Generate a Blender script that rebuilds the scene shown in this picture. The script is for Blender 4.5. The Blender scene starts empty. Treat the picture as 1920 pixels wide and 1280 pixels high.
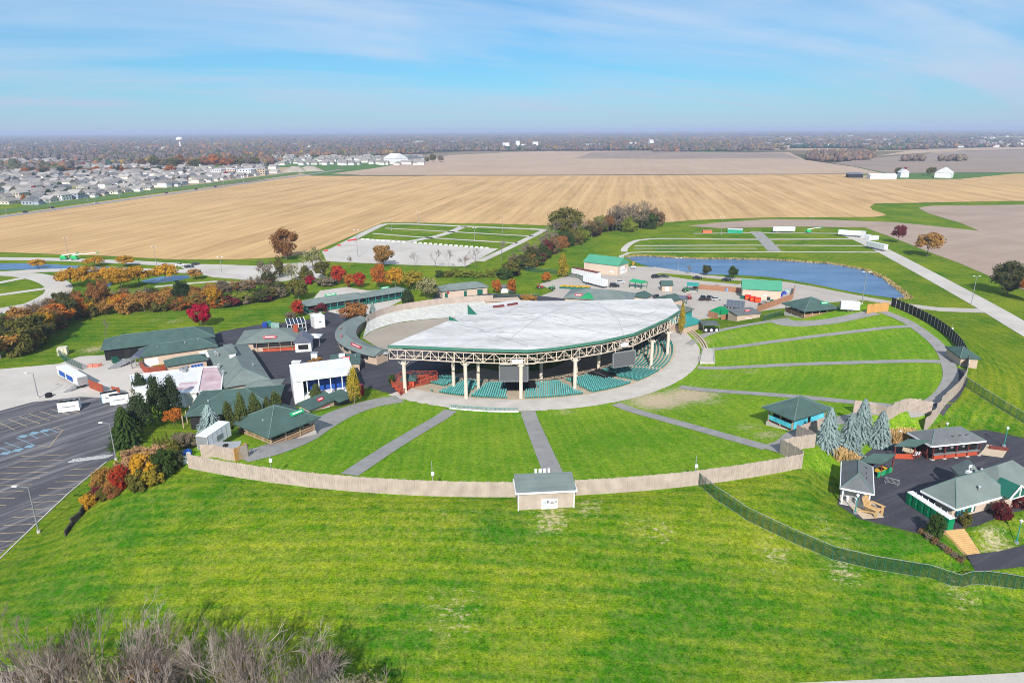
import bpy, math, random
import numpy as np
from mathutils import Vector, Matrix
random.seed(7); rng = np.random.default_rng(11)
scene = bpy.context.scene
COL = scene.collection
R = math.radians

# ---------------------------------------------------------------- camera
H = 70.0; PITCH = math.atan((640 - 244) / 1280.0); ROLL = R(0.3); F = 1280.0
cam_d = bpy.data.cameras.new("camera"); cam = bpy.data.objects.new("camera", cam_d); COL.objects.link(cam)
cam.matrix_world = Matrix.Translation((0, 0, H)) @ Matrix.Rotation(math.pi / 2 - PITCH, 4, 'X') @ Matrix.Rotation(-ROLL, 4, 'Z')
cam_d.sensor_width = 36; cam_d.lens = 24; cam_d.clip_start = 1; cam_d.clip_end = 60000
scene.camera = cam

# ---------------------------------------------------------------- sky and sun
SUN_EL, SUN_AZ = 35.0, 2.5
sd = Vector((math.sin(R(SUN_AZ)) * math.cos(R(SUN_EL)), math.cos(R(SUN_AZ)) * math.cos(R(SUN_EL)), -math.sin(R(SUN_EL))))
sun_d = bpy.data.lights.new("sun", 'SUN'); sun = bpy.data.objects.new("sun", sun_d); COL.objects.link(sun)
sun_d.energy = 4.9; sun_d.angle = R(0.53); sun_d.color = (1.0, 0.95, 0.88)
sun.rotation_euler = sd.to_track_quat('-Z', 'Y').to_euler(); sun.location = (0, -50, 120)
world = bpy.data.worlds.new("World"); scene.world = world; world.use_nodes = True
wt = world.node_tree; wt.nodes.clear()

class NT:
    """tiny node-graph helper"""
    def __init__(s, tree): s.t = tree
    def n(s, typ, ins=None, **kw):
        nd = s.t.nodes.new(typ)
        for k, v in kw.items(): setattr(nd, k, v)
        if ins:
            for k, v in ins.items():
                sk = nd.inputs[k]
                if isinstance(v, bpy.types.NodeSocket): s.t.links.new(v, sk)
                elif isinstance(v, (tuple, list)) and sk.type == 'RGBA' and len(v) == 3: sk.default_value = (*v, 1)
                else: sk.default_value = v
        return nd
    def math(s, op, a, b=0.0, c=0.0, clamp=False):
        nd = s.n('ShaderNodeMath', {0: a, 1: b, 2: c}, operation=op); nd.use_clamp = clamp; return nd.outputs[0]
    def ramp(s, val, lo, hi, a=0.0, b=1.0):
        return s.n('ShaderNodeMapRange', {'Value': val, 'From Min': lo, 'From Max': hi, 'To Min': a, 'To Max': b}).outputs[0]
    def mix(s, f, a, b, mode='MIX'):
        nd = s.n('ShaderNodeMix', data_type='RGBA', blend_type=mode)
        for i, v in ((0, f), (6, a), (7, b)):
            sk = nd.inputs[i]
            if isinstance(v, bpy.types.NodeSocket): s.t.links.new(v, sk)
            else: sk.default_value = (*v, 1) if isinstance(v, (tuple, list)) and len(v) == 3 else v
        return nd.outputs[2]
    def noise(s, vec, scale, detail=3, rough=.55, dist=0.0):
        ins = {'Scale': scale, 'Detail': detail, 'Roughness': rough, 'Distortion': dist}
        if vec is not None: ins['Vector'] = vec
        return s.n('ShaderNodeTexNoise', ins).outputs[0]
    def pos(s): return s.n('ShaderNodeNewGeometry').outputs['Position']
    def scale(s, vec, v):
        return s.n('ShaderNodeVectorMath', {0: vec, 1: v}, operation='MULTIPLY').outputs[0]

w = NT(wt)
sky = w.n('ShaderNodeTexSky', sky_type='NISHITA', sun_disc=False)
sky.sun_elevation = R(SUN_EL); sky.sun_rotation = R(180 + SUN_AZ); sky.altitude = 250; sky.air_density = 1.0; sky.dust_density = 0.3; sky.ozone_density = 1.6
tc = w.n('ShaderNodeTexCoord').outputs['Generated']
sep = w.n('ShaderNodeSeparateXYZ', {0: tc})
zz = w.math('ADD', w.math('MAXIMUM', sep.outputs[2], 0.0), 0.16)
cx = w.math('DIVIDE', sep.outputs[0], zz); cy = w.math('DIVIDE', sep.outputs[1], zz)
rot = R(24)
ax = w.math('ADD', w.math('MULTIPLY', cx, math.cos(rot)), w.math('MULTIPLY', cy, math.sin(rot)))
ay = w.math('SUBTRACT', w.math('MULTIPLY', cy, math.cos(rot)), w.math('MULTIPLY', cx, math.sin(rot)))
cv = w.n('ShaderNodeCombineXYZ', {0: w.math('MULTIPLY', ax, .42), 1: w.math('MULTIPLY', ay, 1.0), 2: 3.7}).outputs[0]
c1 = w.noise(cv, 0.95, 7, .55, .7)
cv2 = w.n('ShaderNodeCombineXYZ', {0: w.math('MULTIPLY', ax, .16), 1: ay, 2: 9.1}).outputs[0]
c2 = w.noise(cv2, 2.2, 6, .58, .5)
cl = w.math('ADD', w.math('MULTIPLY', c1, .7), w.math('MULTIPLY', c2, .3))
cloud = w.ramp(cl, 0.40, 0.64)
low = w.ramp(sep.outputs[2], 0.0, 0.12, 1.0, 0.0)
cloud = w.math('MULTIPLY', cloud, 0.62, clamp=True)
cloud = w.math('ADD', cloud, 0.24)
cloud = w.math('MAXIMUM', cloud, w.math('MULTIPLY', w.math('POWER', low, 1.5), 0.80), clamp=True)
hs = w.n('ShaderNodeHueSaturation', {'Hue': 0.5, 'Saturation': 1.08, 'Value': 1.0, 'Color': w.mix(1.0, sky.outputs[0], (.29, .67, .95), 'MULTIPLY')}).outputs[0]
ccol = w.mix(low, (5.4, 6.4, 7.7), (4.2, 4.85, 6.7))
skyc = w.mix(cloud, hs, ccol)
bg = w.n('ShaderNodeBackground', {'Color': skyc, 'Strength': 0.098})
wo = w.n('ShaderNodeOutputWorld', {'Surface': bg.outputs[0]})
scene.view_settings.view_transform = 'Standard'; scene.view_settings.look = 'None'
scene.view_settings.exposure = 0.25; scene.view_settings.gamma = 1.0; scene.view_settings.use_curve_mapping = False
scene.cycles.max_bounces = 5; scene.cycles.diffuse_bounces = 2; scene.cycles.glossy_bounces = 2; scene.cycles.transparent_max_bounces = 12
scene.cycles.volume_bounces = 0; scene.cycles.use_denoising = True; scene.cycles.pixel_filter_type = 'BLACKMAN_HARRIS'; scene.cycles.filter_width = 0.95

# ---------------------------------------------------------------- shape of the land
CX, CY = 1.4, 225.0
RIM = 10.6
LC = (-2.2, 268.9, 165.1); RC = (29.1, 221.8, 104.5)
def sstep(a, b, x):
    t = np.clip((x - a) / (b - a), 0, 1); return t * t * (3 - 2 * t)
def smin(a, b, k):
    h = np.clip(.5 + .5 * (b - a) / k, 0, 1); return b + (a - b) * h - k * h * (1 - h)
def circ_r(a, c):
    dx, dy = np.sin(np.radians(a)), -np.cos(np.radians(a))
    ox, oy = CX - c[0], CY - c[1]
    b = ox * dx + oy * dy
    return -b + np.sqrt(np.maximum(b * b - (ox * ox + oy * oy - c[2] ** 2), 0))
def rim_r(a):
    t = sstep(28, 43, a); a1 = np.clip(a, -60, 40); a2 = np.clip(a, 30, 120)
    return circ_r(a1, LC) * (1 - t) + circ_r(a2, RC) * t
def poly_sd(x, y, P):
    """signed distance to polygon, negative inside"""
    d = np.full(np.shape(x), 1e9); ins = np.zeros(np.shape(x), bool)
    n = len(P)
    for i in range(n):
        x0, y0 = P[i]; x1, y1 = P[(i + 1) % n]
        ex, ey = x1 - x0, y1 - y0
        t = np.clip(((x - x0) * ex + (y - y0) * ey) / (ex * ex + ey * ey), 0, 1)
        d = np.minimum(d, np.hypot(x - x0 - ex * t, y - y0 - ey * t))
        c = ((y0 > y) != (y1 > y)) & (x < (x1 - x0) * (y - y0) / (y1 - y0 + 1e-12) + x0)
        ins ^= c
    return np.where(ins, -d, d)
def ray(u, v):
    x = (u - 960) / F; y = (640 - v) / F
    xr = x * math.cos(ROLL) + y * math.sin(ROLL); yr = -x * math.sin(ROLL) + y * math.cos(ROLL)
    return (xr, math.cos(PITCH) + yr * math.sin(PITCH), -math.sin(PITCH) + yr * math.cos(PITCH))
def Z(u, v, z=0.0):
    d = ray(u, v); t = (z - H) / d[2]; return Vector((d[0] * t, d[1] * t, z))
def xy(p): return (p[0], p[1])
PLZ, PTH = 6.5, 4.3
PLAZA = [xy(Z(u, v, PLZ)) for u, v in [(1570, 945), (1578, 905), (1600, 868), (1640, 838), (1700, 812), (1850, 806), (1960, 830), (2060, 870), (2080, 960), (1960, 950), (1890, 962), (1835, 985), (1795, 992), (1740, 1005), (1690, 992), (1610, 972)]]
LOWER = [xy(Z(u, v, PTH)) for u, v in [(1812, 1040), (1870, 1034), (1960, 1012), (2070, 990), (2080, 1045), (1920, 1062), (1830, 1072)]]
_STAIR = (Z(1770, 994, PLZ), Z(1807, 990, PLZ), Z(1813, 1040, PTH), Z(1838, 1036, PTH))
def hz(x, y):
    x = np.asarray(x, float); y = np.asarray(y, float)
    dx, dy = x - CX, y - CY; r = np.hypot(dx, dy); a = np.degrees(np.arctan2(dx, -dy))
    cone = .174 * r - 10.8
    z = -smin(-cone, 0.0, 1.6)
    z = smin(z, RIM, 1.2)
    rf = rim_r(a)
    z = smin(z, RIM - (r - rf - 2.2) / 3.0, 2.0)
    z = -smin(-z, 0.0, 2.0)
    z = z * sstep(-47, -32.8, a) * (1 - sstep(93, 113, a))
    z = z * np.where(a < 0, sstep(-90.5, -66, x), 1.0)
    z = np.where(r < 62, np.minimum(z, .5), z)
    for P, h, wd in ((PLAZA, PLZ, 7.0), (LOWER, PTH, 3.0)):
        near = (x > 40) & (x < 190) & (y > 70) & (y < 190)
        if np.any(near):
            sdist = poly_sd(x, y, P); m = 1 - sstep(.8, wd, sdist); m = np.where(near, m, 0)
            z = z * (1 - m) + h * m
    if _STAIR is not None:
        A_, B_, C_, D_ = _STAIR; near = (x > 40) & (x < 190) & (y > 70) & (y < 190)
        if np.any(near):
            top, bot = (A_ + B_) / 2, (C_ + D_) / 2; ax = top - bot; L2 = ax.x ** 2 + ax.y ** 2
            t = np.clip(((x - bot.x) * ax.x + (y - bot.y) * ax.y) / L2, 0, 1); sdist = poly_sd(x, y, [xy(A_), xy(B_), xy(D_), xy(C_)]); m = np.where(near, 1 - sstep(.4, 2.2, sdist), 0)
            z = z * (1 - m) + np.minimum(z, PTH + (PLZ - PTH) * t - .45) * m
    bowl = np.maximum(54.0 - r, 0) * .12 * (1 - sstep(208, 226, y)) * sstep(-44, -37, a)
    return z - bowl
def hz1(x, y): return float(hz(np.array([x]), np.array([y]))[0])
_T = np.concatenate([np.linspace(40, 420, 1500), np.geomspace(420.5, 60000, 500)])
def G(u, v, dz=0.0):
    """the point of the land seen at a place of the photograph"""
    d = ray(u, v)
    X, Y, ZZ = d[0] * _T, d[1] * _T, H + d[2] * _T
    below = ZZ <= hz(X, Y) + dz
    i = int(np.argmax(below)) if below.any() else len(_T) - 1
    lo, hi = _T[max(i - 1, 0)], _T[i]
    for _ in range(18):
        m = (lo + hi) / 2
        if H + d[2] * m <= hz1(d[0] * m, d[1] * m) + dz: hi = m
        else: lo = m
    return Vector((d[0] * hi, d[1] * hi, H + d[2] * hi))
def pxm(p):
    """pixels (of 1920) per metre at a point"""
    return F / (p.y * math.cos(PITCH) + (H - p.z) * math.sin(PITCH))
def proj(p):
    Y, Zr = p[1], p[2] - H
    zc = Y * math.cos(PITCH) - Zr * math.sin(PITCH); yc = Y * math.sin(PITCH) + Zr * math.cos(PITCH)
    return 960 + F * p[0] / zc, 640 - F * yc / zc

# ---------------------------------------------------------------- materials
MATS = {}
def mat(name, col, rough=.8, var=.18, scale=.6, fine=6.0, metal=0.0, bump=0.0, spec=.3, stretch=(1, 1, 1), col2=None, lines=None, emit=None):
    if name in MATS: return MATS[name]
    m = bpy.data.materials.new(name); m.use_nodes = True; t = m.node_tree; t.nodes.clear(); k = NT(t)
    p = k.scale(k.pos(), stretch)
    a = k.noise(p, scale, 4, .6); b = k.noise(p, fine, 2, .6)
    f = k.math('ADD', k.math('MULTIPLY', a, .65), k.math('MULTIPLY', b, .35))
    f = k.ramp(f, .32, .68)
    lo = tuple(c * (1 - var) for c in col); hi = col2 if col2 else tuple(min(1, c * (1 + var)) for c in col)
    c = k.mix(f, lo, hi)
    if lines:                                        # thin board or seam joints: (axis, period, darkness, width)
        axis, per, dark, wd = lines
        tc = k.n('ShaderNodeTexCoord').outputs['Object']; sp = k.n('ShaderNodeSeparateXYZ', {0: tc})
        fr = k.math('FRACT', k.math('DIVIDE', k.math('ADD', sp.outputs[axis], 500.0), per))
        c = k.mix(k.math('MULTIPLY', k.math('LESS_THAN', fr, wd), dark), c, tuple(x * .35 for x in col))
    ins = {'Base Color': c, 'Roughness': rough, 'Metallic': metal, 'Specular IOR Level': spec}
    bs = k.n('ShaderNodeBsdfPrincipled', ins)
    if bump:
        bp = k.n('ShaderNodeBump', {'Strength': bump, 'Distance': .1, 'Height': b}); t.links.new(bp.outputs[0], bs.inputs['Normal'])
    k.n('ShaderNodeOutputMaterial', {'Surface': bs.outputs[0]})
    MATS[name] = m; return m
def leafmat(name, translucent=.25, contrast=.35):
    """foliage: the colour comes from the object, varied leaf clump by leaf clump"""
    if name in MATS: return MATS[name]
    m = bpy.data.materials.new(name); m.use_nodes = True; t = m.node_tree; t.nodes.clear(); k = NT(t)
    oi = k.n('ShaderNodeObjectInfo'); p = k.pos()
    a = k.noise(p, .55, 2, .5); b = k.noise(p, 2.3, 2, .6)
    f = k.ramp(k.math('ADD', k.math('MULTIPLY', a, .6), k.math('MULTIPLY', b, .4)), .33, .67, 1 - contrast, 1 + contrast)
    hue = k.ramp(b, .3, .7, .482, .518)
    c = k.n('ShaderNodeHueSaturation', {'Hue': hue, 'Saturation': 1.0, 'Value': f, 'Color': oi.outputs['Color']}).outputs[0]
    d = k.n('ShaderNodeBsdfDiffuse', {'Color': c, 'Roughness': .6}); tr = k.n('ShaderNodeBsdfTranslucent', {'Color': c})
    mx = k.n('ShaderNodeMixShader', {0: translucent, 1: d.outputs[0], 2: tr.outputs[0]})
    k.n('ShaderNodeOutputMaterial', {'Surface': mx.outputs[0]})
    MATS[name] = m; return m
def objcolmat(name, rough=.4, metal=0.0, var=.06, spec=.5):
    if name in MATS: return MATS[name]
    m = bpy.data.materials.new(name); m.use_nodes = True; t = m.node_tree; t.nodes.clear(); k = NT(t)
    oi = k.n('ShaderNodeObjectInfo'); a = k.noise(k.pos(), 1.1, 4, .6)
    c = k.n('ShaderNodeHueSaturation', {'Value': k.ramp(a, .3, .7, 1 - var, 1 + var), 'Color': oi.outputs['Color']}).outputs[0]
    bs = k.n('ShaderNodeBsdfPrincipled', {'Base Color': c, 'Roughness': rough, 'Metallic': metal, 'Specular IOR Level': spec})
    k.n('ShaderNodeOutputMaterial', {'Surface': bs.outputs[0]}); MATS[name] = m; return m

M = dict(
    shingle=mat('green_shingle', (.060, .108, .096), .9, .22, .35, 9, bump=.2, lines=(2, .22, .16, .18)),
    shingle_grey=mat('grey_green_shingle', (.165, .200, .188), .9, .2, .3, 9, bump=.2, lines=(2, .22, .14, .18)),
    shingle_dark=mat('grey_shingle', (.135, .145, .15), .9, .2, .4, 9, bump=.2, lines=(2, .22, .14, .18)),
    ridge=mat('ridge_cap', (.13, .20, .18), .85, .15),
    metal_green=mat('green_metal_roof', (.075, .31, .19), .55, .08, .2, lines=(0, .9, .35, .07)),
    teal=mat('teal_metal', (.03, .27, .24), .5, .1),
    green=mat('green_paint', (.02, .32, .13), .5, .12),
    dkgreen=mat('dark_green_paint', (.015, .12, .085), .5, .1),
    membrane=mat('white_membrane', (.60, .58, .555), .7, .34, .10, .8, stretch=(.45, 1.5, 1), col2=(.73, .71, .685)),
    seam=mat('membrane_seam', (.34, .35, .37), .8, .3, .5),
    whiteroof=mat('white_roofing', (.66, .66, .68), .7, .12, .25),
    pinkroof=mat('pink_roofing', (.52, .28, .31), .75, .3, .22, col2=(.66, .56, .58)),
    tan=mat('tan_siding', (.58, .44, .33), .75, .08, .4, lines=(2, .25, .18, .12)),
    cream=mat('cream_siding', (.58, .46, .36), .7, .06, .4, lines=(0, .6, .15, .06)),
    buff=mat('buff_block', (.50, .38, .29), .8, .1, .8, lines=(2, .4, .2, .08)),
    fence=mat('weathered_fence_wood', (.46, .375, .315), .85, .2, .5, 7, bump=.2, lines=(0, .1846, .45, .16)),
    fence_or=mat('orange_fence_wood', (.55, .29, .09), .8, .2, .8),
    fence_red=mat('cedar_fence_wood', (.36, .175, .10), .8, .2, .8),
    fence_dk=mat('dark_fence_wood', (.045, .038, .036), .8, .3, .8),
    deckwood=mat('deck_wood', (.34, .20, .12), .8, .25, 1.0, lines=(2, .3, .4, .12)),
    post=mat('timber_post', (.40, .29, .20), .8, .2),
    redpaint=mat('red_orange_paint', (.44, .075, .035), .6, .14),
    rust=mat('rust_red_paint', (.33, .07, .035), .65, .2),
    maroon=mat('maroon_paint', (.16, .035, .03), .6, .2),
    steel=mat('cream_steel', (.60, .50, .41), .6, .12, .8),
    column=mat('cream_column', (.66, .57, .47), .75, .1, .5),
    conc=mat('concrete', (.50, .46, .41), .85, .16, .25, 3),
    conc_tan=mat('tan_concrete', (.52, .42, .30), .85, .16, .4, 3),
    path=mat('path_asphalt', (.265, .255, .25), .9, .12, .3, 3),
    black=mat('black_paint', (.012, .012, .014), .6, .3),
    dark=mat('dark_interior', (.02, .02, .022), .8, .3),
    screen=mat('screen_panel', (.105, .11, .12), .5, .06, lines=(2, .5, .3, .05)),
    white=mat('white_paint', (.74, .74, .74), .5, .05),
    whitemetal=mat('white_sheet_metal', (.74, .75, .76), .45, .05, lines=(0, .8, .12, .06)),
    grey=mat('grey_metal', (.26, .27, .28), .5, .12, metal=.2),
    galv=mat('galvanised_metal', (.42, .43, .44), .45, .12, metal=.5),
    tyre=mat('rubber', (.015, .015, .016), .85, .2),
    glass=mat('dark_glass', (.012, .016, .022), .12, .1, spec=.7),
    seat=mat('seat_plastic', (.05, .275, .26), .5, .35, 1.5, 4.0),
    seat_rim_lit=mat('seat_rim_lit', (.27, .53, .52), .5, .3, 1.5, 4.0),  # paler tone paints the light caught on seat-back tops
    blue=mat('blue_paint', (.012, .075, .34), .6, .15),
    cyan=mat('cyan_mural', (.02, .42, .62), .6, .3, .35, 1.6, col2=(.16, .66, .78)),
    red=mat('red_sign', (.50, .025, .035), .5, .1),
    yellow=mat('yellow_paint', (.62, .36, .02), .5, .12),
    line_y=mat('yellow_road_line', (.44, .34, .20), .8, .25, 1.2),
    line_w=mat('white_road_line', (.62, .62, .60), .8, .25, 1.2),
    line_b=mat('blue_road_line', (.20, .32, .40), .8, .25, 1.2),
    lumber=mat('pale_lumber', (.56, .36, .16), .7, .2),
    bark=mat('bark', (.17, .135, .105), .9, .3, 1.2, bump=.4),
    twig=mat('pale_twig', (.33, .275, .23), .9, .5, .5),
    twig_dk=mat('brown_twig', (.20, .155, .13), .9, .3, .5),
    reed=mat('reeds', (.33, .25, .10), .9, .3, .15, 1.0),
    straw=mat('straw_grass', (.60, .40, .17), .9, .25, 1.0),
    solar=mat('slate_sheet', (.12, .13, .17), .4, .1, lines=(0, .9, .3, .06)),
    leaf=leafmat('leaves'), needle=leafmat('needles', .12, .3), paint=objcolmat('vehicle_paint', .3), flatpaint=objcolmat('plain_paint', .75, 0, .1, .2),
)

# ---------------------------------------------------------------- mesh helpers
class MB:
    def __init__(s): s.v = []; s.f = []; s.m = []
    def add(s, vs, fs, mi=0):
        o = len(s.v); s.v += [tuple(p) for p in vs]; s.f += [tuple(i + o for i in f) for f in fs]; s.m += [mi] * len(fs); return s
    def box(s, c, d, rz=0.0, mi=0, taper=1.0):
        hx, hy, hh = d[0] / 2, d[1] / 2, d[2] / 2; ca, sa = math.cos(rz), math.sin(rz); vs = []
        for z_, t in ((-hh, 1.0), (hh, taper)):
            for sx, sy in ((-1, -1), (1, -1), (1, 1), (-1, 1)):
                x_, y_ = sx * hx * t, sy * hy * t; vs.append((c[0] + x_ * ca - y_ * sa, c[1] + x_ * sa + y_ * ca, c[2] + z_))
        return s.add(vs, [(3, 2, 1, 0), (4, 5, 6, 7), (0, 1, 5, 4), (1, 2, 6, 5), (2, 3, 7, 6), (3, 0, 4, 7)], mi)
    def bar(s, a, b, wd, mi=0, n=4, w2=None):
        a, b = Vector(a), Vector(b); d = b - a
        if d.length < 1e-6: return s
        d.normalize(); up = Vector((0, 0, 1)) if abs(d.z) < .95 else Vector((1, 0, 0)); x_ = d.cross(up).normalized(); y_ = d.cross(x_)
        w2 = wd if w2 is None else w2; vs = []
        for p, ww in ((a, wd), (b, w2)):
            for i in range(n):
                t = 2 * math.pi * (i + .5) / n; vs.append(p + x_ * (math.cos(t) * ww * .707) + y_ * (math.sin(t) * ww * .707))
        fs = [(i, (i + 1) % n, n + (i + 1) % n, n + i) for i in range(n)] + [tuple(range(n))[::-1], tuple(range(n, 2 * n))]
        return s.add(vs, fs, mi)
    def cyl(s, c, r, h, n=12, mi=0, axis='z', r2=None):
        e = {'z': (0, 0, h), 'x': (h, 0, 0), 'y': (0, h, 0)}[axis]; k = 1 / .707
        return s.bar(c, Vector(c) + Vector(e), r * k, mi, n, None if r2 is None else r2 * k)
    def prism(s, poly, z0, z1, mi=0):
        n = len(poly); ar = sum(poly[i][0] * poly[(i + 1) % n][1] - poly[(i + 1) % n][0] * poly[i][1] for i in range(n))
        if ar < 0: poly = poly[::-1]
        vs = [(p[0], p[1], z0) for p in poly] + [(p[0], p[1], z1) for p in poly]
        return s.add(vs, [tuple(range(n))[::-1], tuple(range(n, 2 * n))] + [(i, (i + 1) % n, n + (i + 1) % n, n + i) for i in range(n)], mi)
    def profile(s, pts, y0, y1, mi=0):
        """an outline in x-z pushed along y"""
        n = len(pts); ar = sum(pts[i][0] * pts[(i + 1) % n][1] - pts[(i + 1) % n][0] * pts[i][1] for i in range(n))
        if ar < 0: pts = pts[::-1]
        vs = [(p[0], y0, p[1]) for p in pts] + [(p[0], y1, p[1]) for p in pts]
        return s.add(vs, [tuple(range(n)), tuple(range(n, 2 * n))[::-1]] + [(i, n + i, n + (i + 1) % n, (i + 1) % n) for i in range(n)], mi)
    def mesh(s, name, mats, smooth=False):
        me = bpy.data.meshes.new(name); me.from_pydata(s.v, [], s.f)
        ml = mats if isinstance(mats, (list, tuple)) else [mats]
        for m_ in ml: me.materials.append(m_)
        if len(ml) > 1: me.polygons.foreach_set('material_index', s.m)
        if smooth: me.polygons.foreach_set('use_smooth', [True] * len(s.f))
        me.update(); return me
def quads_mesh(name, V, m, Fc=None, smooth=False):
    """numpy quads (n,4,3) or verts+faces to mesh"""
    me = bpy.data.meshes.new(name)
    if Fc is None:
        n = V.shape[0]; V = V.reshape(-1, 3); k = 4; Fc = np.arange(n * 4, dtype=np.int32)
        nf = n
    else:
        nf, k = Fc.shape; Fc = Fc.astype(np.int32).ravel()
    me.vertices.add(len(V)); me.vertices.foreach_set('co', V.astype(np.float32).ravel())
    me.loops.add(nf * k); me.loops.foreach_set('vertex_index', Fc)
    me.polygons.add(nf); me.polygons.foreach_set('loop_start', np.arange(nf, dtype=np.int32) * k); me.polygons.foreach_set('loop_total', np.full(nf, k, np.int32))
    if smooth: me.polygons.foreach_set('use_smooth', np.ones(nf, bool))
    me.materials.append(m); me.update(calc_edges=True); return me
def obj(name, me, parent=None, loc=(0, 0, 0), rz=0.0, sc=None, color=None):
    o = bpy.data.objects.new(name, me); COL.objects.link(o); o.location = loc; o.rotation_euler = (0, 0, rz)
    if sc is not None: o.scale = sc
    if parent: o.parent = parent
    if color: o.color = (*color, 1)
    return o
def thing(name, label, cat, loc=(0, 0, 0), rz=0.0, group=None, me=None):
    o = obj(name, me, None, loc, rz); o['label'] = label; o['category'] = cat
    if group: o['group'] = group
    return o
def part(name, mb, m, parent, label=None, smooth=False, color=None):
    o = obj(name, mb.mesh(name, m, smooth), parent, color=color)
    if label: o['label'] = label
    return o
def struct(name, me, label=None, kind='structure'):
    o = obj(name, me); o['kind'] = kind
    if label: o['label'] = label
    return o
def copy_tree(o, parent=None):
    c = o.copy(); COL.objects.link(c)
    if parent is not None: c.parent = parent
    for ch in o.children: copy_tree(ch, c)
    return c
ORD = ['first', 'second', 'third', 'fourth', 'fifth', 'sixth', 'seventh', 'eighth', 'ninth', 'tenth', 'eleventh', 'twelfth', 'thirteenth', 'fourteenth', 'fifteenth', 'sixteenth', 'seventeenth', 'eighteenth', 'nineteenth', 'twentieth']
def ordw(i):
    if i < 20: return ORD[i]
    t = ['twenty', 'thirty', 'forty', 'fifty', 'sixty', 'seventy', 'eighty', 'ninety'][(i + 1) // 10 - 2]; r_ = (i + 1) % 10
    return (t[:-1] + 'ieth') if r_ == 0 else t + '-' + ORD[r_ - 1]
def resample(P, step):
    P = [Vector(p) for p in P]; out = []
    n = len(P)
    for i in range(n - 1):                            # Catmull-Rom
        p0, p1, p2, p3 = P[max(i - 1, 0)], P[i], P[i + 1], P[min(i + 2, n - 1)]
        k = max(1, int((p2 - p1).length / step))
        for j in range(k):
            t = j / k
            out.append(.5 * ((2 * p1) + (p2 - p0) * t + (2 * p0 - 5 * p1 + 4 * p2 - p3) * t * t + (3 * p1 - p0 - 3 * p2 + p3) * t ** 3))
    out.append(P[-1]); return out
def strip_me(name, pts, width, m, dz, step=3.0, smooth_path=True, w2=None, cross=3):
    pts = [Vector((p[0], p[1])) for p in pts]
    if smooth_path: pts = resample(pts, step)
    n = len(pts); L, Rr = [], []
    V = np.zeros((n, cross, 3))
    for i, p in enumerate(pts):
        d = pts[min(i + 1, n - 1)] - pts[max(i - 1, 0)]; d.normalize(); nx, ny = -d.y, d.x
        ww = width if w2 is None else width + (w2 - width) * i / (n - 1)
        for j in range(cross):
            o_ = (j / (cross - 1) - .5) * ww; V[i, j, 0] = p.x + nx * o_; V[i, j, 1] = p.y + ny * o_
    V[:, :, 2] = hz(V[:, :, 0], V[:, :, 1]) + dz
    Fc = []
    for i in range(n - 1):
        for j in range(cross - 1):
            a = i * cross + j; Fc.append((a, a + 1, a + cross + 1, a + cross)[::-1])
    return quads_mesh(name, V.reshape(-1, 3), m, np.array(Fc))
def strip(name, px, width, m, dz=.05, label=None, step=3.0, **kw):
    return struct(name, strip_me(name, [G(*p) for p in px], width, m, dz, step, **kw), label)
def sheet(name, px, m, dz=.02, z=0.0, kind='structure', label=None, world=None, smooth=False):
    P = world or [Z(u, v, z) for u, v in px]
    if smooth: P = resample(P + [P[0]], 6.0)[:-1]
    mb = MB(); mb.add([(p[0], p[1], z + dz) for p in P], [tuple(range(len(P)))])
    me = mb.mesh(name, m)
    if me.polygons[0].normal.z < 0: me.flip_normals()
    return struct(name, me, label, kind)

# ================================================================ the ground
def graded(lo, hi, step, far_lo, far_hi, g=1.16):
    a = list(np.arange(lo, hi + .01, step)); s = step
    while a[-1] < far_hi: s = min(s * g, 2500); a.append(a[-1] + s)
    s = step; b = []; c = lo
    while c > far_lo: s = min(s * g, 2500); c -= s; b.append(c)
    return np.array(b[::-1] + a)
xs = graded(-136, 176, 1.5, -27000, 27000); ys = graded(60, 292, 1.5, -900, 33000)
GX, GY = np.meshgrid(xs, ys); GZ = hz(GX, GY)
WEAR = [(1235, 752, 9, .95), (1290, 742, 9, .9), (1200, 748, 6, .7), (1330, 752, 6, .5), (1405, 696, 4, .45), (1345, 705, 7, .35), (1060, 772, 4, .5), (985, 780, 2.5, .6), (880, 778, 4, .35), (1400, 800, 4, .5), (1440, 815, 4, .6),
        (1035, 972, 4.0, .55), (1020, 984, 2.5, .5), (1210, 985, 4, .36), (1240, 995, 4, .38), (1110, 950, 3, .5), (1450, 1040, 4, .42), (1575, 1065, 4, .45), (1560, 1000, 6, .32), (1800, 1115, 4, .42), (1870, 1025, 4, .6), (850, 1150, 6, .35), (835, 960, 14, .25), (870, 1050, 8, .2), (880, 765, 3, .4), (735, 790, 5, .3), (740, 757, 4, .35),
        (1320, 640, 5, .5), (1370, 630, 5, .4), (1470, 690, 3, .4), (175, 655, 6, .6), (325, 603, 5, .45), (290, 600, 4, .4), (330, 672, 3, .3), (150, 672, 5, .5)]
wear = np.zeros_like(GX)
for u, v, rr, s in WEAR:
    p = G(u, v); d2 = ((GX - p.x) ** 2 + (GY - p.y) ** 2) / rr ** 2; wear = np.maximum(wear, s * .8 * np.exp(-d2 * .9))
lush = np.zeros_like(GX)
for u, v, rr in [(1380, 1140, 13), (1600, 1150, 13), (1560, 1060, 7), (90, 1110, 9), (250, 960, 8), (960, 1000, 5), (720, 1190, 8), (1640, 1000, 7), (430, 925, 9), (1180, 1230, 8), (1500, 950, 6), (1750, 760, 8), (1850, 800, 7), (1150, 830, 10), (1500, 720, 12), (1600, 655, 12)]:
    p = G(u, v); lush = np.maximum(lush, np.exp(-((GX - p.x) ** 2 + ((GY - p.y) * 1.3) ** 2) / rr ** 2))
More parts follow.
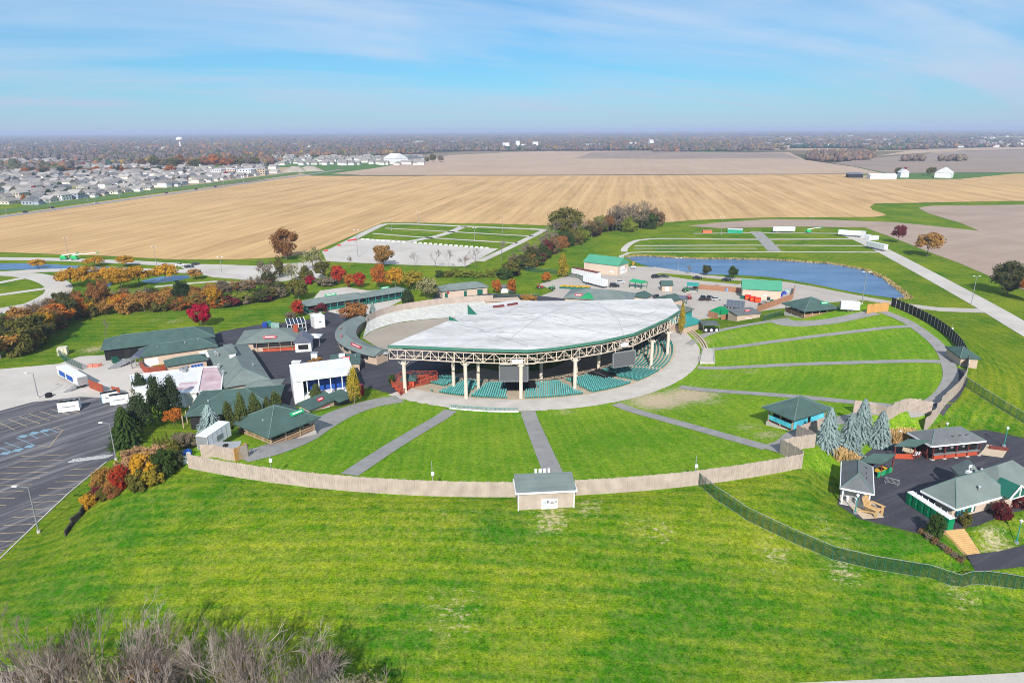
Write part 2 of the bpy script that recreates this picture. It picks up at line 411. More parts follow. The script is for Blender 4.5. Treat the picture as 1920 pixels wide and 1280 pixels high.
rl = np.hypot(GX - LC[0], GY - LC[1]); rc = np.hypot(GX - CX, GY - CY); ang = np.degrees(np.arctan2(GX - CX, -(GY - CY)))
rrim = rim_r(ang)
lawn = ((rc < rrim) & (rc > 60) & (ang > -36) & (ang < 96)).astype(float)
stripe = np.where(lawn > .5, np.where(ang < 45, GX + .06 * GY, rc) , np.where(ang > 38, np.hypot(GX - RC[0], GY - RC[1]), GY * 1.0 + .05 * GX))
nx_, ny_ = len(xs), len(ys)
idx = np.arange(nx_ * ny_).reshape(ny_, nx_)
Fg = np.stack([idx[:-1, :-1], idx[:-1, 1:], idx[1:, 1:], idx[1:, :-1]], -1).reshape(-1, 4)

gm = bpy.data.materials.new('meadow_grass'); gm.use_nodes = True; gm.node_tree.nodes.clear(); k = NT(gm.node_tree)
P = k.pos()
n1 = k.noise(P, .035, 4, .6); n2 = k.noise(P, .22, 5, .65, .6); n3 = k.noise(P, 1.6, 4, .7); n4 = k.noise(k.scale(P, (1, 1.5, 1)), 3.2, 3, .8); n5 = k.noise(k.scale(P, (.5, 2.2, 1)), .5, 6, .75)
aw = k.n('ShaderNodeAttribute', attribute_name='wear').outputs['Fac']
al = k.n('ShaderNodeAttribute', attribute_name='lawn').outputs['Fac']
ast = k.n('ShaderNodeAttribute', attribute_name='stripe').outputs['Fac']
wob = k.math('MULTIPLY', n2, 1.6)
st = k.math('SINE', k.math('MULTIPLY', k.math('ADD', ast, wob), 2 * math.pi / 4.4))
st2 = k.math('SINE', k.math('MULTIPLY', k.math('ADD', ast, wob), 2 * math.pi / 1.9))
f = k.math('ADD', k.math('MULTIPLY', n1, .62), k.math('ADD', k.math('MULTIPLY', n2, .24), k.math('ADD', k.math('MULTIPLY', n5, .40), k.math('MULTIPLY', n3, .18))))
f = k.math('ADD', f, k.math('ADD', k.math('MULTIPLY', st, .030), k.math('MULTIPLY', st2, .040)))
f = k.math('SUBTRACT', f, k.math('MULTIPLY', k.n('ShaderNodeAttribute', attribute_name='lush').outputs['Fac'], .13))
f = k.ramp(f, .59, .92)
fl = k.math('MULTIPLY', f, .72)
green = k.mix(f, (.032, .130, .003), (.210, .252, .010))
lawng = k.mix(fl, (.095, .245, .008), (.275, .375, .022))
gcol = k.mix(al, green, lawng)
grain = k.ramp(k.math('ADD', k.math('MULTIPLY', n3, .35), k.math('MULTIPLY', n4, .65)), .36, .64, .40, 1.60)
gcol = k.n('ShaderNodeHueSaturation', {'Value': grain, 'Color': gcol}).outputs[0]
dryn = k.ramp(k.math('ADD', k.noise(P, .9, 5, .75), k.math('MULTIPLY', n2, .35)), .60, .90)
tw = k.ramp(k.math('ADD', aw, k.math('SUBTRACT', k.math('MULTIPLY', k.noise(k.scale(P, (.8, 1.7, 1)), 1.1, 5, .75), 1.5), .75)), .30, .62)
gcol = k.mix(k.math('MULTIPLY', dryn, .22), gcol, (.42, .33, .13))
dirt = k.mix(n4, (.40, .31, .19), (.60, .49, .35))
gcol = k.mix(tw, gcol, dirt)
# the countryside beyond: a patchwork of stubble, plough land and wood floor
vor = k.n('ShaderNodeTexVoronoi', {'Vector': k.scale(P, (1.0, .55, 1)), 'Scale': .0021}, distance='CHEBYCHEV')
vr = k.n('ShaderNodeSeparateColor', {0: vor.outputs['Color']}).outputs[0]
far1 = k.mix(k.ramp(vr, .25, .35), (.10, .095, .06), (.42, .31, .19)); far2 = k.mix(k.ramp(vr, .62, .7), far1, (.25, .19, .15))
far2 = k.mix(k.ramp(vr, .86, .9), far2, (.09, .17, .045))
sy = k.n('ShaderNodeSeparateXYZ', {0: P}).outputs[1]
gcol = k.mix(k.ramp(sy, 850, 1000), gcol, far2)
bp = k.n('ShaderNodeBump', {'Strength': .55, 'Distance': .12, 'Height': n4})
bs = k.n('ShaderNodeBsdfPrincipled', {'Base Color': gcol, 'Roughness': 1.0, 'Specular IOR Level': 0.0, 'Normal': bp.outputs[0]})
k.n('ShaderNodeOutputMaterial', {'Surface': bs.outputs[0]})
gme = quads_mesh('ground', np.stack([GX, GY, GZ], -1).reshape(-1, 3), gm, Fg, smooth=True)
for nm, arr in (('wear', wear), ('lawn', lawn), ('stripe', stripe), ('lush', lush)):
    at = gme.attributes.new(nm, 'FLOAT', 'POINT'); at.data.foreach_set('value', arr.astype(np.float32).ravel())
struct('ground', gme)

# ---------------------------------------------------------------- fields
ROWAZ = R(9.5)
def fieldmat(name, c1, c2, per, row=.35, patch=(.012, .35), az=ROWAZ):
    m = bpy.data.materials.new(name); m.use_nodes = True; m.node_tree.nodes.clear(); k = NT(m.node_tree)
    P = k.pos(); s = k.n('ShaderNodeSeparateXYZ', {0: P})
    across = k.math('SUBTRACT', k.math('MULTIPLY', s.outputs[0], math.cos(az)), k.math('MULTIPLY', s.outputs[1], math.sin(az)))
    along = k.math('ADD', k.math('MULTIPLY', s.outputs[1], math.cos(az)), k.math('MULTIPLY', s.outputs[0], math.sin(az)))
    cvec = k.n('ShaderNodeCombineXYZ', {0: k.math('MULTIPLY', across, 1 / per), 1: k.math('MULTIPLY', along, .004), 2: 0.0}).outputs[0]
    r1 = k.noise(cvec, 1.0, 3, .6); cv2 = k.n('ShaderNodeCombineXYZ', {0: k.math('MULTIPLY', across, 4 / per), 1: k.math('MULTIPLY', along, .02), 2: 4.0}).outputs[0]
    r2 = k.noise(cv2, 1.0, 3, .7)
    f = k.math('ADD', k.math('MULTIPLY', r1, .55), k.math('MULTIPLY', r2, .45)); f = k.ramp(f, .36, .62)
    a = k.noise(P, patch[0], 5, .6); b = k.noise(P, .3, 3, .7)
    f = k.math('ADD', k.math('MULTIPLY', f, row), k.math('ADD', k.math('MULTIPLY', k.ramp(a, .3, .7), patch[1]), k.math('MULTIPLY', b, .3)))
    wv = k.math('SINE', k.math('ADD', k.math('MULTIPLY', across, 2 * math.pi / 9.1), k.math('MULTIPLY', r1, 4.0))); wv2 = k.math('SINE', k.math('MULTIPLY', across, 2 * math.pi / 27.3))
    f = k.math('ADD', f, k.math('MULTIPLY', k.math('ADD', k.math('MULTIPLY', wv, .10), k.math('MULTIPLY', wv2, .10)), row * 1.3))
    c = k.mix(k.math('MULTIPLY', f, 1.0, clamp=True), c1, c2)
    bs = k.n('ShaderNodeBsdfPrincipled', {'Base Color': c, 'Roughness': .95, 'Specular IOR Level': .1})
    k.n('ShaderNodeOutputMaterial', {'Surface': bs.outputs[0]}); return m
corn = fieldmat('corn_stubble', (.33, .20, .085), (.62, .405, .19), 11.0, .62)
pinkf = fieldmat('pale_stubble', (.36, .25, .175), (.50, .375, .27), 14.0, .3, (.006, .5))
greyf = fieldmat('grey_stubble', (.22, .165, .135), (.35, .27, .21), 14.0, .3, (.006, .5))
bare = fieldmat('ploughed_soil', (.27, .195, .15), (.44, .34, .27), 16.0, .2, (.02, .55), R(60))
sheet('stubble_field', [(-500, 478), (-500, 474), (0, 404), (300, 363), (560, 330), (680, 330.5), (1000, 330), (1300, 328.5), (1590, 327), (1600, 336), (1800, 336), (1900, 326), (2500, 320), (2500, 374), (1890, 377), (1640, 382), (1631, 388), (1636, 394), (1655, 400), (1662, 404), (1640, 407), (1440, 408), (1300, 413), (1230, 419), (1150, 424), (1030, 423), (940, 420), (720, 417), (700, 425), (600, 468), (540, 482), (440, 487), (330, 487), (200, 480), (0, 473)], corn, .12, label='golden corn stubble with long rows')
sheet('pale_field', [(620, 326), (700, 316), (845, 291), (1000, 284), (1075, 284), (1480, 286), (1510, 300), (1600, 313), (1660, 326), (1300, 326.6), (1000, 328), (680, 328.5)], pinkf, .15)
sheet('grey_field', [(1080, 296.5), (1110, 286), (1220, 284), (1470, 287), (1500, 298), (1420, 297), (1250, 298)], greyf, .35)
sheet('brown_field', [(1560, 306), (1640, 296), (1800, 284), (2500, 268), (2500, 316), (1900, 323.5), (1664, 325), (1605, 313)], greyf, .3)
sheet('far_field', [(1640, 293), (1720, 281), (1850, 277), (2500, 261), (2500, 266), (1800, 283)], pinkf, .4)
sheet('ploughed_field', [(1290, 424), (1340, 418), (1440, 411), (1560, 412.5), (1680, 417), (1760, 425), (1836, 433), (1800, 418), (1740, 400), (1722, 390), (1745, 386), (1920, 384), (2500, 376), (2500, 760), (1930, 548), (1860, 520), (1800, 494), (1740, 472), (1680, 448), (1622, 427), (1500, 425), (1350, 428)], bare, .1)

# ---------------------------------------------------------------- water
wm = bpy.data.materials.new('pond_water'); wm.use_nodes = True; wm.node_tree.nodes.clear(); k = NT(wm.node_tree)
P = k.pos(); nb = k.noise(k.scale(P, (1, 2.5, 1)), .9, 4, .65)
bp = k.n('ShaderNodeBump', {'Strength': .9, 'Distance': .25, 'Height': nb})
cw = k.mix(k.ramp(k.noise(k.scale(P, (1, 3, 1)), .03, 4), .3, .7), (.035, .115, .24), (.10, .21, .37))  # the sky's reflection is put into the blue base colour
bs = k.n('ShaderNodeBsdfPrincipled', {'Base Color': cw, 'Roughness': .22, 'Specular IOR Level': .35, 'Normal': bp.outputs[0]})
k.n('ShaderNodeOutputMaterial', {'Surface': bs.outputs[0]})
POND = [(1172, 482), (1200, 480), (1300, 485), (1440, 487), (1560, 495), (1622, 506), (1660, 523), (1690, 545), (1707, 559), (1690, 561), (1640, 554), (1590, 546), (1520, 532), (1435, 519), (1310, 513), (1235, 504), (1198, 494)]
sheet('pond', POND, wm, .05, smooth=True, label='blue retention pond behind the stage yard')
sheet('pond', [(-300, 497), (0, 494), (60, 494), (160, 499), (252, 502), (235, 506), (150, 505), (0, 506), (-300, 508)], wm, .05, smooth=True)
sheet('pond', [(262, 528), (300, 519), (350, 516), (358, 520), (335, 526), (290, 531)], wm, .05, smooth=True)
sheet('pond', [(190, 532), (203, 527), (209, 535), (198, 541)], wm, .05, smooth=True)
rq = []                                               # reed belt round the far shore of the large pond
for a, b in zip(POND[:9], POND[1:10]):
    pa, pb = Z(*a), Z(*b)
    for t in np.arange(0, 1, 1.0 / max(2, (pb - pa).length * 9)):
        p = pa.lerp(pb, t); c = Vector((rng.normal(0, .7), rng.normal(.5, .7), 0)); p = p + c; hgt = rng.uniform(.3, 1.0); th = rng.uniform(0, 3.14); dx, dy = math.cos(th) * .5, math.sin(th) * .5; lx, ly = rng.normal(0, .25, 2)
        rq.append([(p.x - dx, p.y - dy, 0), (p.x + dx, p.y + dy, 0), (p.x + dx * .4 + lx, p.y + dy * .4 + ly, hgt), (p.x - dx * .4 + lx, p.y - dy * .4 + ly, hgt)])
struct('reeds', quads_mesh('reeds', np.array(rq), M['reed']), 'tan reeds along the pond shore', 'stuff')

# ---------------------------------------------------------------- roads, lots and yards
def gravel(name, c1, c2, patch=.05, tracks=None):
    m = bpy.data.materials.new(name); m.use_nodes = True; m.node_tree.nodes.clear(); k = NT(m.node_tree); P = k.pos()
    a = k.noise(P, patch, 5, .65, .5); b = k.noise(P, 2.5, 3, .7); f = k.math('ADD', k.math('MULTIPLY', k.ramp(a, .3, .7), .65), k.math('MULTIPLY', k.ramp(b, .3, .7), .35))
    if tracks:                                        # worn wheel tracks along one direction
        az, st, col = tracks; s = k.n('ShaderNodeSeparateXYZ', {0: P})
        ac = k.math('SUBTRACT', k.math('MULTIPLY', s.outputs[0], math.cos(az)), k.math('MULTIPLY', s.outputs[1], math.sin(az)))
        ln = k.math('ADD', k.math('MULTIPLY', s.outputs[1], math.cos(az)), k.math('MULTIPLY', s.outputs[0], math.sin(az)))
        tv = k.n('ShaderNodeCombineXYZ', {0: k.math('MULTIPLY', ac, .55), 1: k.math('MULTIPLY', ln, .03), 2: 0.0}).outputs[0]
        tr = k.ramp(k.noise(tv, 1.0, 5, .7, .4), .48, .72)
    c = k.mix(f, c1, c2)
    if tracks: c = k.mix(k.math('MULTIPLY', tr, st), c, col)
    bs = k.n('ShaderNodeBsdfPrincipled', {'Base Color': c, 'Roughness': .92, 'Specular IOR Level': .15})
    k.n('ShaderNodeOutputMaterial', {'Surface': bs.outputs[0]}); return m
grav = gravel('pale_gravel', (.40, .365, .32), (.60, .56, .51)); yardm = gravel('yard_gravel', (.36, .32, .28), (.50, .455, .40))
asph = gravel('asphalt', (.036, .036, .047), (.074, .073, .088), .08, (R(60), .3, (.15, .15, .16)))
asph_old = gravel('worn_asphalt', (.052, .051, .062), (.135, .132, .142), .03, (R(35), .8, (.30, .29, .295)))
asph_path = gravel('grey_path', (.235, .225, .215), (.37, .355, .335), .35)
fieldp = gravel('grey_dirt', (.30, .255, .205), (.40, .35, .29), .06)

lot = sheet('parking_lot', [(-420, 905), (-300, 800), (0, 768), (60, 752), (150, 742), (240, 745), (258, 770), (240, 800), (216, 850), (217, 858), (200, 866), (130, 924), (60, 990), (0, 1048), (-200, 1240)], asph_old, .03, label='worn black asphalt car park at the left')
sheet('gravel_lot', [(-300, 700), (0, 692), (110, 682), (150, 668), (205, 665), (300, 690), (262, 742), (240, 747), (150, 744), (60, 754), (0, 770), (-300, 800)], grav, .045)
ke = [Z(200, 866), Z(130, 924), Z(60, 990), Z(0, 1048), Z(-150, 1195)]
mb = MB()
for a, b in zip(ke[:-1], ke[1:]):
    mb.bar((a.x, a.y, .07), (b.x, b.y, .07), .26)
ko = struct('kerb', mb.mesh('kerb', M['conc']))
def seg_line(name, p, q, wd, m, z, parent):
    p, q = Vector((p[0], p[1], z)), Vector((q[0], q[1], z)); d = (q - p).normalized(); n = Vector((-d.y, d.x, 0)) * wd / 2
    return obj(name, MB().add([p - n, q - n, q + n, p + n], [(0, 1, 2, 3)]).mesh(name, m), parent)
e0, e1 = Z(200, 866), Z(0, 1046); ed = (e1 - e0).normalized()
ld = (Z(5, 999) - Z(51, 997)).normalized()
for i in range(22):
    a = e0 + ed * (3 + i * 2.75) + ld * .6; seg_line('parking_line', a, a + ld * 5.6, .16, M['line_y'], .05, lot)
r0 = Z(75, 896)
for i in range(-4, 9):
    a = r0 + ed * (i * 2.75); seg_line('parking_line', a, a + ld * 10.5, .16, M['line_y'], .05, lot)
for s in [(0, 793, 28, 806), (16, 786, 50, 799), (36, 781, 75, 794), (55, 776, 92, 788), (74, 771, 110, 782), (95, 767, 130, 778), (110, 762, 150, 775), (118, 806, 92, 838), (118, 806, 100, 802), (70, 835, 92, 838)]:
    seg_line('parking_line', Z(*s[:2]), Z(*s[2:]), .18, M['line_y'], .05, lot)
for s in [(31, 821, 66, 835), (54, 814, 72, 822), (75, 808, 92, 817), (92, 804, 110, 811), (8, 829, 45, 842), (0, 839, 24, 848)]:
    seg_line('parking_line', Z(*s[:2]), Z(*s[2:]), .22, M['line_b'], .05, lot)
for c in [(43, 818), (64, 812), (85, 807), (55, 837), (33, 844), (10, 850)]:
    p = Z(*c); seg_line('bay_symbol', p - ld * .9, p + ld * .9, 1.5, M['line_b'], .056, lot)
za, zb = Z(128, 867), Z(200, 858)
for off in (0, 1.6):
    seg_line('crossing_edge', za + Vector((0, off, 0)), zb + Vector((0, off, 0)), .2, M['line_w'], .05, lot)
for i in range(12):
    p = za.lerp(zb, i / 11); seg_line('crossing_bar', p, p + Vector((.5, 1.5, 0)), .35, M['line_w'], .054, lot)

sheet('yard', [(1000, 560), (1040, 545), (1010, 533), (1095, 508), (1190, 499), (1225, 501), (1330, 520), (1400, 531), (1480, 530), (1560, 546), (1650, 570), (1665, 578), (1600, 585), (1500, 575), (1440, 610), (1310, 640), (1290, 645), (1260, 600), (1100, 575), (1000, 572)], yardm, .03, label='pale gravel work yard behind the pavilion')
sheet('grass_island', [(1225, 514), (1240, 512), (1330, 520), (1395, 528), (1385, 533), (1300, 525)], gm, .06)
sheet('plaza_asphalt', [(300, 690), (385, 640), (410, 622), (500, 606), (560, 604), (600, 592), (630, 575), (652, 582), (655, 600), (643, 625), (655, 648), (690, 668), (735, 690), (752, 715), (752, 745), (735, 757), (690, 764), (640, 790), (560, 815), (440, 800), (430, 730), (330, 730)], asph, .035, label='new black asphalt between the food stands')
sheet('arena_floor', [(680, 634), (700, 620), (740, 607), (790, 600), (850, 596), (950, 590), (950, 640), (760, 655), (715, 655)], fieldp, .10)
sheet('forecourt', [(575, 575), (600, 545), (650, 538), (690, 545), (740, 540), (760, 560), (700, 590), (640, 590)], grav, .045)
sheet('gate_asphalt', [(810, 568), (815, 552), (880, 549), (990, 552), (1060, 560), (1060, 566), (900, 572)], asph, .045)
strip('service_road', [(-200, 484), (0, 485), (120, 487), (250, 492), (340, 497), (480, 503), (560, 497), (600, 488)], 9, grav, .07, step=12)
strip('service_road', [(-200, 512), (0, 512), (60, 508), (200, 506), (330, 508), (480, 513), (600, 520)], 9, grav, .075, step=12)
strip('loop_road', [(-60, 598), (0, 583), (60, 572), (97, 556), (111, 543), (100, 529), (60, 517), (0, 512)], 11, grav, .08, step=6)
strip('access_lane', [(-30, 533), (0, 530), (45, 521)], 5, grav, .07, step=8); strip('access_lane', [(-30, 558), (0, 553), (86, 541)], 5, grav, .07, step=8)
strip('access_lane', [(290, 538), (400, 528), (450, 530), (490, 520)], 3.5, grav, .07, step=8)
sheet('turning_area', [(330, 494), (480, 498), (600, 490), (610, 520), (500, 530), (440, 523), (400, 520), (350, 508)], grav, .06)
sheet('gravel_car_park', [(604, 471), (680, 447), (720, 450), (780, 456), (870, 463), (935, 466), (900, 485), (872, 500), (740, 496), (612, 490)], grav, .05)
for ln, wd in (([(612, 475), (690, 434), (725, 420), (760, 420), (860, 424), (1025, 431)], 6), ([(722, 428), (851, 435), (1000, 443)], 3.5), ([(700, 438), (805, 446), (970, 456)], 3.5), ([(870, 424), (840, 437), (805, 446), (750, 456)], 6), ([(675, 448), (760, 452)], 3), ([(1020, 432), (960, 462), (900, 490)], 5)):
    strip('car_park_lane', ln, wd, grav, .09, step=10)
strip('gravel_road', [(1590, 440), (1625, 455), (1660, 472), (1750, 520), (1850, 575), (1930, 622), (2100, 720)], 9.5, grav, .09, step=8, label='long pale gravel road past the pond')
strip('back_road', [(1220, 502), (1330, 519), (1470, 531), (1560, 548), (1680, 570), (1760, 580), (1860, 583)], 7, yardm, .08, step=8)
for ln, wd in (([(1165, 487), (1180, 474), (1300, 472.5), (1450, 472.5), (1650, 473)], 3), ([(1190, 461), (1400, 460), (1625, 461)], 3), ([(1188, 466), (1420, 466)], 2), ([(1170, 472), (1177, 460), (1220, 448), (1400, 449), (1600, 448)], 4), ([(1300, 438), (1420, 437), (1600, 438)], 3)):
    strip('overflow_lane', ln, wd, grav, .075, step=10)
strip('asphalt_lane', [(1416, 434), (1435, 452), (1452, 471)], 8, asph_path, .10, step=8)
strip('side_road', [(-200, 437), (0, 407), (300, 366), (560, 330), (640, 318)], 12, gravel('road_asphalt', (.22, .22, .23), (.30, .30, .31)), .2, step=30, label='straight road between the suburb and the stubble field')
strip('field_verge', [(640, 329), (1000, 329), (1300, 327.5), (1590, 326.5)], 10, mat('dead_verge', (.15, .13, .06), .95, .3, .05), .3, step=60)
sheet('verge', [(-200, 430), (0, 401), (300, 361), (560, 327), (560, 322), (300, 355), (0, 393), (-200, 421)], mat('verge_grass', (.085, .155, .03), .95, .3, .03), .1)

# amphitheatre: ring walk, paths up the lawn
def ring(name, r0, r1, a0, a1, m, dz, label=None, cross=4, step=1.2):
    A = np.arange(a0, a1 + .01, step); V = np.zeros((len(A), cross, 3))
    for j in range(cross):
        rr = r0 + (r1 - r0) * j / (cross - 1); V[:, j, 0] = CX + rr * np.sin(np.radians(A)); V[:, j, 1] = CY - rr * np.cos(np.radians(A))
    V[:, :, 2] = hz(V[:, :, 0], V[:, :, 1]) + dz
    Fc = [(i * cross + j, i * cross + j + 1, (i + 1) * cross + j + 1, (i + 1) * cross + j)[::-1] for i in range(len(A) - 1) for j in range(cross - 1)]
    me = quads_mesh(name, V.reshape(-1, 3), m, np.array(Fc))
    if me.polygons[0].normal.z < 0: me.flip_normals()
    return struct(name, me, label)
ring('ring_walk', 53.6, 61.5, -35.5, 104, M['conc'], .07, 'pale concrete walk round the seating')
ring('seating_floor', 20, 53.6, -36, 100, M['conc_tan'], .06, 'tan concrete floor under the seats', cross=24)
ring('side_apron', 14, 60, -86, -35.5, asph, .05, 'dark asphalt under the left end of the white roof', cross=26)
for px, wd in (([(845, 769), (750, 828), (655, 890)], 3.6), ([(990, 771), (1015, 835), (1045, 905)], 3.8), ([(1155, 757), (1290, 798), (1440, 840)], 3.2), ([(1275, 725), (1460, 741), (1560, 750), (1690, 765)], 3.0), ([(1308, 689), (1500, 683), (1775, 679)], 3.0), ([(1330, 655), (1500, 634), (1715, 612)], 2.8), ([(1290, 646), (1340, 622), (1445, 602), (1480, 598)], 3.0)):
    strip('lawn_path', px, wd, asph_path, .08, step=2.0)
strip('rim_walk_and_shade', [(1655, 584), (1700, 603), (1740, 630), (1765, 655), (1778, 682), (1782, 710), (1765, 740), (1735, 760), (1700, 768)], 3.4, asph_path, .09, step=2.0)
strip('rim_walk_and_shade', [(1795, 690), (1795, 712), (1778, 742), (1752, 764)], 4.0, asph, .07, step=2.0)  # near-black strip paints the fence's shadow along the inner walk
strip('gate_path', [(750, 748), (695, 757), (642, 775), (598, 799), (560, 823), (500, 846), (450, 858)], 6.4, asph_path, .085, step=2.0)
strip('gate_path', [(1440, 843), (1475, 832), (1500, 812), (1540, 795), (1590, 785), (1650, 775)], 5.0, asph_path, .085, step=2.0)
strip('gate_path', [(1455, 600), (1490, 607), (1560, 602), (1640, 586)], 6.0, asph_path, .085, step=2.0)
strip('access_track', [(1150, 1312), (1400, 1303), (1650, 1291), (1920, 1277), (2100, 1262)], 3.0, grav, .05, step=2.0)
sheet('food_court_asphalt', None, asph, .05, PLZ, world=[Vector((p[0], p[1], PLZ)) for p in PLAZA])
sheet('lower_walk', None, asph, .05, PTH, world=[Vector((p[0], p[1], PTH)) for p in LOWER])

sheet('leaf_litter', None, mat('leaf_litter', (.075, .055, .045), .95, .5, .5, 3.0), .06, world=[Vector((x, y, 0)) for x, y in ((-90, 45), (-90, 75), (-60, 76), (-40, 74), (-28, 71), (-18, 66), (-14, 60), (-14, 45))])
# ---------------------------------------------------------------- far woods (nobody could count these)
ico = []
ph = (1 + 5 ** .5) / 2
IV = np.array([(-1, ph, 0), (1, ph, 0), (-1, -ph, 0), (1, -ph, 0), (0, -1, ph), (0, 1, ph), (0, -1, -ph), (0, 1, -ph), (ph, 0, -1), (ph, 0, 1), (-ph, 0, -1), (-ph, 0, 1)]); IV /= np.linalg.norm(IV[0])
IF = np.array([(0, 11, 5), (0, 5, 1), (0, 1, 7), (0, 7, 10), (0, 10, 11), (1, 5, 9), (5, 11, 4), (11, 10, 2), (10, 7, 6), (7, 1, 8), (3, 9, 4), (3, 4, 2), (3, 2, 6), (3, 6, 8), (3, 8, 9), (4, 9, 5), (2, 4, 11), (6, 2, 10), (8, 6, 7), (9, 8, 1)])
def subdiv(V, Fc):
    V = list(map(tuple, V)); c = {}; out = []
    def mid(a, b):
        key = (min(a, b), max(a, b))
        if key not in c:
            m_ = np.array(V[a]) + np.array(V[b]); m_ /= np.linalg.norm(m_); c[key] = len(V); V.append(tuple(m_))
        return c[key]
    for a, b, d in Fc:
        x, y, z = mid(a, b), mid(b, d), mid(d, a); out += [(a, x, z), (b, y, x), (d, z, y), (x, y, z)]
    return np.array(V), np.array(out)
IV2, IF2 = subdiv(IV, IF)
WCOL = np.array([(.125, .10, .10), (.145, .115, .11), (.105, .088, .092), (.155, .12, .10), (.10, .095, .055), (.075, .085, .045), (.21, .105, .05), (.18, .095, .06), (.20, .14, .05), (.035, .065, .05), (.13, .105, .10)])
WP = np.array([.18, .18, .16, .12, .08, .07, .035, .035, .04, .05, .05]); WP /= WP.sum()
wmat = bpy.data.materials.new('woodland_foliage'); wmat.use_nodes = True; wmat.node_tree.nodes.clear(); k = NT(wmat.node_tree)
ac = k.n('ShaderNodeAttribute', attribute_name='tint').outputs['Color']; nn = k.noise(k.pos(), .35, 3, .7)
c = k.n('ShaderNodeHueSaturation', {'Value': k.ramp(nn, .3, .7, .55, 1.45), 'Color': ac}).outputs[0]
bs = k.n('ShaderNodeBsdfDiffuse', {'Color': c}); k.n('ShaderNodeOutputMaterial', {'Surface': bs.outputs[0]})
def clumps(name, label, pts, V0, F0, cols, kind='stuff'):
    """pts: n x (x,y,radius,height)"""
    n = len(pts); pts = np.asarray(pts); nv = len(V0)
    jit = rng.uniform(.62, 1.32, (n, nv, 1)); ang_ = rng.uniform(0, 6.28, n); ca, sa = np.cos(ang_), np.sin(ang_)
    V = V0[None] * jit; X = V[..., 0] * ca[:, None] - V[..., 1] * sa[:, None]; Y = V[..., 0] * sa[:, None] + V[..., 1] * ca[:, None]
    O = np.stack([pts[:, 0, None] + X * pts[:, 2, None], pts[:, 1, None] + Y * pts[:, 2, None], pts[:, 3, None] * (.5 + .5 * V[..., 2])], -1)
    Fc = (F0[None] + (np.arange(n) * nv)[:, None, None]).reshape(-1, 3)
    me = quads_mesh(name, O.reshape(-1, 3), wmat, Fc)
    at = me.color_attributes.new('tint', 'FLOAT_COLOR', 'POINT'); cc = np.repeat(np.concatenate([cols, np.ones((n, 1))], 1), nv, 0)
    at.data.foreach_set('color', cc.astype(np.float32).ravel())
    return struct(name, me, label, kind)
def vnoise(x, y, s, seed=0):
    x = x / s + seed * 17.3; y = y / s + seed * 9.1; xi, yi = np.floor(x), np.floor(y); fx, fy = x - xi, y - yi
    h = lambda a, b: np.modf(np.abs(np.sin(a * 127.1 + b * 311.7) * 43758.5453))[0]
    fx, fy = fx * fx * (3 - 2 * fx), fy * fy * (3 - 2 * fy)
    return (h(xi, yi) * (1 - fx) + h(xi + 1, yi) * fx) * (1 - fy) + (h(xi, yi + 1) * (1 - fx) + h(xi + 1, yi + 1) * fx) * fy
def wood_ring(d0, d1, grow, size, V0, F0, name, label, mask):
    pts, cols = [], []; d = d0
    while d < d1:
        sp = max(size, d * size / 2600.0)
        n = int(d * 1.75 / sp)
        th = np.linspace(-.80, .80, n) + rng.normal(0, .3 / n, n); yy = d + rng.normal(0, d * grow * .4, n); xx = yy * np.tan(th)
        m = mask(xx, yy); 
        xx, yy = xx[m], yy[m]; q = len(xx)
        if q:
            hh = rng.uniform(7, 17, q) * np.where(rng.random(q) < .1, 1.25, 1); rr = sp * rng.uniform(.6, 1.05, q)
            pts.append(np.stack([xx, yy, rr, hh], 1))
            sel = np.clip(vnoise(xx, yy, 260, 3), 0, .999); base = rng.choice(len(WCOL), q, p=WP)
            patch = (vnoise(xx, yy, 170, 5) * 5.5).astype(int); use = np.where((rng.random(q) < .5) & (vnoise(xx, yy, 420, 8) > .62), np.clip(patch + 4, 0, 10), base)
            cols.append(WCOL[use] * rng.uniform(.75, 1.25, (q, 1)))
        d *= 1 + grow
    if pts: return clumps(name, label, np.concatenate(pts), V0, F0, np.concatenate(cols))
def mask_near(x, y):                                  # openings where the photograph shows fields or houses
    t = x / y
    edge = np.where(t < -.62, 1250, np.where(t < -.30, 1500, np.where(t < -.11, 1900, np.where(t < .2, 2450, np.where(t < .33, 2300, 2600)))))
    n = vnoise(x, y, 330, 1) * .6 + vnoise(x, y, 120, 2) * .4
    suburb = (t < -.27) & (y < 2000)
    return (y > edge) & (n > np.where(suburb, .60, np.where(t > .32, .53, .40)))
def mask_far(x, y):
    n = vnoise(x, y, 900, 4) * .6 + vnoise(x, y, 300, 6) * .4; t = x / y
    return n > np.where(t > .3, .42, .33)
wood_ring(1250, 3400, .016, 8.0, IV2, IF2, 'woodland', 'mixed autumn woods between the far fields', mask_near)
wood_ring(3400, 26000, .022, 8.5, IV, IF, 'distant_woodland', 'far blue woods along the horizon', mask_far)
def grove(name, label, px, n, rad, hgt, cols):
    pts = []
    P = [Z(u, v) for u, v in px]; x0, x1 = min(p.x for p in P), max(p.x for p in P); y0, y1 = min(p.y for p in P), max(p.y for p in P)
    poly = [xy(p) for p in P]
    while len(pts) < n:
        x, y = rng.uniform(x0, x1), rng.uniform(y0, y1)
        if poly_sd(np.array([x]), np.array([y]), poly)[0] < 0: pts.append((x, y, rng.uniform(*rad), rng.uniform(*hgt)))
    return clumps(name, label, pts, IV2, IF2, np.array(cols)[rng.integers(0, len(cols), n)] * rng.uniform(.75, 1.25, (n, 1)))
BR = [(.15, .10, .085), (.17, .12, .10), (.13, .09, .08), (.20, .12, .07), (.15, .12, .08)]
grove('woodlot', 'purple-brown woodlot standing alone in the right-hand fields', [(1504, 298), (1520, 291), (1600, 289), (1640, 293), (1636, 300), (1585, 304), (1535, 304)], 190, (4, 7), (11, 18), BR)
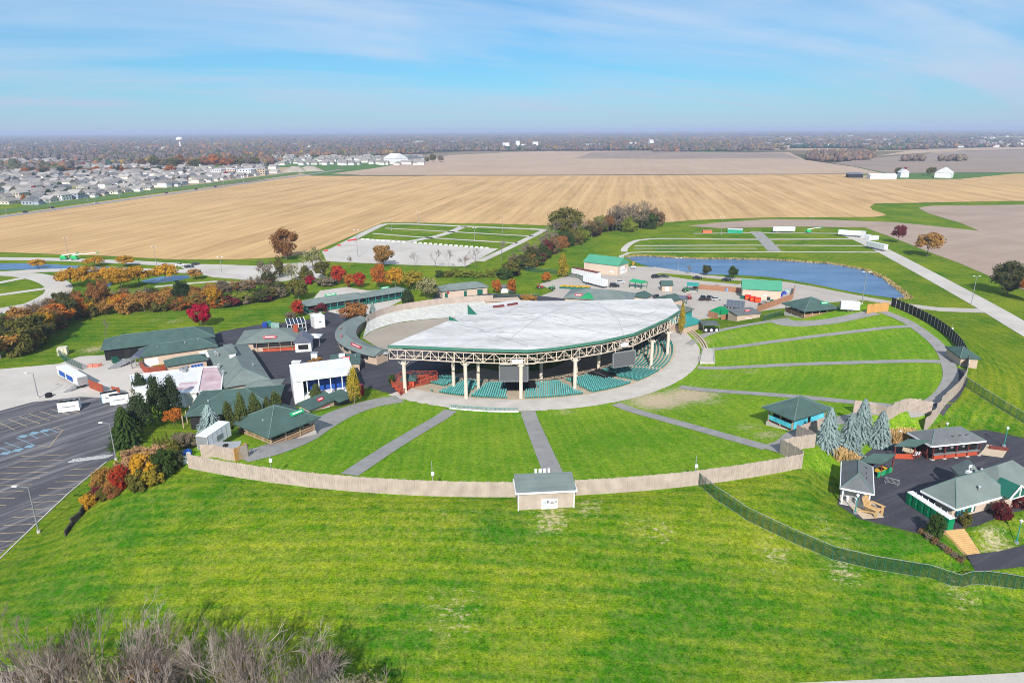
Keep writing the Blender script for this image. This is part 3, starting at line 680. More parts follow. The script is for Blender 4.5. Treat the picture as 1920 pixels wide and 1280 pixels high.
grove('tree_row', 'orange and brown tree row behind the centre fields', [(1216, 284), (1300, 283), (1395, 284), (1395, 281), (1216, 280)], 70, (5, 9), (10, 18), BR + [(.30, .13, .05), (.06, .08, .04)])
grove('tree_row', 'dark tree row left of the centre farm buildings', [(1395, 283), (1470, 282), (1480, 277), (1395, 278)], 50, (6, 9), (10, 17), BR)
for nm, lb, u0, u1, v in (('copse', 'brown copse pair in the right-hand fields, left of two', 1693, 1729, 303), ('copse', 'brown copse pair in the right-hand fields, right of two', 1762, 1808, 303)):
    grove(nm, lb, [(u0, v), (u1, v), (u1, v - 2.5), (u0, v - 2.5)], 18, (5, 7.5), (10, 15), BR)
grove('tree_row', 'green tree row behind the right-hand woodlot', [(1620, 283), (1740, 281), (1740, 278.5), (1620, 280)], 60, (6, 10), (11, 18), BR + [(.06, .08, .05), (.05, .08, .05)])

def roof_mesh(W, D, rise, kind, along, ov, th=.28, steps=1):
    """roof solid with its eave underside at z=0, centred; returns MB and hip/ridge lines"""
    mb = MB(); w, d = W / 2 + ov, D / 2 + ov; lines = []
    if kind == 'flat':
        mb.box((0, 0, th / 2), (2 * w, 2 * d, th)); return mb, lines
    if kind == 'shed':                                # high side at +y
        mb.add([(-w, -d, 0), (w, -d, 0), (w, d, rise), (-w, d, rise), (-w, -d, th), (w, -d, th), (w, d, rise + th), (-w, d, rise + th)], [(3, 2, 1, 0), (4, 5, 6, 7), (0, 1, 5, 4), (1, 2, 6, 5), (2, 3, 7, 6), (3, 0, 4, 7)]); return mb, lines
    E0 = [(-w, -d, 0), (w, -d, 0), (w, d, 0), (-w, d, 0)]; E1 = [(x, y, th) for x, y, _ in E0]
    if kind == 'pyramid': r0 = r1 = (0, 0, rise + th); 
    elif kind == 'hip':
        if along == 'x': k_ = max(w - d, .01); r0, r1 = (-k_, 0, rise + th), (k_, 0, rise + th)
        else: k_ = max(d - w, .01); r0, r1 = (0, -k_, rise + th), (0, k_, rise + th)
    else:
        r0, r1 = ((-w, 0, rise + th), (w, 0, rise + th)) if along == 'x' else ((0, -d, rise + th), (0, d, rise + th))
    v = E0 + E1 + [r0, r1]
    if along == 'x' or kind == 'pyramid': f = [(4, 5, 9, 8), (5, 6, 9), (6, 7, 8, 9), (7, 4, 8)]; hips = [(4, 8), (7, 8), (5, 9), (6, 9), (8, 9)]
    else: f = [(4, 5, 8), (5, 6, 9, 8), (6, 7, 9), (7, 4, 8, 9)]; hips = [(4, 8), (5, 8), (6, 9), (7, 9), (8, 9)]
    if kind == 'pyramid': f = [(4, 5, 8), (5, 6, 8), (6, 7, 8), (7, 4, 8)]; hips = [(4, 8), (5, 8), (6, 8), (7, 8)]; v = v[:-1]
    if kind == 'gable': hips = [(8, 9)]
    mb.add(v, f + [(3, 2, 1, 0), (0, 1, 5, 4), (1, 2, 6, 5), (2, 3, 7, 6), (3, 0, 4, 7)])
    for a, b in hips: lines.append((v[a], v[b]))
    return mb, lines

# ================================================================ the pavilion
FRONT = [(727, 650, 12.8), (790, 652, 13.6), (850, 655, 14.2), (905, 657, 14.2), (990, 659, 13.6), (1045, 654, 13.2), (1130, 641, 12.9), (1190, 627, 12.6), (1250, 600, 12.0), (1275, 584, 11.8)]
BACK = [(1259, 561, 12.3), (1100, 565, 12.8), (1010, 566, 12.8), (962, 564, 12.8), (925, 570, 12.8), (905, 577, 12.8)]
fw = [Z(*p) for p in FRONT]; bw = [Z(*p) for p in BACK]; ol = fw + bw
pav = thing('pavilion', 'white-roofed fan-shaped concert pavilion on cream columns and trusses', 'pavilion', (CX, CY - 30, 0))
def loc(p): return Vector((p[0] - CX, p[1] - CY + 30, p[2]))
n = len(ol); cen = Vector((sum(p.x for p in ol) / n, sum(p.y for p in ol) / n, 14.0))
mb = MB(); vs = [loc(p) + Vector((0, 0, .35)) for p in ol] + [loc(p) - Vector((0, 0, .25)) for p in ol] + [loc(cen) + Vector((0, 0, .35)), loc(cen) - Vector((0, 0, .25))]
mb.add(vs, [(i, (i + 1) % n, 2 * n) for i in range(n)] +  [(i + n, (i + 1) % n + n, (i + 1) % n, i) for i in range(n)])
roof = part('roof', mb, M['membrane'], pav, 'dirty white membrane roof with grey streaks')
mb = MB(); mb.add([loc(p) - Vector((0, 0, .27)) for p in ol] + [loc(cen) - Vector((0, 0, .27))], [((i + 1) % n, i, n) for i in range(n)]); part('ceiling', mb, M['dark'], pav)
def roof_z(x, y):
    best = 14.0; p = Vector((x, y))
    for i in range(n):
        a, b, c = ol[i], ol[(i + 1) % n], cen
        d = (b.y - c.y) * (a.x - c.x) + (c.x - b.x) * (a.y - c.y)
        l1 = ((b.y - c.y) * (x - c.x) + (c.x - b.x) * (y - c.y)) / d; l2 = ((c.y - a.y) * (x - c.x) + (a.x - c.x) * (y - c.y)) / d
        if l1 >= -1e-6 and l2 >= -1e-6 and l1 + l2 <= 1 + 1e-6: return l1 * a.z + l2 * b.z + (1 - l1 - l2) * c.z
    return best
def seam(px, wd):
    W = [Z(u, v, 13.2) for u, v in px]; mb = MB()
    for a, b in zip(W[:-1], W[1:]):
        q = max(2, int((b - a).length / 1.5)); d = (b - a).normalized(); nn = Vector((-d.y, d.x, 0)) * wd / 2
        for i in range(q):
            p, s = a.lerp(b, i / q), a.lerp(b, (i + 1) / q)
            vs = []
            for o_ in (p - nn, s - nn, s + nn, p + nn): vs.append(loc((o_.x, o_.y, roof_z(o_.x, o_.y) + .39)))
            mb.add(vs, [(0, 1, 2, 3)])
    part('roof_seam', mb, M['seam'], roof)
seam([(1090, 567), (1150, 584), (1260, 606)], .28); seam([(930, 637), (965, 648), (990, 654)], .3); seam([(895, 627), (920, 628)], .25); seam([(955, 583), (990, 572)], .2)
seam([(840, 603), (870, 612), (905, 622)], .22); seam([(980, 600), (1060, 616), (1160, 628)], .12); seam([(860, 600), (895, 606)], .35); seam([(930, 590), (1000, 597)], .3); seam([(1080, 568), (1010, 600), (960, 640)], .12); seam([(1120, 566), (1160, 600), (1170, 628)], .12)
rsm = random.Random(4)
for i in range(26):
    u0 = rsm.uniform(830, 1200); v0 = rsm.uniform(578, 640); L_ = rsm.uniform(15, 55); sl = rsm.choice([.22, -.28, .22, .1])
    if v0 > 640 - max(0, u0 - 1050) * .2 or v0 < 640 - (u0 - 740) * .42 + 10: continue
    seam([(u0, v0), (u0 + L_, v0 + L_ * sl)], rsm.choice([.1, .12, .3]))
for u0, v0, u1, v1 in ((925, 577.5, 945, 575.5), (952, 574.5, 970, 571.5)):
    a, b = Z(u0, v0, 13.2), Z(u1, v1, 13.2); mb = MB(); mb.bar(loc((a.x, a.y, roof_z(a.x, a.y) + .5)), loc((b.x, b.y, roof_z(b.x, b.y) + .5)), .9); part('roof_hatch', mb, M['maroon'], roof)
for u0, v0, hgt in ((877, 590, 3.2), (842, 602, 1.4)):
    a = Z(u0, v0, 13); mb = MB(); l = loc((a.x, a.y, 13.1)); mb.add([l, l + Vector((3.2, -1.2, .1)), l + Vector((0, 0, hgt)), l + Vector((.1, .3, 0)), l + Vector((3.2, -.9, .1)), l + Vector((.1, .3, hgt))], [(0, 1, 2), (5, 4, 3), (0, 3, 4, 1), (1, 4, 5, 2), (2, 5, 3, 0)]); part('roof_fin', mb, M['dkgreen'], roof)
cw_ = loc(cen)
for i in range(len(fw) - 1):
    a, b = loc(fw[i]), loc(fw[i + 1]); out = Vector(((b - a).y, -(b - a).x, 0)).normalized()
    mb = MB()
    for (p, q) in ((a, b),):
        o1 = out * .12
        mb.add([p + o1 + Vector((0, 0, -.30)), q + o1 + Vector((0, 0, -.30)), q + o1 + Vector((0, 0, .45)), p + o1 + Vector((0, 0, .45)), p - out * .2 + Vector((0, 0, .45)), q - out * .2 + Vector((0, 0, .45)), q - out * .2 + Vector((0, 0, -.30)), p - out * .2 + Vector((0, 0, -.30))], [(0, 1, 2, 3), (3, 2, 5, 4), (7, 6, 1, 0), (4, 5, 6, 7), (0, 3, 4, 7), (1, 6, 5, 2)])
    part('fascia', mb, mat('fascia_green', (.06, .19, .135), .6, .1), pav)
    for inset, nm, w_ in ((.5, 'truss', .22), (3.6, 'inner_truss', .17)):
        mb = MB(); ai, bi = a - out * inset, b - out * inset; L = (bi - ai).length; q = max(2, round(L / 2.7))
        for zt, ww in ((-.95, w_), (-3.6, w_ * 1.15)):
            mb.bar(ai + Vector((0, 0, zt)), bi + Vector((0, 0, zt)), ww)
        for j in range(q + 1):
            p = ai.lerp(bi, j / q); mb.bar(p + Vector((0, 0, -.95)), p + Vector((0, 0, -3.6)), w_ * .8)
            if j < q:
                p2 = ai.lerp(bi, (j + 1) / q); up = (i + j) % 2 == 0
                mb.bar(p + Vector((0, 0, -.95 if up else -3.6)), p2 + Vector((0, 0, -3.6 if up else -.95)), w_ * .7)
                if inset < 1: mb.bar(p + Vector((0, 0, -3.6)), p - out * 3.1 + Vector((0, 0, -3.6)), w_ * .55)
        part(nm, mb, M['steel'], pav)
def column(u, v, zt, zb=-.6, rad=.5, inset=.9):
    p = Z(u, v, zt); d = Vector((cen.x - p.x, cen.y - p.y, 0)).normalized(); p = p + d * inset; mb = MB()
    mb.cyl(loc((p.x, p.y, zb)), rad, zt - zb, 8); mb.box(loc((p.x, p.y, zt - .25)), (1.25, 1.25, .5)); mb.box(loc((p.x, p.y, zb + .4)), (1.4, 1.4, .8))
    for s_ in (-1, 1): mb.bar(loc((p.x, p.y, zt - 1.4)), loc((p.x + s_ * 1.4, p.y, zt)), .12)
    part('column', mb, M['column'], pav); return p
for u, v, zt, zb in ((751, 679, 9.4, -.2), (868, 681, 10.8, -.3), (975, 684, 10.2, -.8), (1081, 674, 9.6, -.8), (1229, 637, 8.7, -.7), (1259, 621, 8.4, -.6)): column(u, v, zt, zb)
for u, v, zt in ((796, 676, 9.6), (850, 678, 10), (1005, 664, 9.8), (1130, 650, 9.4), (1180, 640, 9)): column(u, v, zt, -3.2, .5, 9.0)
mb = MB()                                             # girders below the roof deck
for i in range(0, len(fw), 1):
    a, b = loc(fw[i]), loc(cen); a = a + (b - a).normalized() * 4.2; mb.bar(a + Vector((0, 0, -1.6)), b + Vector((0, 0, -2.0)), .5)
part('girder', mb, M['grey'], pav)
stg = thing('stage_house', 'dark stage house under the pavilion roof', 'stage', (16, 224, -4.2))  # near-black box put in to make the background under the roof dark
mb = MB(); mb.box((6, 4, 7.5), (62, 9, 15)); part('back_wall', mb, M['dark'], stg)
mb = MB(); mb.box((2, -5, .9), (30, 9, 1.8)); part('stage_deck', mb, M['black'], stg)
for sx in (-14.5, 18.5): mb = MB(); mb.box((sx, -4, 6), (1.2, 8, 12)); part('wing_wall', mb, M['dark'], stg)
mb = MB(); mb.bar((-12, -8, 9), (16, -8, 9), .5); mb.bar((-12, -5, 9), (16, -5, 9), .5); part('light_truss', mb, M['grey'], stg)
def led_screen(u0, v0, u1, v1, zt, label):
    a, b = Z(u0, v0, zt), Z(u1, v1, zt); d = b - a; ang = math.atan2(d.y, d.x); c = (a + b) / 2; W = d.length; hgt = W * .60
    o = thing('led_screen', label, 'screen', (c.x, c.y, zt - hgt), ang, 'video screens hung from the truss')
    mb = MB(); mb.box((0, 0, hgt / 2), (W, .35, hgt)); pn = part('panel', mb, M['screen'], o)
    mb = MB()
    for sx in (-1, 1): mb.box((sx * W / 2, .02, hgt / 2), (.2, .5, hgt + .2))
    for zz_ in (0, hgt): mb.box((0, .02, zz_), (W + .2, .5, .2))
    part('frame', mb, M['grey'], o)
    for sx in (-.4, .4): mb = MB(); mb.bar((sx * W, 0, hgt), (sx * W, .3, hgt + 1.6), .16); part('hanger', mb, M['steel'], o)
led_screen(936, 684, 990, 684, 9.6, 'grey video screen hung at the middle of the truss')
led_screen(1150, 662, 1191, 656, 8.6, 'grey video screen hung at the right of the truss')
for (u, v, zt, W, lb) in ((970, 676, 11.3, 9.5, 'scoreboard box above the middle video screen'), (1170, 645, 10.6, 8.0, 'scoreboard box above the right video screen')):
    p = Z(u, v, zt); o = thing('truss_sign', 'white sign board in a cream frame ' + lb[11:].replace('box ', ''), 'sign', (p.x, p.y - .5, zt - .8), 0 if u < 1000 else R(27))
    mb = MB(); mb.box((0, 0, .8), (W * .32, .2, 1.1)); part('board', mb, M['white'], o)
    mb = MB()
    for z_ in (0, 1.7): mb.bar((-W / 2, .2, z_), (W / 2, .2, z_), .16)
    for x_ in (-.5, -.2, .2, .5): mb.bar((x_ * W, .2, 0), (x_ * W, .2, 1.7), .16)
    part('frame', mb, M['steel'], o)

# ---------------------------------------------------------------- seats
def ang_of(u, v): p = Z(u, v); return math.degrees(math.atan2(p.x - CX, -(p.y - CY)))
aisles = [(ang_of(868, 757), 1.6), (ang_of(967, 757), 5.0), (ang_of(1108, 746), 2.6), (ang_of(1207, 726), 2.6), (ang_of(1255, 698), 2.0), (ang_of(800, 748), 2.0)]
sb = MB(); sb.box((0, 0, .42), (.44, .44, .07)); sb.box((0, -.23, .66), (.44, .06, .46)); sb.box((0, .02, .2), (.1, .3, .4)); nrim = len(sb.f); sb.box((0, -.23, .91), (.40, .09, .06))
spos = []
r = 52.6; row = 0
while r > 35:
    da = math.degrees(.64 / r); a = -36.0
    while a < 88:
        ok = all(abs(a - aa) * math.pi / 180 * r > w_ / 2 for aa, w_ in aisles)
        if 36.5 < r < 44.5 and (-5 < a < 8 or 36 < a < 43): ok = False
        if -36 <= a < -27 and r > 47: ok = False
        if r < 36.5 and r > 35: ok = False
        if ok: spos.append((r, a))
        a += da
    r -= 1.12; row += 1
ra = np.array(spos); SX = CX + ra[:, 0] * np.sin(np.radians(ra[:, 1])); SY = CY - ra[:, 0] * np.cos(np.radians(ra[:, 1])); SZ = hz(SX, SY) + .07
face = np.arctan2(CX - SX, -(CY - SY)) * -1
face = np.radians(ra[:, 1])
edges = sorted([a for a, _ in aisles]); V0 = np.array(sb.v); F0 = np.array(sb.f)
bank_lab = ['seating bank at the far left beside the red deck', 'seating bank behind the left column', 'seating bank just left of the middle screen', 'seating bank right of the wide middle aisle', 'seating bank between middle and right columns', 'seating bank in front of the right screen', 'seating bank at the far right end']
bi = np.searchsorted(edges, ra[:, 1])
for b_ in sorted(set(bi)):
    sel = np.where(bi == b_)[0]; q0 = Vector((SX[sel].mean(), SY[sel].mean(), 0)); bo = thing('seating_bank', 'green ' + bank_lab[b_], 'seating', q0, 0, 'banks of green seats')
    for rv in sorted(set(ra[sel, 0]), reverse=True):
        ss = sel[ra[sel, 0] == rv]; ca_, sa_ = np.cos(face[ss]), np.sin(face[ss])
        X = V0[None, :, 0] * ca_[:, None] - V0[None, :, 1] * sa_[:, None] + SX[ss, None] - q0.x; Y = V0[None, :, 0] * sa_[:, None] + V0[None, :, 1] * ca_[:, None] + SY[ss, None] - q0.y
        Vv = np.stack([X, Y, V0[None, :, 2] + SZ[ss, None]], -1); Fc = (F0[None] + (np.arange(len(ss)) * len(V0))[:, None, None]).reshape(-1, 4)
        me = quads_mesh('seat_row', Vv.reshape(-1, 3), M['seat'], Fc); me.materials.append(M['seat_rim_lit']); me.polygons.foreach_set('material_index', np.tile((np.arange(len(F0)) >= nrim).astype(np.int32), len(ss))); obj('seat_row', me, bo)
for a0, r0, wd, dp, lb in ((1.5, 40.5, 8.5, 7, 'black sound platform among the middle seats'), (39.5, 40.5, 5.0, 7, 'black sound platform among the right-hand seats')):
    x_, y_ = CX + r0 * math.sin(R(a0)), CY - r0 * math.cos(R(a0)); o = thing('sound_platform', lb, 'platform', (x_, y_, hz1(x_, y_)), R(a0))
    mb = MB(); mb.box((0, 0, .5), (wd, dp, 1.0)); part('deck', mb, M['black'], o)
    mb = MB()
    for s_ in (-1, 1): mb.bar((s_ * wd / 2, -dp / 2, 1.8), (s_ * wd / 2, dp / 2, 1.8), .08); mb.bar((s_ * wd / 2, -dp / 2, .9), (s_ * wd / 2, -dp / 2, 1.8), .08)
    part('railing', mb, M['grey'], o)
# low tan wall behind the last row, in lengths between the aisles
wl = thing('seating_wall', 'low tan concrete wall behind the last row of seats', 'wall', (CX, CY, 0))
cuts = sorted([(a - math.degrees((w_ / 2 + .2) / 53.6), a + math.degrees((w_ / 2 + .2) / 53.6)) for a, w_ in aisles]); st_ = -40
for lo, hi in cuts + [(88, 90)]:
    mb = MB(); A = np.linspace(st_, lo, max(2, int((lo - st_) / 1.5)))
    for a, b in zip(A[:-1], A[1:]):
        mb.bar((53.6 * math.sin(R(a)), -53.6 * math.cos(R(a)), .3), (53.6 * math.sin(R(b)), -53.6 * math.cos(R(b)), .3), .42)
    part('wall_length', mb, M['conc_tan'], wl); st_ = hi
# wheelchair ramp with rails on the lawn side of the walk
def arc_pt(r_, a, z=0.0): return Vector((CX + r_ * math.sin(R(a)), CY - r_ * math.cos(R(a)), z))
rp = thing('access_ramp', 'white railed access ramp between lawn and ring walk', 'ramp', arc_pt(62, -7))
a0, a1 = ang_of(845, 768), ang_of(972, 770); o0 = arc_pt(62, -7)
mbw, mbr = MB(), MB(); A = np.linspace(a0, a1, 16)
for i, (a, b) in enumerate(zip(A[:-1], A[1:])):
    p, q = arc_pt(62.6, a) - o0, arc_pt(62.6, b) - o0; p2, q2 = arc_pt(61.2, a) - o0, arc_pt(61.2, b) - o0
    mbw.bar(p + Vector((0, 0, .5)), q + Vector((0, 0, .5)), .3); mbw.bar(p + Vector((0, 0, .9)), q + Vector((0, 0, .9)), .28)
    mbr.bar(p2 + Vector((0, 0, 1.25)), q2 + Vector((0, 0, 1.25)), .07); mbr.bar(p2 + Vector((0, 0, .2)), p2 + Vector((0, 0, 1.25)), .07); mbr.bar(p + Vector((0, 0, 1.7)), q + Vector((0, 0, 1.7)), .06); mbr.bar(p + Vector((0, 0, .9)), p + Vector((0, 0, 1.7)), .06)
part('kerb_wall', mbw, M['white'], rp); part('railing', mbr, M['teal'], rp)
# red deck at the left of the seats
dk = thing('bar_deck', 'red-orange wooden deck with rails at the pavilion left corner', 'deck', Z(772, 725)); d0 = Z(772, 725)
dpx = [(733, 722), (752, 745), (775, 728), (822, 712), (818, 706), (780, 706), (752, 708)]; dp = [Z(u, v) - d0 for u, v in dpx]
part('floor', MB().prism([xy(p) for p in dp], .02, .75), M['rust'], dk)
hp = Z(768, 726) - d0; mb = MB(); mb.box((hp.x, hp.y, 1.7), (3.2, 3.2, 2.0)); hut = part('bar_hut', mb, M['redpaint'], dk); mb, _ = roof_mesh(3.2, 3.2, 1.0, 'pyramid', 'x', .6); mb.v = [(a + hp.x, b + hp.y, c + 2.7) for a, b, c in mb.v]; part('hut_roof', mb, M['shingle'], hut)
for i in range(len(dp)):
    a, b = dp[i], dp[(i + 1) % len(dp)]; q = max(1, int((b - a).length / 1.3)); mb = MB()
    mb.bar(a + Vector((0, 0, 1.8)), b + Vector((0, 0, 1.8)), .14); mb.bar(a + Vector((0, 0, 1.3)), b + Vector((0, 0, 1.3)), .1)
    for j in range(q + 1): p = a.lerp(b, j / q); mb.bar(p + Vector((0, 0, .6)), p + Vector((0, 0, 1.85)), .13)
    part('railing', mb, M['redpaint'], dk)
for u, v in ((742, 730), (748, 736), (790, 712), (800, 709)):
    p = Z(u, v) - d0; mb = MB(); mb.box((p.x, p.y, 1.2), (1.8, .8, .1)); mb.box((p.x, p.y, .95), (.9, .3, .5)); mb.box((p.x, p.y + .7, 1.05), (1.8, .3, .08)); mb.box((p.x, p.y - .7, 1.05), (1.8, .3, .08)); part('picnic_table', mb, M['redpaint'], dk)

# ================================================================ fences
def panel_mesh(name, m, boards=13, struts=False, cap=None):
    mb = MB(); L = 2.4
    rr = random.Random(5)
    for i in range(boards):
        w_ = L / boards; dz_ = rr.uniform(-.025, .02); mb.box((-L / 2 + (i + .5) * w_, rr.uniform(-.02, .02), .5 + dz_ / 2), (w_ * .90, .06, 1 + dz_))
    for z_ in (.12, .5, .88): mb.box((0, .07, z_), (L, .07, .035))
    return mb.mesh(name, m)
PANELS = {}
def fence(label, W, hgt, m, name='wooden_fence', posts=True, L=2.4, postmat=None, strut=False, panel='fence_panel', sink=.12):
    key = m.name
    if key not in PANELS:
        pb = MB(); pb.box((0, .12, .5), (.14, .14, 1.04)); PANELS[key] = (panel_mesh('fence_panel', m), pb.mesh('post', postmat or m))
    pm, pom = PANELS[key]
    W = [Vector(p) for p in W]; d = [0]
    for a, b in zip(W[:-1], W[1:]): d.append(d[-1] + (Vector((b.x, b.y)) - Vector((a.x, a.y))).length)
    def at(s):
        for i in range(len(W) - 1):
            if s <= d[i + 1] or i == len(W) - 2:
                return W[i].lerp(W[i + 1], (s - d[i]) / max(1e-6, d[i + 1] - d[i]))
    nn = max(1, round(d[-1] / L)); st = d[-1] / nn
    o = thing(name, label, 'fence', W[0])
    for i in range(nn + 1):
        p = at(min(i * st, d[-1]))
        if posts:
            po = obj('post', pom, o, p - W[0] + Vector((0, 0, -sink)), sc=(1, 1, hgt + sink))
        if i == nn: break
        q = at((i + 1) * st); c = (p + q) / 2; ang = math.atan2(q.y - p.y, q.x - p.x); zb = min(p.z, q.z) - sink
        o2 = obj(panel, pm, o, Vector((c.x, c.y, zb)) - W[0], ang, ((q - p).xy.length / 2.4, 1, hgt + sink + random.uniform(-.03, .03) + abs(p.z - q.z)))
        if strut and i % 1 == 0:
            sb_ = MB(); nv = Vector((-(q - p).y, (q - p).x, 0)).normalized(); sb_.bar(Vector((p.x, p.y, p.z + hgt)) - W[0], Vector((p.x, p.y, p.z)) - W[0] - nv * 0.0, .2); part('batten', sb_, M['conc'], o)
    return o
def arc_pts(c, a0, a1, n, dr=0.0):
    out = []
    for a in np.linspace(a0, a1, n):
        x, y = c[0] + (c[2] + dr) * math.sin(a), c[1] - (c[2] + dr) * math.cos(a); out.append(Vector((x, y, hz1(x, y))))
    return out
def ca(c, u, v, z=RIM): p = Z(u, v, z); return math.atan2(p.x - c[0], -(p.y - c[1]))
fence('long curved fence of weathered boards along the lawn rim, left of the shed', arc_pts(LC, ca(LC, 352, 876), ca(LC, 968, 927), 60), 2.9, M['fence'])
fence('curved fence of weathered boards along the lawn rim, right of the shed', arc_pts(LC, ca(LC, 1078, 921), ca(LC, 1503, 873), 40), 2.9, M['fence'])
fence('weathered curved fence on the right rim below the rim kiosk', arc_pts(RC, ca(RC, 1745, 778), ca(RC, 1803, 700), 24), 3.0, M['fence'])
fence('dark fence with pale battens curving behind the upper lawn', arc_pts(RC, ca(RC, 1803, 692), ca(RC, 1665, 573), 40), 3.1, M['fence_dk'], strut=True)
def GP(px):
    P = [G(*p) for p in px]; out = []
    for a, b in zip(P[:-1], P[1:]):
        k_ = max(1, int((b - a).length / 1.2))
        for j in range(k_): c = a.lerp(b, j / k_); out.append(Vector((c.x, c.y, hz1(c.x, c.y))))
    return out + [P[-1]]
fence('fresh orange board fence beside the far right picnic shelter', GP([(1625, 588), (1665, 583)]), 3.0, M['fence_or'])
fence('short fence return at the front rim fence end', GP([(1462, 850), (1503, 873)]), 2.9, M['fence'])
fence('staggered fence leg in front of the blue picnic shelter', GP([(1462, 850), (1478, 846), (1527, 838)]), 2.9, M['fence'])
fence('short fence return nearest the blue picnic shelter', GP([(1492, 822), (1527, 838)]), 2.9, M['fence'])
fence('weathered fence behind the left blue spruce', GP([(1492, 822), (1545, 803)]), 2.7, M['fence'])
fence('weathered fence between the blue spruces', [G(1600, 774), G(1630, 772), G(1660, 788)], 2.7, M['fence'], sink=.8)
fence('zigzag weathered fence right of the blue spruces', [G(1660, 788), G(1695, 768), G(1745, 778)], 2.9, M['fence'], sink=.8)
fence('weathered fence with a gate behind the white box trailer', GP([(378, 857), (402, 856), (440, 866), (465, 857)]), 2.6, M['fence'])
fence('cedar fence slanting beside the right green-roofed barn', [Z(u, v) for u, v in ((1420, 585), (1485, 562), (1490, 543))], 2.6, M['fence_red'])
fence('brown fence behind the yard clutter near the pond road', [Z(u, v) for u, v in ((1300, 541), (1390, 549))], 2.3, M['fence_red'])
fence('cedar screen left of the dumpster yard', [Z(u, v) for u, v in ((1328, 594), (1346, 599))], 2.5, M['fence_red'])
fence('cedar screen right of the dumpster yard', [Z(u, v) for u, v in ((1352, 602), (1378, 598))], 2.5, M['fence_red'])
fence('rust red board fence beside the parked blue trailer', [Z(u, v) for u, v in ((168, 727), (194, 737))], 2.6, M['rust'])
fence('short rust red board fence behind the pale generators', [Z(u, v) for u, v in ((211, 738), (225, 740))], 2.2, M['rust'])
fence('rust red fence beside the loading stairs', [Z(u, v) for u, v in ((262, 687), (276, 705), (312, 698))], 2.6, M['rust'])
# stone bank and fence behind the arena floor
arcpx = [(688, 606), (705, 596), (735, 586), (780, 578), (830, 571), (880, 567), (925, 565)]; flo = [(680, 633), (700, 619), (740, 606), (790, 599), (850, 595), (900, 592), (945, 588)]
up = resample([Z(u, v, 2.4) for u, v in arcpx], 3); lo = resample([Z(u, v, .1) for u, v in flo], 3); q = 60
U = [up[int(i * (len(up) - 1) / q)] for i in range(q + 1)]; Lo = [lo[int(i * (len(lo) - 1) / q)] for i in range(q + 1)]
mb = MB()
for i in range(q):
    mb.add([Lo[i], Lo[i + 1], U[i + 1], U[i]], [(3, 2, 1, 0)])
    a, b = U[i] + Vector((-.5, 1.6, 0)), U[i + 1] + Vector((-.5, 1.6, 0)); mb.add([U[i], U[i + 1], b, a], [(3, 2, 1, 0)]); mb.add([a, b, b - Vector((0, -4, 2.5)), a - Vector((0, -4, 2.5))], [(3, 2, 1, 0)])
me = mb.mesh('stone_bank', gravel('bank_stone', (.34, .34, .31), (.62, .62, .58), .6))
struct('stone_bank', me, 'pale stone bank round the arena floor')
fence('long tan fence on the stone bank behind the arena floor', [u_ + Vector((-.2, .8, 0)) for u_ in U[::2]], 2.5, M['fence'], L=2.5)

# chain-link
cm = bpy.data.materials.new('chain_link'); cm.use_nodes = True; cm.node_tree.nodes.clear(); k = NT(cm.node_tree)
tb = k.n('ShaderNodeBsdfTransparent'); df = k.n('ShaderNodeBsdfPrincipled', {'Base Color': (.018, .05, .03), 'Roughness': .6})
mx = k.n('ShaderNodeMixShader', {0: .46, 1: tb.outputs[0], 2: df.outputs[0]}); k.n('ShaderNodeOutputMaterial', {'Surface': mx.outputs[0]})
def chain_fence(label, W, hgt=2.4, L=3.2):
    W = resample([Vector((p.x, p.y, 0)) for p in W], L); W = [Vector((p.x, p.y, hz1(p.x, p.y))) for p in W]
    o = thing('chain_link_fence', label, 'fence', W[0])
    for i, p in enumerate(W):
        mb = MB(); mb.bar((0, 0, -.1), (0, 0, hgt + .1), .08); po = obj('post', mb.mesh('post', M['dkgreen']), o, p - W[0])
        if i < len(W) - 1:
            q = W[i + 1]; a, b = p - W[0], q - W[0]; up_ = Vector((0, 0, hgt))
            mb = MB(); mb.add([a, b, b + up_, a + up_], [(0, 1, 2, 3)]); obj('mesh_panel', mb.mesh('mesh_panel', cm), o)
            mb = MB(); mb.bar(a + up_, b + up_, .07); mb.bar(a, b + up_ * .0, .05); obj('top_rail', mb.mesh('top_rail', M['galv']), o)
chain_fence('long green chain-link fence running down the right of the front slope', GP([(1303, 905), (1340, 935), (1400, 975), (1490, 1018), (1560, 1048), (1640, 1067), (1740, 1083), (1840, 1095), (1930, 1108), (2000, 1115)]))
chain_fence('chain-link fence crossing the slope below the rim kiosk', GP([(1805, 722), (1840, 745), (1880, 770), (1930, 800)]))
chain_fence('chain-link fence left of the long green roofs', GP([(108, 665), (125, 680), (155, 694)]), 2.2)
chain_fence('chain-link fence around the yard mobile office', GP([(985, 508), (1040, 514), (1085, 522), (1095, 530)]), 2.2)
chain_fence('chain-link fence at the rear service yard', GP([(920, 560), (960, 563), (1010, 560)]), 2.2)
chain_fence('chain-link fence between far shelter and kiosk', GP([(1430, 602), (1465, 592)]), 2.0)
for a, b in (((123, 1006), (136, 992)), ((135, 986), (152, 968)), ((152, 968), (164, 955))):
    pass
rw = thing('retaining_wall', 'stepped dark timber wall running down the left slope', 'wall', G(124, 1005)); o0 = G(124, 1005)
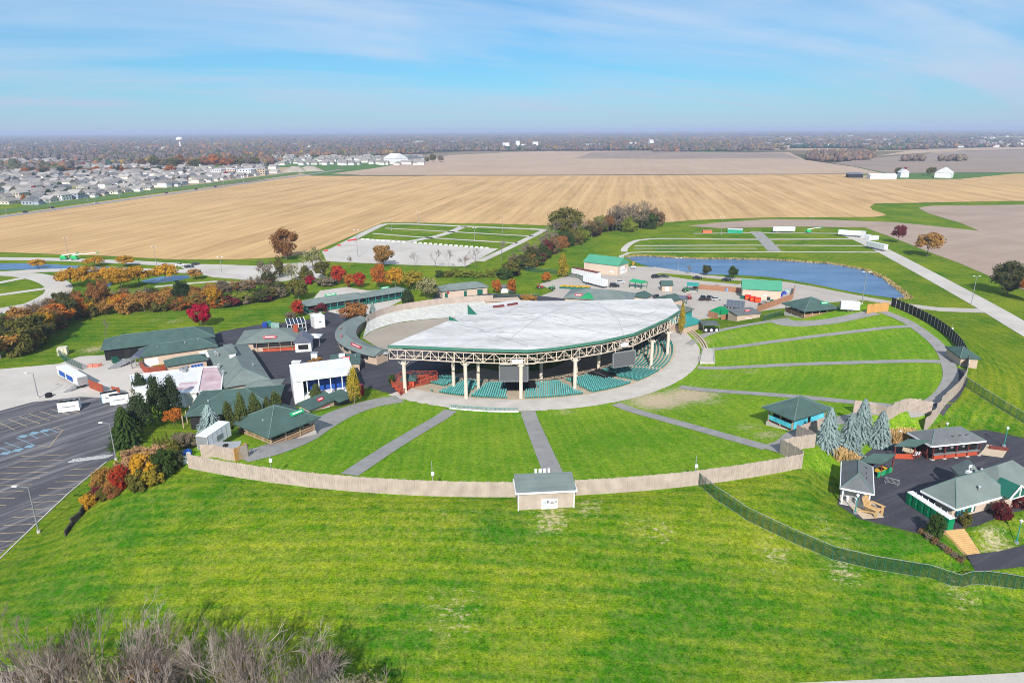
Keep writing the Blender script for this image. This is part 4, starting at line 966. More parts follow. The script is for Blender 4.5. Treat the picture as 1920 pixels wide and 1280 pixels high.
for a, b, h_ in (((124, 1005), (135, 988), .9), ((136, 986), (152, 970), 1.1), ((153, 968), (164, 953), 1.3)):
    p, q = G(*a) - o0, G(*b) - o0; mb = MB(); zt = max(p.z, q.z) + h_; mb.add([p - Vector((0, 0, .3)), q - Vector((0, 0, .3)), Vector((q.x, q.y, zt)), Vector((p.x, p.y, zt)), p + Vector((-.3, .1, -.3)), q + Vector((-.3, .1, -.3)), Vector((q.x - .3, q.y + .1, zt)), Vector((p.x - .3, p.y + .1, zt))], [(0, 1, 2, 3), (7, 6, 5, 4), (3, 2, 6, 7), (0, 3, 7, 4), (1, 5, 6, 2)]); part('timber_step', mb, mat('dark_timber', (.06, .05, .045), .9, .3), rw)

# ================================================================ buildings
def frame3(A, B, C, z):
    a, b = Z(*A, z), Z(*B, z); ex = (b - a); W = ex.length; ex.normalize(); ey = Vector((-ex.y, ex.x, 0))
    if isinstance(C, (int, float)): D = float(C)
    else: D = (Z(*C, z) - a).dot(ey)
    if D < 0: ey = -ey; D = -D
    c = (a + b) / 2 + ey * D / 2; ang = math.atan2(ex.y, ex.x)
    return c, W, D, ang
def building(name, label, cat, A, B, C, base, eave, rise, kind='hip', along='x', wall='tan', roofm='shingle', ov=.6, open_=False, half=0.0, sink=.4, posts=0, group=None, caps=True, post_m='post', fascia=None):
    """A,B: ends of the front eave, C: far eave corner (or depth in m); wall, roof, posts; returns (thing, W, D, wall part)"""
    c, W, D, ang = frame3(A, B, C, base + eave)
    Wi, Di = max(W - 2 * ov, .5), max(D - 2 * ov, .5)
    o = thing(name, label, cat, (c.x, c.y, base), ang, group)
    mb, lines = roof_mesh(Wi, Di, rise, kind, along, ov); 
    for i, v in enumerate(mb.v): mb.v[i] = (v[0], v[1], v[2] + eave)
    rf = part('roof', mb, M[roofm], o)
    if caps and lines:
        cb = MB()
        for a, b in lines: cb.bar(Vector(a) + Vector((0, 0, eave + .02)), Vector(b) + Vector((0, 0, eave + .02)), .16)
        part('ridge_cap', cb, M['ridge'] if 'shingle' in roofm else M[roofm], rf)
    if fascia:
        w, d = Wi / 2 + ov, Di / 2 + ov; fb = MB()
        for p, q in (((-w, -d), (w, -d)), ((w, -d), (w, d)), ((w, d), (-w, d)), ((-w, d), (-w, -d))): fb.bar((p[0] * 1.003, p[1] * 1.003, eave + .12), (q[0] * 1.003, q[1] * 1.003, eave + .12), .3)
        part('fascia', fb, M[fascia], rf)
    wp = None
    if not open_:
        wb = MB(); wb.box((0, 0, (eave - sink) / 2), (Wi, Di, eave + sink))
        if kind == 'gable':
            rr = rise * (1 - ov / ((Wi if along == 'y' else Di) / 2 + ov))
            if along == 'x':
                for s_ in (-1, 1): wb.add([(s_ * Wi / 2, -Di / 2, eave), (s_ * Wi / 2, Di / 2, eave), (s_ * Wi / 2, 0, eave + rise * .97), (s_ * (Wi / 2 - .15), -Di / 2, eave), (s_ * (Wi / 2 - .15), Di / 2, eave), (s_ * (Wi / 2 - .15), 0, eave + rise * .97)], [(0, 1, 2), (5, 4, 3), (0, 2, 5, 3), (1, 4, 5, 2)])
            else:
                for s_ in (-1, 1): wb.add([(-Wi / 2, s_ * Di / 2, eave), (Wi / 2, s_ * Di / 2, eave), (0, s_ * Di / 2, eave + rise * .97), (-Wi / 2, s_ * (Di / 2 - .15), eave), (Wi / 2, s_ * (Di / 2 - .15), eave), (0, s_ * (Di / 2 - .15), eave + rise * .97)], [(0, 1, 2), (5, 4, 3), (0, 2, 5, 3), (1, 4, 5, 2)])
        wp = part('wall', wb, M[wall], o)
    else:
        fl = MB(); fl.box((0, 0, .05 - .5), (Wi + .6, Di + .6, 1.2)); part('floor', fl, M['conc'], o)
        nx_p = max(1, round(Wi / 3.2)); ny_p = max(1, round(Di / 3.2))
        pts = {(round(-Wi / 2 + i * Wi / nx_p, 3), s_ * Di / 2) for i in range(nx_p + 1) for s_ in (-1, 1)} | {(s_ * Wi / 2, round(-Di / 2 + i * Di / ny_p, 3)) for i in range(ny_p + 1) for s_ in (-1, 1)}
        for x_, y_ in sorted(pts):
            pb = MB(); pb.box((x_, y_, (eave + .1) / 2), (.24, .24, eave - .1 + .2)); part('post', pb, M[post_m], o)
        if half:
            for (x0, y0, x1, y1) in ((-Wi / 2, -Di / 2, Wi / 2, -Di / 2), (Wi / 2, -Di / 2, Wi / 2, Di / 2), (Wi / 2, Di / 2, -Wi / 2, Di / 2), (-Wi / 2, Di / 2, -Wi / 2, -Di / 2)):
                hb_ = MB(); L = math.hypot(x1 - x0, y1 - y0); hb_.box(((x0 + x1) / 2 * .985, (y0 + y1) / 2 * .985, half / 2 + .3), (L * .96, .12, half - .3), math.atan2(y1 - y0, x1 - x0)); part('half_wall', hb_, M[wall], o)
    return o, Wi, Di, wp
def on_wall(o, name, side, Wi, Di, t, z, w, h, m, th=.08, parent=None, label=None, proud=.05):
    """a panel set proud of a wall: side f/b/l/r, t along it from -0.5 to 0.5"""
    mb = MB()
    if side in 'fb': s_ = -1 if side == 'f' else 1; mb.box((t * Wi, s_ * (Di / 2 + proud), z + h / 2), (w, th, h))
    else: s_ = -1 if side == 'l' else 1; mb.box((s_ * (Wi / 2 + proud), t * Di, z + h / 2), (th, w, h))
    return part(name, mb, M[m], parent or o, label)
def roof_sign(o, x, y, z, w, h, m, tilt=.5, mark='white', name='roof_sign'):
    """a low sign board leaning on the roof slope; pale strokes stand for its unreadable print"""
    mb = MB(); mb.box((0, 0, 0), (w, .12, h)); s = part(name, mb, M[m], o); s.location = (x, y, z + h / 2 + .1); s.rotation_euler = (-tilt, 0, 0)
    mb = MB(); mb.box((0, -.09, .02), (w * .7, .05, h * .3)); part('print', mb, M[mark], s)
    for s_ in (-1, 1):
        lb = MB(); lb.bar((s_ * w * .4, .05, -h / 2), (s_ * w * .4, .5, -h / 2 - .1), .07); part('bracket', lb, M['grey'], s)
    return s
def vents(o, pts, m='galv'):
    for x_, y_, z_, s_ in pts:
        mb = MB(); mb.cyl((x_, y_, z_ - .3), .22 * s_, .8 * s_, 8); mb.cyl((x_, y_, z_ + .45 * s_), .36 * s_, .25 * s_, 8, r2=.1 * s_); part('roof_vent', mb, M[m], o)

# --- left group of stands and sheds
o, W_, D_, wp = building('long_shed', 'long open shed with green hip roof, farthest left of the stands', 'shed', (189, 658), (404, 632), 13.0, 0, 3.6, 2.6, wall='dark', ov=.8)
for t in (-.42, -.2, .05, .3): on_wall(o, 'bay_opening', 'f', W_, D_, t, .1, 5, 2.9, 'black')
on_wall(o, 'bay_opening', 'l', W_, D_, 0, .1, 6, 2.8, 'black')
o, W_, D_, wp = building('storage_building', 'tan-walled green-roofed building in front of the long shed', 'building', (262, 671), (409, 650), 9.5, 0, 3.2, 2.2, wall='tan')
for t in (-.43, -.34, .30, .38): d_ = on_wall(o, 'door', 'f', W_, D_, t, .05, 1.9, 2.3, 'white'); 
vents(o, [(2, -1.5, 5, .8), (6, -1, 5.2, .8), (-6, -1.6, 5, .6)])
o, W_, D_, wp = building('ticket_hut', 'low green-roofed hut with blue windows beside the white flat roof', 'building', (311, 688), (391, 675), 6.0, 0, 2.7, 1.3, wall='buff')
for t in (.12, .2, .28, .36): w1 = on_wall(o, 'window', 'f', W_, D_, t, 1.0, .9, 1.0, 'white'); on_wall(o, 'pane', 'f', W_, D_, t, 1.1, .7, .8, 'blue', parent=w1, proud=.11)
# flat white and pink roof
def slab(name, label, cat, pxs, zt, base, wall, roofm, inset=.25, par=None):
    P = [Z(u, v, zt) for u, v in pxs]; c = sum(P, Vector()) / len(P); o = thing(name, label, cat, (c.x, c.y, base)) if par is None else par
    L = [((p.x - c.x), (p.y - c.y)) for p in P]
    if par is None:
        part('wall', MB().prism([(x * .97, y * .97) for x, y in L], -.2, zt - base - .3), M[wall], o)
    part('roof', MB().prism(L, zt - base - .3, zt - base), M[roofm], o); 
    mb = MB()
    for i in range(len(L)): a, b = L[i], L[(i + 1) % len(L)]; mb.bar((a[0], a[1], zt - base + .12), (b[0], b[1], zt - base + .12), .3)
    part('parapet', mb, M['white'], o); return o, c
o, c = slab('flat_roof_building', 'flat white-roofed building behind the tall pines', 'building', [(244, 704), (378, 689), (369, 735), (346, 738), (250, 728)], 4.0, 0, 'white', 'whiteroof')
for u, v in ((341, 694), (347, 697), (350, 692)): p = Z(u, v, 4.0) - c; mb = MB(); mb.box((p.x, p.y, 4.4), (1.1, 1.1, .9)); part('roof_unit', mb, M['grey'], o)
for u, v in ((355, 719), (345, 727)): p = Z(u, v, 4.0) - c; mb = MB(); mb.box((p.x, p.y, 4.03), (5, 2.4, .03), .3); part('roof_patch', mb, M['pinkroof'], o)
o, c = slab('pink_roof_building', 'flat building with a faded pink roof beside the grey monitor roof', 'building', [(380, 688.5), (419, 687.5), (415, 731), (371, 735)], 4.1, 0, 'white', 'pinkroof')
# grey building with roof monitor
o, W_, D_, wp = building('market_hall', 'grey hip-roofed hall with a white vent monitor on its ridge', 'building', (420, 728), (508, 713), (415, 655), 0, 3.6, 2.6, 'hip', 'y', wall='buff', roofm='shingle_grey', ov=.8)
mb = MB(); mb.box((-.8, 5, 6.6), (1.8, 9, 1.5)); mn = part('monitor', mb, M['whitemetal'], o); mb = MB(); mb.box((-.8, 5, 7.45), (2.6, 10, .2)); part('monitor_roof', mb, M['shingle_grey'], mn)
for s_ in (-1, 1):
    for j in range(6): mb = MB(); mb.box((-.8 + s_ * .93, 1.3 + j * 1.5, 6.6), (.06, 1.1, 1.0)); part('louvre', mb, M['grey'], mn)
vents(o, [(-4.6, 9, 5.2, 1.6), (-5.2, -3, 4.9, 1.6), (-5.0, -10, 4.9, 1.6), (3.4, -8, 5.4, .9), (-4.2, 7.4, 5.3, 1.3)])
on_wall(o, 'entrance', 'r', W_, D_, .1, 0, 7, 3.0, 'black'); on_wall(o, 'entrance', 'r', W_, D_, -.25, 0, 5, 3.0, 'black')
building('link_roof', 'low grey-green roof joining the market hall to the white stage', 'building', (455, 731), (524, 728), 7.0, 0, 3.2, 1.0, 'hip', wall='buff', roofm='shingle_grey', caps=False)
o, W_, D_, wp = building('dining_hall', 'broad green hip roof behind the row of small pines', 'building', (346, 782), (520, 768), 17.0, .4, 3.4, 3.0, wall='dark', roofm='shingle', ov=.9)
vents(o, [(-6, -4, 5.2, .9), (-9, 1, 5.8, .9)])
for i in range(4): mb = MB(); mb.box((-W_ / 2 - 2 + .2 * i, -D_ / 2 + 1 + i * 3, 1.5), (.25, .25, 3.4)); part('post', mb, M['post'], o)
# burger stand with orange counter
o, W_, D_, wp = building('food_stand', 'grey-green food stand with an orange counter front', 'food stand', (442, 646), (562, 639), (447, 622), 0, 3.2, 2.4, wall='buff', roofm='shingle_grey', ov=.8)
on_wall(o, 'serving_hatch', 'f', W_, D_, .1, 1.5, W_ * .72, 1.4, 'dark'); on_wall(o, 'counter', 'f', W_, D_, .18, .1, W_ * .56, 1.4, 'redpaint', .5, proud=.3)
mb = MB(); mb.box((W_ * .18, -D_ / 2 - .75, 1.55), (W_ * .57, .9, .1)); part('counter_top', mb, M['post'], o)
for t in (-.2, 0, .2, .4): mb = MB(); mb.box((t * W_, -D_ / 2 - .7, 1.6), (.16, .16, 3.2)); part('post', mb, M['post'], o)
roof_sign(o, .5, -D_ / 2 + .8, 4.1, 4.2, .9, 'red')
mb = MB(); mb.box((W_ / 2 - 1.2, 1, 5.2), (1.6, 1.6, 2.6)); part('chimney', mb, M['rust'], o)
# small gabled kiosk
o, W_, D_, wp = building('kiosk', 'small pale gabled kiosk with a round red sign', 'kiosk', (550, 644), (585, 642), 6.5, 0, 3.2, 2.3, 'gable', 'y', wall='white', roofm='solar', ov=.4, caps=False)
on_wall(o, 'hatch', 'f', W_, D_, 0, .9, 3.2, 1.6, 'black')
mb = MB(); mb.cyl((0, -D_ / 2 - .2, 4.1), .55, .12, 14, axis='y'); part('round_sign', mb, M['red'], o)
for t in (-.45, .45): mb = MB(); mb.box((t * W_, -D_ / 2 - .1, 1.6), (.25, .2, 3.2)); part('corner_board', mb, M['white'], o)
# canopy tents and similar
def canopy(label, u, v, w, hgt, color, rise=1.0, name='canopy_tent', group=None):
    p = G(u, v); o = thing(name, label, 'canopy', p, 0, group)
    mb, _ = roof_mesh(w - .4, w - .4, rise, 'pyramid', 'x', .2, .12); mb.v = [(a, b, c + hgt) for a, b, c in mb.v]; part('canopy', mb, M['flatpaint'], o, color=color)
    for sx in (-1, 1):
        for sy in (-1, 1): mb = MB(); mb.bar((sx * w * .47, sy * w * .47, 0), (sx * w * .47, sy * w * .47, hgt), .1); part('leg', mb, M['galv'], o)
    return o
canopy('pale grey canopy tent beside the gabled kiosk', 591, 645, 4.6, 2.8, (.55, .57, .58))
o = canopy('black canopy bar with white lettering panels near the teal roof', 1329, 619, 6.2, 2.6, (.10, .12, .12), .7)
for s_ in (-1, 0, 1): mb = MB(); mb.cyl((s_ * 1.9, -3.0, .9), .5, .06, 12, axis='y'); part('round_print', mb, M['white'], o)
mb = MB(); mb.box((0, -2.85, .9), (5.6, .2, 1.5)); part('front_panel', mb, M['black'], o)
# white roofed side stage
P4 = [Z(u, v, 6.3) for u, v in ((548, 716), (665, 707))]
o, W_, D_, wp = building('side_stage', 'white-roofed side stage with blue walls facing the lawn', 'stage', (549, 717), (666, 702), (523, 694), 0, 6.3, 1.0, 'shed', wall='white', roofm='whiteroof', ov=.5, open_=True, post_m='white', caps=False)
mb = MB(); mb.box((0, D_ / 2 - .3, 3.2), (W_, .3, 6.4)); part('back_wall', mb, M['blue'], o)
for i in range(4): mb = MB(); mb.box((-W_ / 2 + 4.4 + i * (W_ - 5) / 4, -D_ / 2 + 4.2, 2.6), ((W_ - 5) / 4 * .94, .15, 3.6)); part('blue_panel', mb, M['blue'], o)
mb = MB(); mb.box((-W_ / 2 + .8, -.2, 3.1), (2.6, D_, 6.6)); part('end_wall', mb, M['white'], o)
mb = MB(); mb.box((1, 0, .6), (W_ - 4, D_ - 2, 1.1)); part('stage_deck', mb, M['grey'], o)
for i in range(3):
    mb = MB(); mb.box((-4 + i * 4.6, -D_ / 2 + 1.5, 1.7), (3.8, 3.0, .25)); mb.box((-4 + i * 4.6, -D_ / 2 + .1, 1.3), (3.8, .1, 1.1)); part('riser', mb, M['whitemetal'], o)
# small sheds round the court
o, W_, D_, wp = building('ice_hut', 'small flat green-roofed hut with a round red and white sign', 'hut', (618, 686), (676, 682), (617, 672), 0, 2.8, .9, 'shed', wall='buff', ov=.4)
roof_sign(o, .3, -.6, 3.3, 2.2, 1.0, 'red'); mb = MB(); mb.box((-1, 1.2, 4.3), (1.8, 1.4, 1.0)); part('roof_unit', mb, M['white'], o); vents(o, [(3, 1, 4.0, .7)])
o, W_, D_, wp = building('drinks_booth', 'tan drinks booth with a red roof sign beside the lawn path', 'booth', (580, 771), (634, 748), 4.6, 0, 3.0, .9, 'shed', wall='buff', ov=.4)
roof_sign(o, .6, -.4, 3.5, 1.9, .9, 'red'); w1 = on_wall(o, 'wall_sign', 'f', W_, D_, .1, 1.5, 2.6, .9, 'white'); on_wall(o, 'sign_stripe', 'f', W_, D_, .1, 2.25, 2.6, .2, 'red', parent=w1, proud=.1)
o, W_, D_, wp = building('mural_booth', 'green-roofed booth with a black mural wall', 'booth', (636, 755), (664, 744), 5.0, 0, 3.0, .9, 'shed', wall='black', ov=.4)
for t in (-.32, .3): mb = MB(); mb.cyl((t * W_, -D_ / 2 - .12, .95), .42, .06, 12, axis='y'); part('mural_disc', mb, M['white'], o)
# picnic shelters (pyramid roofs)
def shelter(label, L_, Bt, Rt, base, eave, rise, wall, half=1.3, apex=None, roofm='shingle'):
    """left, near and right eave corners as seen"""
    A, B = Bt, Rt
    c, W, D, ang = frame3(Bt, Rt, L_, base + eave)
    o, Wi, Di, _ = building('picnic_shelter', label, 'shelter', Bt, Rt, L_, base, eave, rise, 'pyramid', wall=wall, ov=1.2, open_=True, half=half, roofm=roofm, group='picnic shelters')
    for i in range(3):
        for j in range(2):
            mb = MB(); x_, y_ = (-.3 + .3 * i) * Wi, (-.22 + .44 * j) * Di
            mb.box((x_, y_, 1.35), (2.0, .8, .08)); mb.box((x_, y_ - .8, 1.05), (2.0, .3, .07)); mb.box((x_, y_ + .8, 1.05), (2.0, .3, .07)); mb.box((x_, y_, 1.0), (.2, .7, .7)); part('picnic_table', mb, M['deckwood'], o)
    return o, Wi, Di
b1 = hz1(*xy(G(515, 815))); o, W_, D_ = shelter('green pyramid-roofed picnic shelter with brown rails at the left of the lawn', (420, 797), (504, 823), (602, 783), b1 - .3, 3.1, 3.3, 'deckwood')
roof_sign(o, 2.5, -D_ / 2 + 1.4, 4.6, 3.4, .9, 'green', name='oval_sign'); vents(o, [(-D_ / 2 + 2, -1, 4.4, .8)])
for s_ in (1.3, 1.9):
    for (x0, y0, x1, y1) in ((-W_ / 2, -D_ / 2, W_ / 2, -D_ / 2), (-W_ / 2, -D_ / 2, -W_ / 2, D_ / 2)): mb = MB(); mb.bar((x0, y0 - .1, s_), (x1, y1 - .1, s_), .14); part('rail', mb, M['post'], o)
b2 = hz1(*xy(G(1495, 800))); o, W_, D_ = shelter('green-roofed picnic shelter with bright cyan murals on the lawn', (1423, 766), (1489, 790), (1563, 767), b2 - .2, 3.2, 2.6, 'maroon', 1.0)
for t, w_ in ((-.26, .42), (.26, .42)):
    mb = MB(); mb.box((t * W_, -D_ / 2 - .08, 1.55), (w_ * W_, .12, 2.5)); part('mural', mb, M['cyan'], o)
mb = MB(); mb.box((-W_ / 2 - .1, 0, 1.35), (.12, D_ * .94, 1.1)); part('mural', mb, M['cyan'], o)
mb = MB(); mb.box((0, D_ / 2 - 1, 1.5), (W_ * .96, .2, 3)); part('back_wall', mb, M['dark'], o)
b3 = hz1(*xy(G(1515, 602))); o, W_, D_ = shelter('green pyramid-roofed picnic shelter at the far right of the lawn', (1470, 569), (1508, 585), (1575, 579), b3 - .2, 3.0, 3.2, 'deckwood', 1.6)
roof_sign(o, 2.6, -D_ / 2 + 1.2, 4.4, 3.0, .9, 'green', name='oval_sign')
pb_ = GP([(1468, 596), (1488, 588)])
# rim shed with the sign, and rim kiosk
fx = Z(975, 950, RIM - 2.0)
o, W_, D_, wp = building('sound_shed', 'small pale shed with a white sign on the front rim fence', 'shed', (968, 926.5), (1081, 921), (963, 900), RIM - 2.6, 4.9, .9, 'shed', wall='fence', roofm='shingle_grey', ov=.35, sink=2.5, fascia='white')
sg = on_wall(o, 'wall_sign', 'f', W_, D_, .06, 1.7, 2.7, 1.9, 'white', .08, proud=.06)
def text_part(txt, size, loc_, rot, m, parent, name='lettering', ext=.015):
    cu = bpy.data.curves.new(name, 'FONT'); cu.body = txt; cu.size = size; cu.align_x = 'CENTER'; cu.align_y = 'CENTER'; cu.extrude = ext
    t = bpy.data.objects.new(name, cu); COL.objects.link(t)
    dg = bpy.context.evaluated_depsgraph_get(); me = bpy.data.meshes.new_from_object(t.evaluated_get(dg)); bpy.data.objects.remove(t)
    me.materials.clear(); me.materials.append(m); q = obj(name, me, parent, loc_); q.rotation_euler = rot; return q
text_part('Ruoff', .78, (.06 * W_ + .38, -D_ / 2 - .13, 3.0), (math.pi / 2, 0, 0), M['black'], sg)
mb = MB(); y_ = -D_ / 2 - .13
for i, h_ in enumerate((.3, .45, .25, .5)): mb.box((.06 * W_ - 1.1 + i * .14, y_, 2.72 + h_ / 2), (.06, .03, h_))
part('emblem', mb, M['teal'], sg)
mb = MB(); mb.box((.06 * W_ - .45, y_, 2.35), (1.1, .03, .12)); mb.box((.06 * W_ + .65, y_, 2.35), (.8, .03, .12)); part('small_print', mb, mat('pale_print', (.45, .6, .6)), sg)
mb = MB(); mb.box((0, -D_ / 2 - .12, .95), (W_ * 1.01, .1, 1.5)); part('skirting', mb, M['fence'], o)
for t in (-.5, .5): mb = MB(); mb.box((t * W_, -D_ / 2 - .1, 2.2), (.18, .2, 5.4)); part('corner_board', mb, M['white'], o)
mb = MB(); mb.box((-W_ * .36, -D_ / 2 - .25, .7), (.35, .3, 1.0)); mb.bar((-W_ * .36, -D_ / 2 - .2, 1.2), (-W_ * .36, -D_ / 2 - .2, 2.6), .07); part('meter_box', mb, M['grey'], o)
for i in range(4): mb = MB(); mb.box((-1.2 + i * .75, D_ / 2 + .6, 6.1), (.4 if i in (0, 3) else .5, .3, 1.2)); part('speaker_panel', mb, M['white'], o)
o, W_, D_, wp = building('rim_kiosk', 'green-roofed tan kiosk perched outside the right rim fence', 'kiosk', (1800, 672), (1839, 674), (1796, 652), RIM - 2.0, 4.2, 1.5, 'hip', wall='buff', ov=.4, sink=2.5)
# gate house row
o, W_, D_, wp = building('entrance_canopy', 'long grey-green entrance canopy with teal gates, left half', 'entrance', (574, 575), (690, 558), 9.0, 0, 3.2, 1.5, 'hip', wall='dkgreen', roofm='shingle_grey', open_=True, post_m='teal', half=1.3)
roof_sign(o, -.5, D_ / 2 - 2, 4.6, 5, .9, 'green')
o, W_, D_, wp = building('entrance_canopy', 'long grey-green entrance canopy with teal gates, right half', 'entrance', (690, 558), (768, 545), 8.0, 0, 3.2, 1.3, 'hip', wall='dkgreen', roofm='shingle_grey', open_=True, post_m='teal', half=1.3)
roof_sign(o, 1, D_ / 2 - 2, 4.4, 4, .9, 'green')
o, W_, D_, wp = building('gate_building', 'tan gate building with green doors right of the entrance canopy', 'building', (828, 547), (917, 538), 9.0, 0, 3.2, 1.8, 'hip', wall='cream', roofm='shingle_grey')
for t in (.36, .3, .0, -.42): on_wall(o, 'door', 'f', W_, D_, t, .1, 1.3, 2.3, 'dkgreen')
mb = MB(); mb.cyl((-W_ * .38, -D_ / 2 - .2, 2.4), .5, .1, 12, axis='y'); part('round_sign', mb, M['red'], o)
o, W_, D_, wp = building('white_shed', 'pair of small white sheds behind the gate building', 'shed', (937, 540), (968, 539), 4.5, 0, 2.4, .8, 'gable', 'x', wall='white', roofm='shingle_dark', caps=False)
building('tan_screen_building', 'low tan hut just behind the left roof corner', 'hut', (911, 566), (975, 563), 5.0, 0, 2.8, .5, 'flat', wall='buff', roofm='buff', caps=False)
# curved concession stand
pxs = [(676, 596), (660, 605), (650, 616), (648, 627), (655, 638), (672, 648), (694, 656), (716, 661)]
Wl = resample([Z(u, v, 3.4) for u, v in pxs], 1.6); c0 = Wl[len(Wl) // 2]
o = thing('curved_stand', 'curved concession stand with a grey-green roof around the arena floor', 'food stand', (c0.x, c0.y, 0)); prof = [(-3.6, 0), (0, 1.2), (3.6, .2)]
mb, wb, cb = MB(), MB(), MB(); ringv, wv = [], []
for i, p in enumerate(Wl):
    d = (Wl[min(i + 1, len(Wl) - 1)] - Wl[max(i - 1, 0)]).normalized(); nr = Vector((-d.y, d.x, 0))
    ringv.append([Vector((p.x - c0.x, p.y - c0.y, 3.2 + h_)) + nr * x_ for x_, h_ in prof] + [Vector((p.x - c0.x, p.y - c0.y, 3.0)) + nr * x_ for x_ in (3.6, -3.6)])
    wv.append([Vector((p.x - c0.x, p.y - c0.y, z_)) + nr * x_ for x_, z_ in ((-2.6, 0), (-2.6, 3.05), (2.8, 3.05), (2.8, 0))])
for (lst, m_, q) in ((ringv, mb, 5), (wv, wb, 4)):
    for i, rg in enumerate(lst): m_.v += [tuple(x) for x in rg]
    for i in range(len(lst) - 1):
        for j in range(q): m_.f.append((i * q + j, i * q + (j + 1) % q, (i + 1) * q + (j + 1) % q, (i + 1) * q + j)); m_.m.append(0)
    m_.f += [tuple(range(q))[::-1], tuple(range((len(lst) - 1) * q, len(lst) * q))]; m_.m += [0, 0]
rf = part('roof', mb, M['shingle_grey'], o); part('wall', wb, M['buff'], o)
for i in range(3, len(Wl) - 2, 3):
    a = wv[i]; d = (wv[i + 1][0] - wv[i - 1][0]).normalized(); side = a[0] if abs((a[0] + c0).x - CX) > abs((a[3] + c0).x - CX) else a[3]
    sgn = (side - (a[0] + a[3]) / 2).normalized(); mb = MB(); ct = Vector((side.x, side.y, 1.9)) + sgn * .06; mb.box(ct, (3.6, .1, 1.2), math.atan2(d.y, d.x)); part('serving_hatch', mb, M['dark'], o)
for i, (f_, w_) in enumerate(((.33, 1.8), (.5, 1.8), (.78, 6.0))):
    k_ = int(f_ * len(Wl)); a = ringv[k_]; d = (ringv[k_ + 1][0] - ringv[k_ - 1][0]).normalized(); mb = MB(); s = part('roof_sign', MB().box((0, 0, 0), (w_, .12, .8)), M['red'], o); s.location = (a[0] + a[1]) / 2 * 1.0 + Vector((0, 0, .45)); s.rotation_euler = (-.4, 0, math.atan2(d.y, d.x)); part('print', MB().box((0, -.08, 0), (w_ * .7, .04, .22)), M['white'], s); part('print', MB().box((0, .08, 0), (w_ * .7, .04, .22)), M['white'], s)
canopy('grey and red canopy stall at the pavilion left corner', 716, 675, 5.0, 2.8, (.32, .35, .36))
o, W_, D_, wp = building('trailer_stall', 'orange-fronted stall under the left tip of the white roof', 'stall', (676, 662), (710, 668), 3.0, 0, 2.7, .4, 'shed', wall='fence_or', roofm='shingle_dark', ov=.2, caps=False)
# stalls behind: glasshouse and white booth
o, W_, D_, wp = building('glass_lounge', 'white-framed glass lounge beside the asphalt court', 'lounge', (538, 610), (574, 606), 5.5, 0, 3.0, .7, 'shed', wall='glass', roofm='glass', ov=.15, caps=False)
mb = MB()
for i in range(6):
    x_ = (-.5 + i / 5) * W_; mb.bar((x_, -D_ / 2 - .05, 0), (x_, -D_ / 2 - .05, 3.1), .22); mb.bar((x_, -D_ / 2 - .1, 3.35), (x_, D_ / 2, 4.1), .2)
for z_ in (.1, 1.5, 3.1): mb.bar((-W_ / 2, -D_ / 2 - .07, z_), (W_ / 2, -D_ / 2 - .07, z_), .2)
part('frame', mb, M['white'], o)
o, W_, D_, wp = building('white_booth', 'tall white booth right of the glass lounge', 'booth', (588, 596), (609, 593), 5.0, 0, 4.2, .5, 'flat', wall='white', roofm='whitemetal', ov=.1, caps=False)
mb = MB(); mb.box((.2, -D_ / 2 - .06, 2.4), (.9, .08, .5)); part('print', mb, M['grey'], o)
o, W_, D_, wp = building('box_office', 'low white box beside the entrance pines', 'box', (718, 583), (748, 580), 3, 0, 2.2, .2, 'flat', wall='whitemetal', roofm='whitemetal', ov=.1, caps=False)
# --- yard buildings
o, W_, D_, wp = building('barn', 'cream barn with a green metal roof beside the pond', 'barn', (1093, 491), (1159, 499), (1182, 492), 0, 5.0, 3.0, 'gable', 'x', wall='cream', roofm='metal_green', ov=.4, caps=False)
dd = on_wall(o, 'roller_door', 'r', W_, D_, -.05, .1, 4.6, 4.0, 'white'); on_wall(o, 'door_rail', 'r', W_, D_, -.05, 2.0, 4.6, .08, 'grey', parent=dd, proud=.11); on_wall(o, 'door', 'r', W_, D_, .3, .1, 1.2, 2.2, 'white')
for t in (.3, .36): on_wall(o, 'window', 'f', W_, D_, t, 1.2, 1.0, 1.0, 'white')
o, W_, D_, wp = building('barn', 'cream barn with a green metal roof beside the slanting cedar fence', 'barn', (1391, 542), (1467, 546), 12.0, 0, 4.2, 3.0, 'gable', 'x', wall='cream', roofm='metal_green', ov=.4, caps=False)
for t in (-.3, .1): on_wall(o, 'window', 'f', W_, D_, t, 1.4, 1.2, 1.0, 'white')
o, W_, D_, wp = building('backstage_building', 'wide grey-green roof behind the pavilion with a green entrance gable', 'building', (1056, 559), (1185, 567), 16.0, 0, 3.6, 2.6, 'hip', wall='buff', roofm='shingle_grey', caps=False)
roof_sign(o, -W_ * .3, -D_ / 2 + 1.6, 4.3, 3, .9, 'red')
mb = MB(); mb.profile([(-3, 4.0), (3, 4.0), (0, 5.8)], -D_ / 2 - .4, -D_ / 2 + 4); mb.v = [(x - W_ * .16, y, z) for x, y, z in mb.v]; part('entrance_gable', mb, M['green'], o)
o, W_, D_, wp = building('side_hall', 'grey-green roof behind the right tip of the white roof', 'building', (1272, 592), (1302, 580), 16.0, 0, 4.0, 2.2, 'gable', 'y', wall='teal', roofm='shingle_grey', caps=False)
o, W_, D_, wp = building('teal_roof_stand', 'teal-roofed stand beside the right tip of the white roof', 'food stand', (1283, 614), (1320, 604), 8.0, 0, 3.0, .9, 'shed', wall='buff', roofm='teal', ov=.4, caps=False)
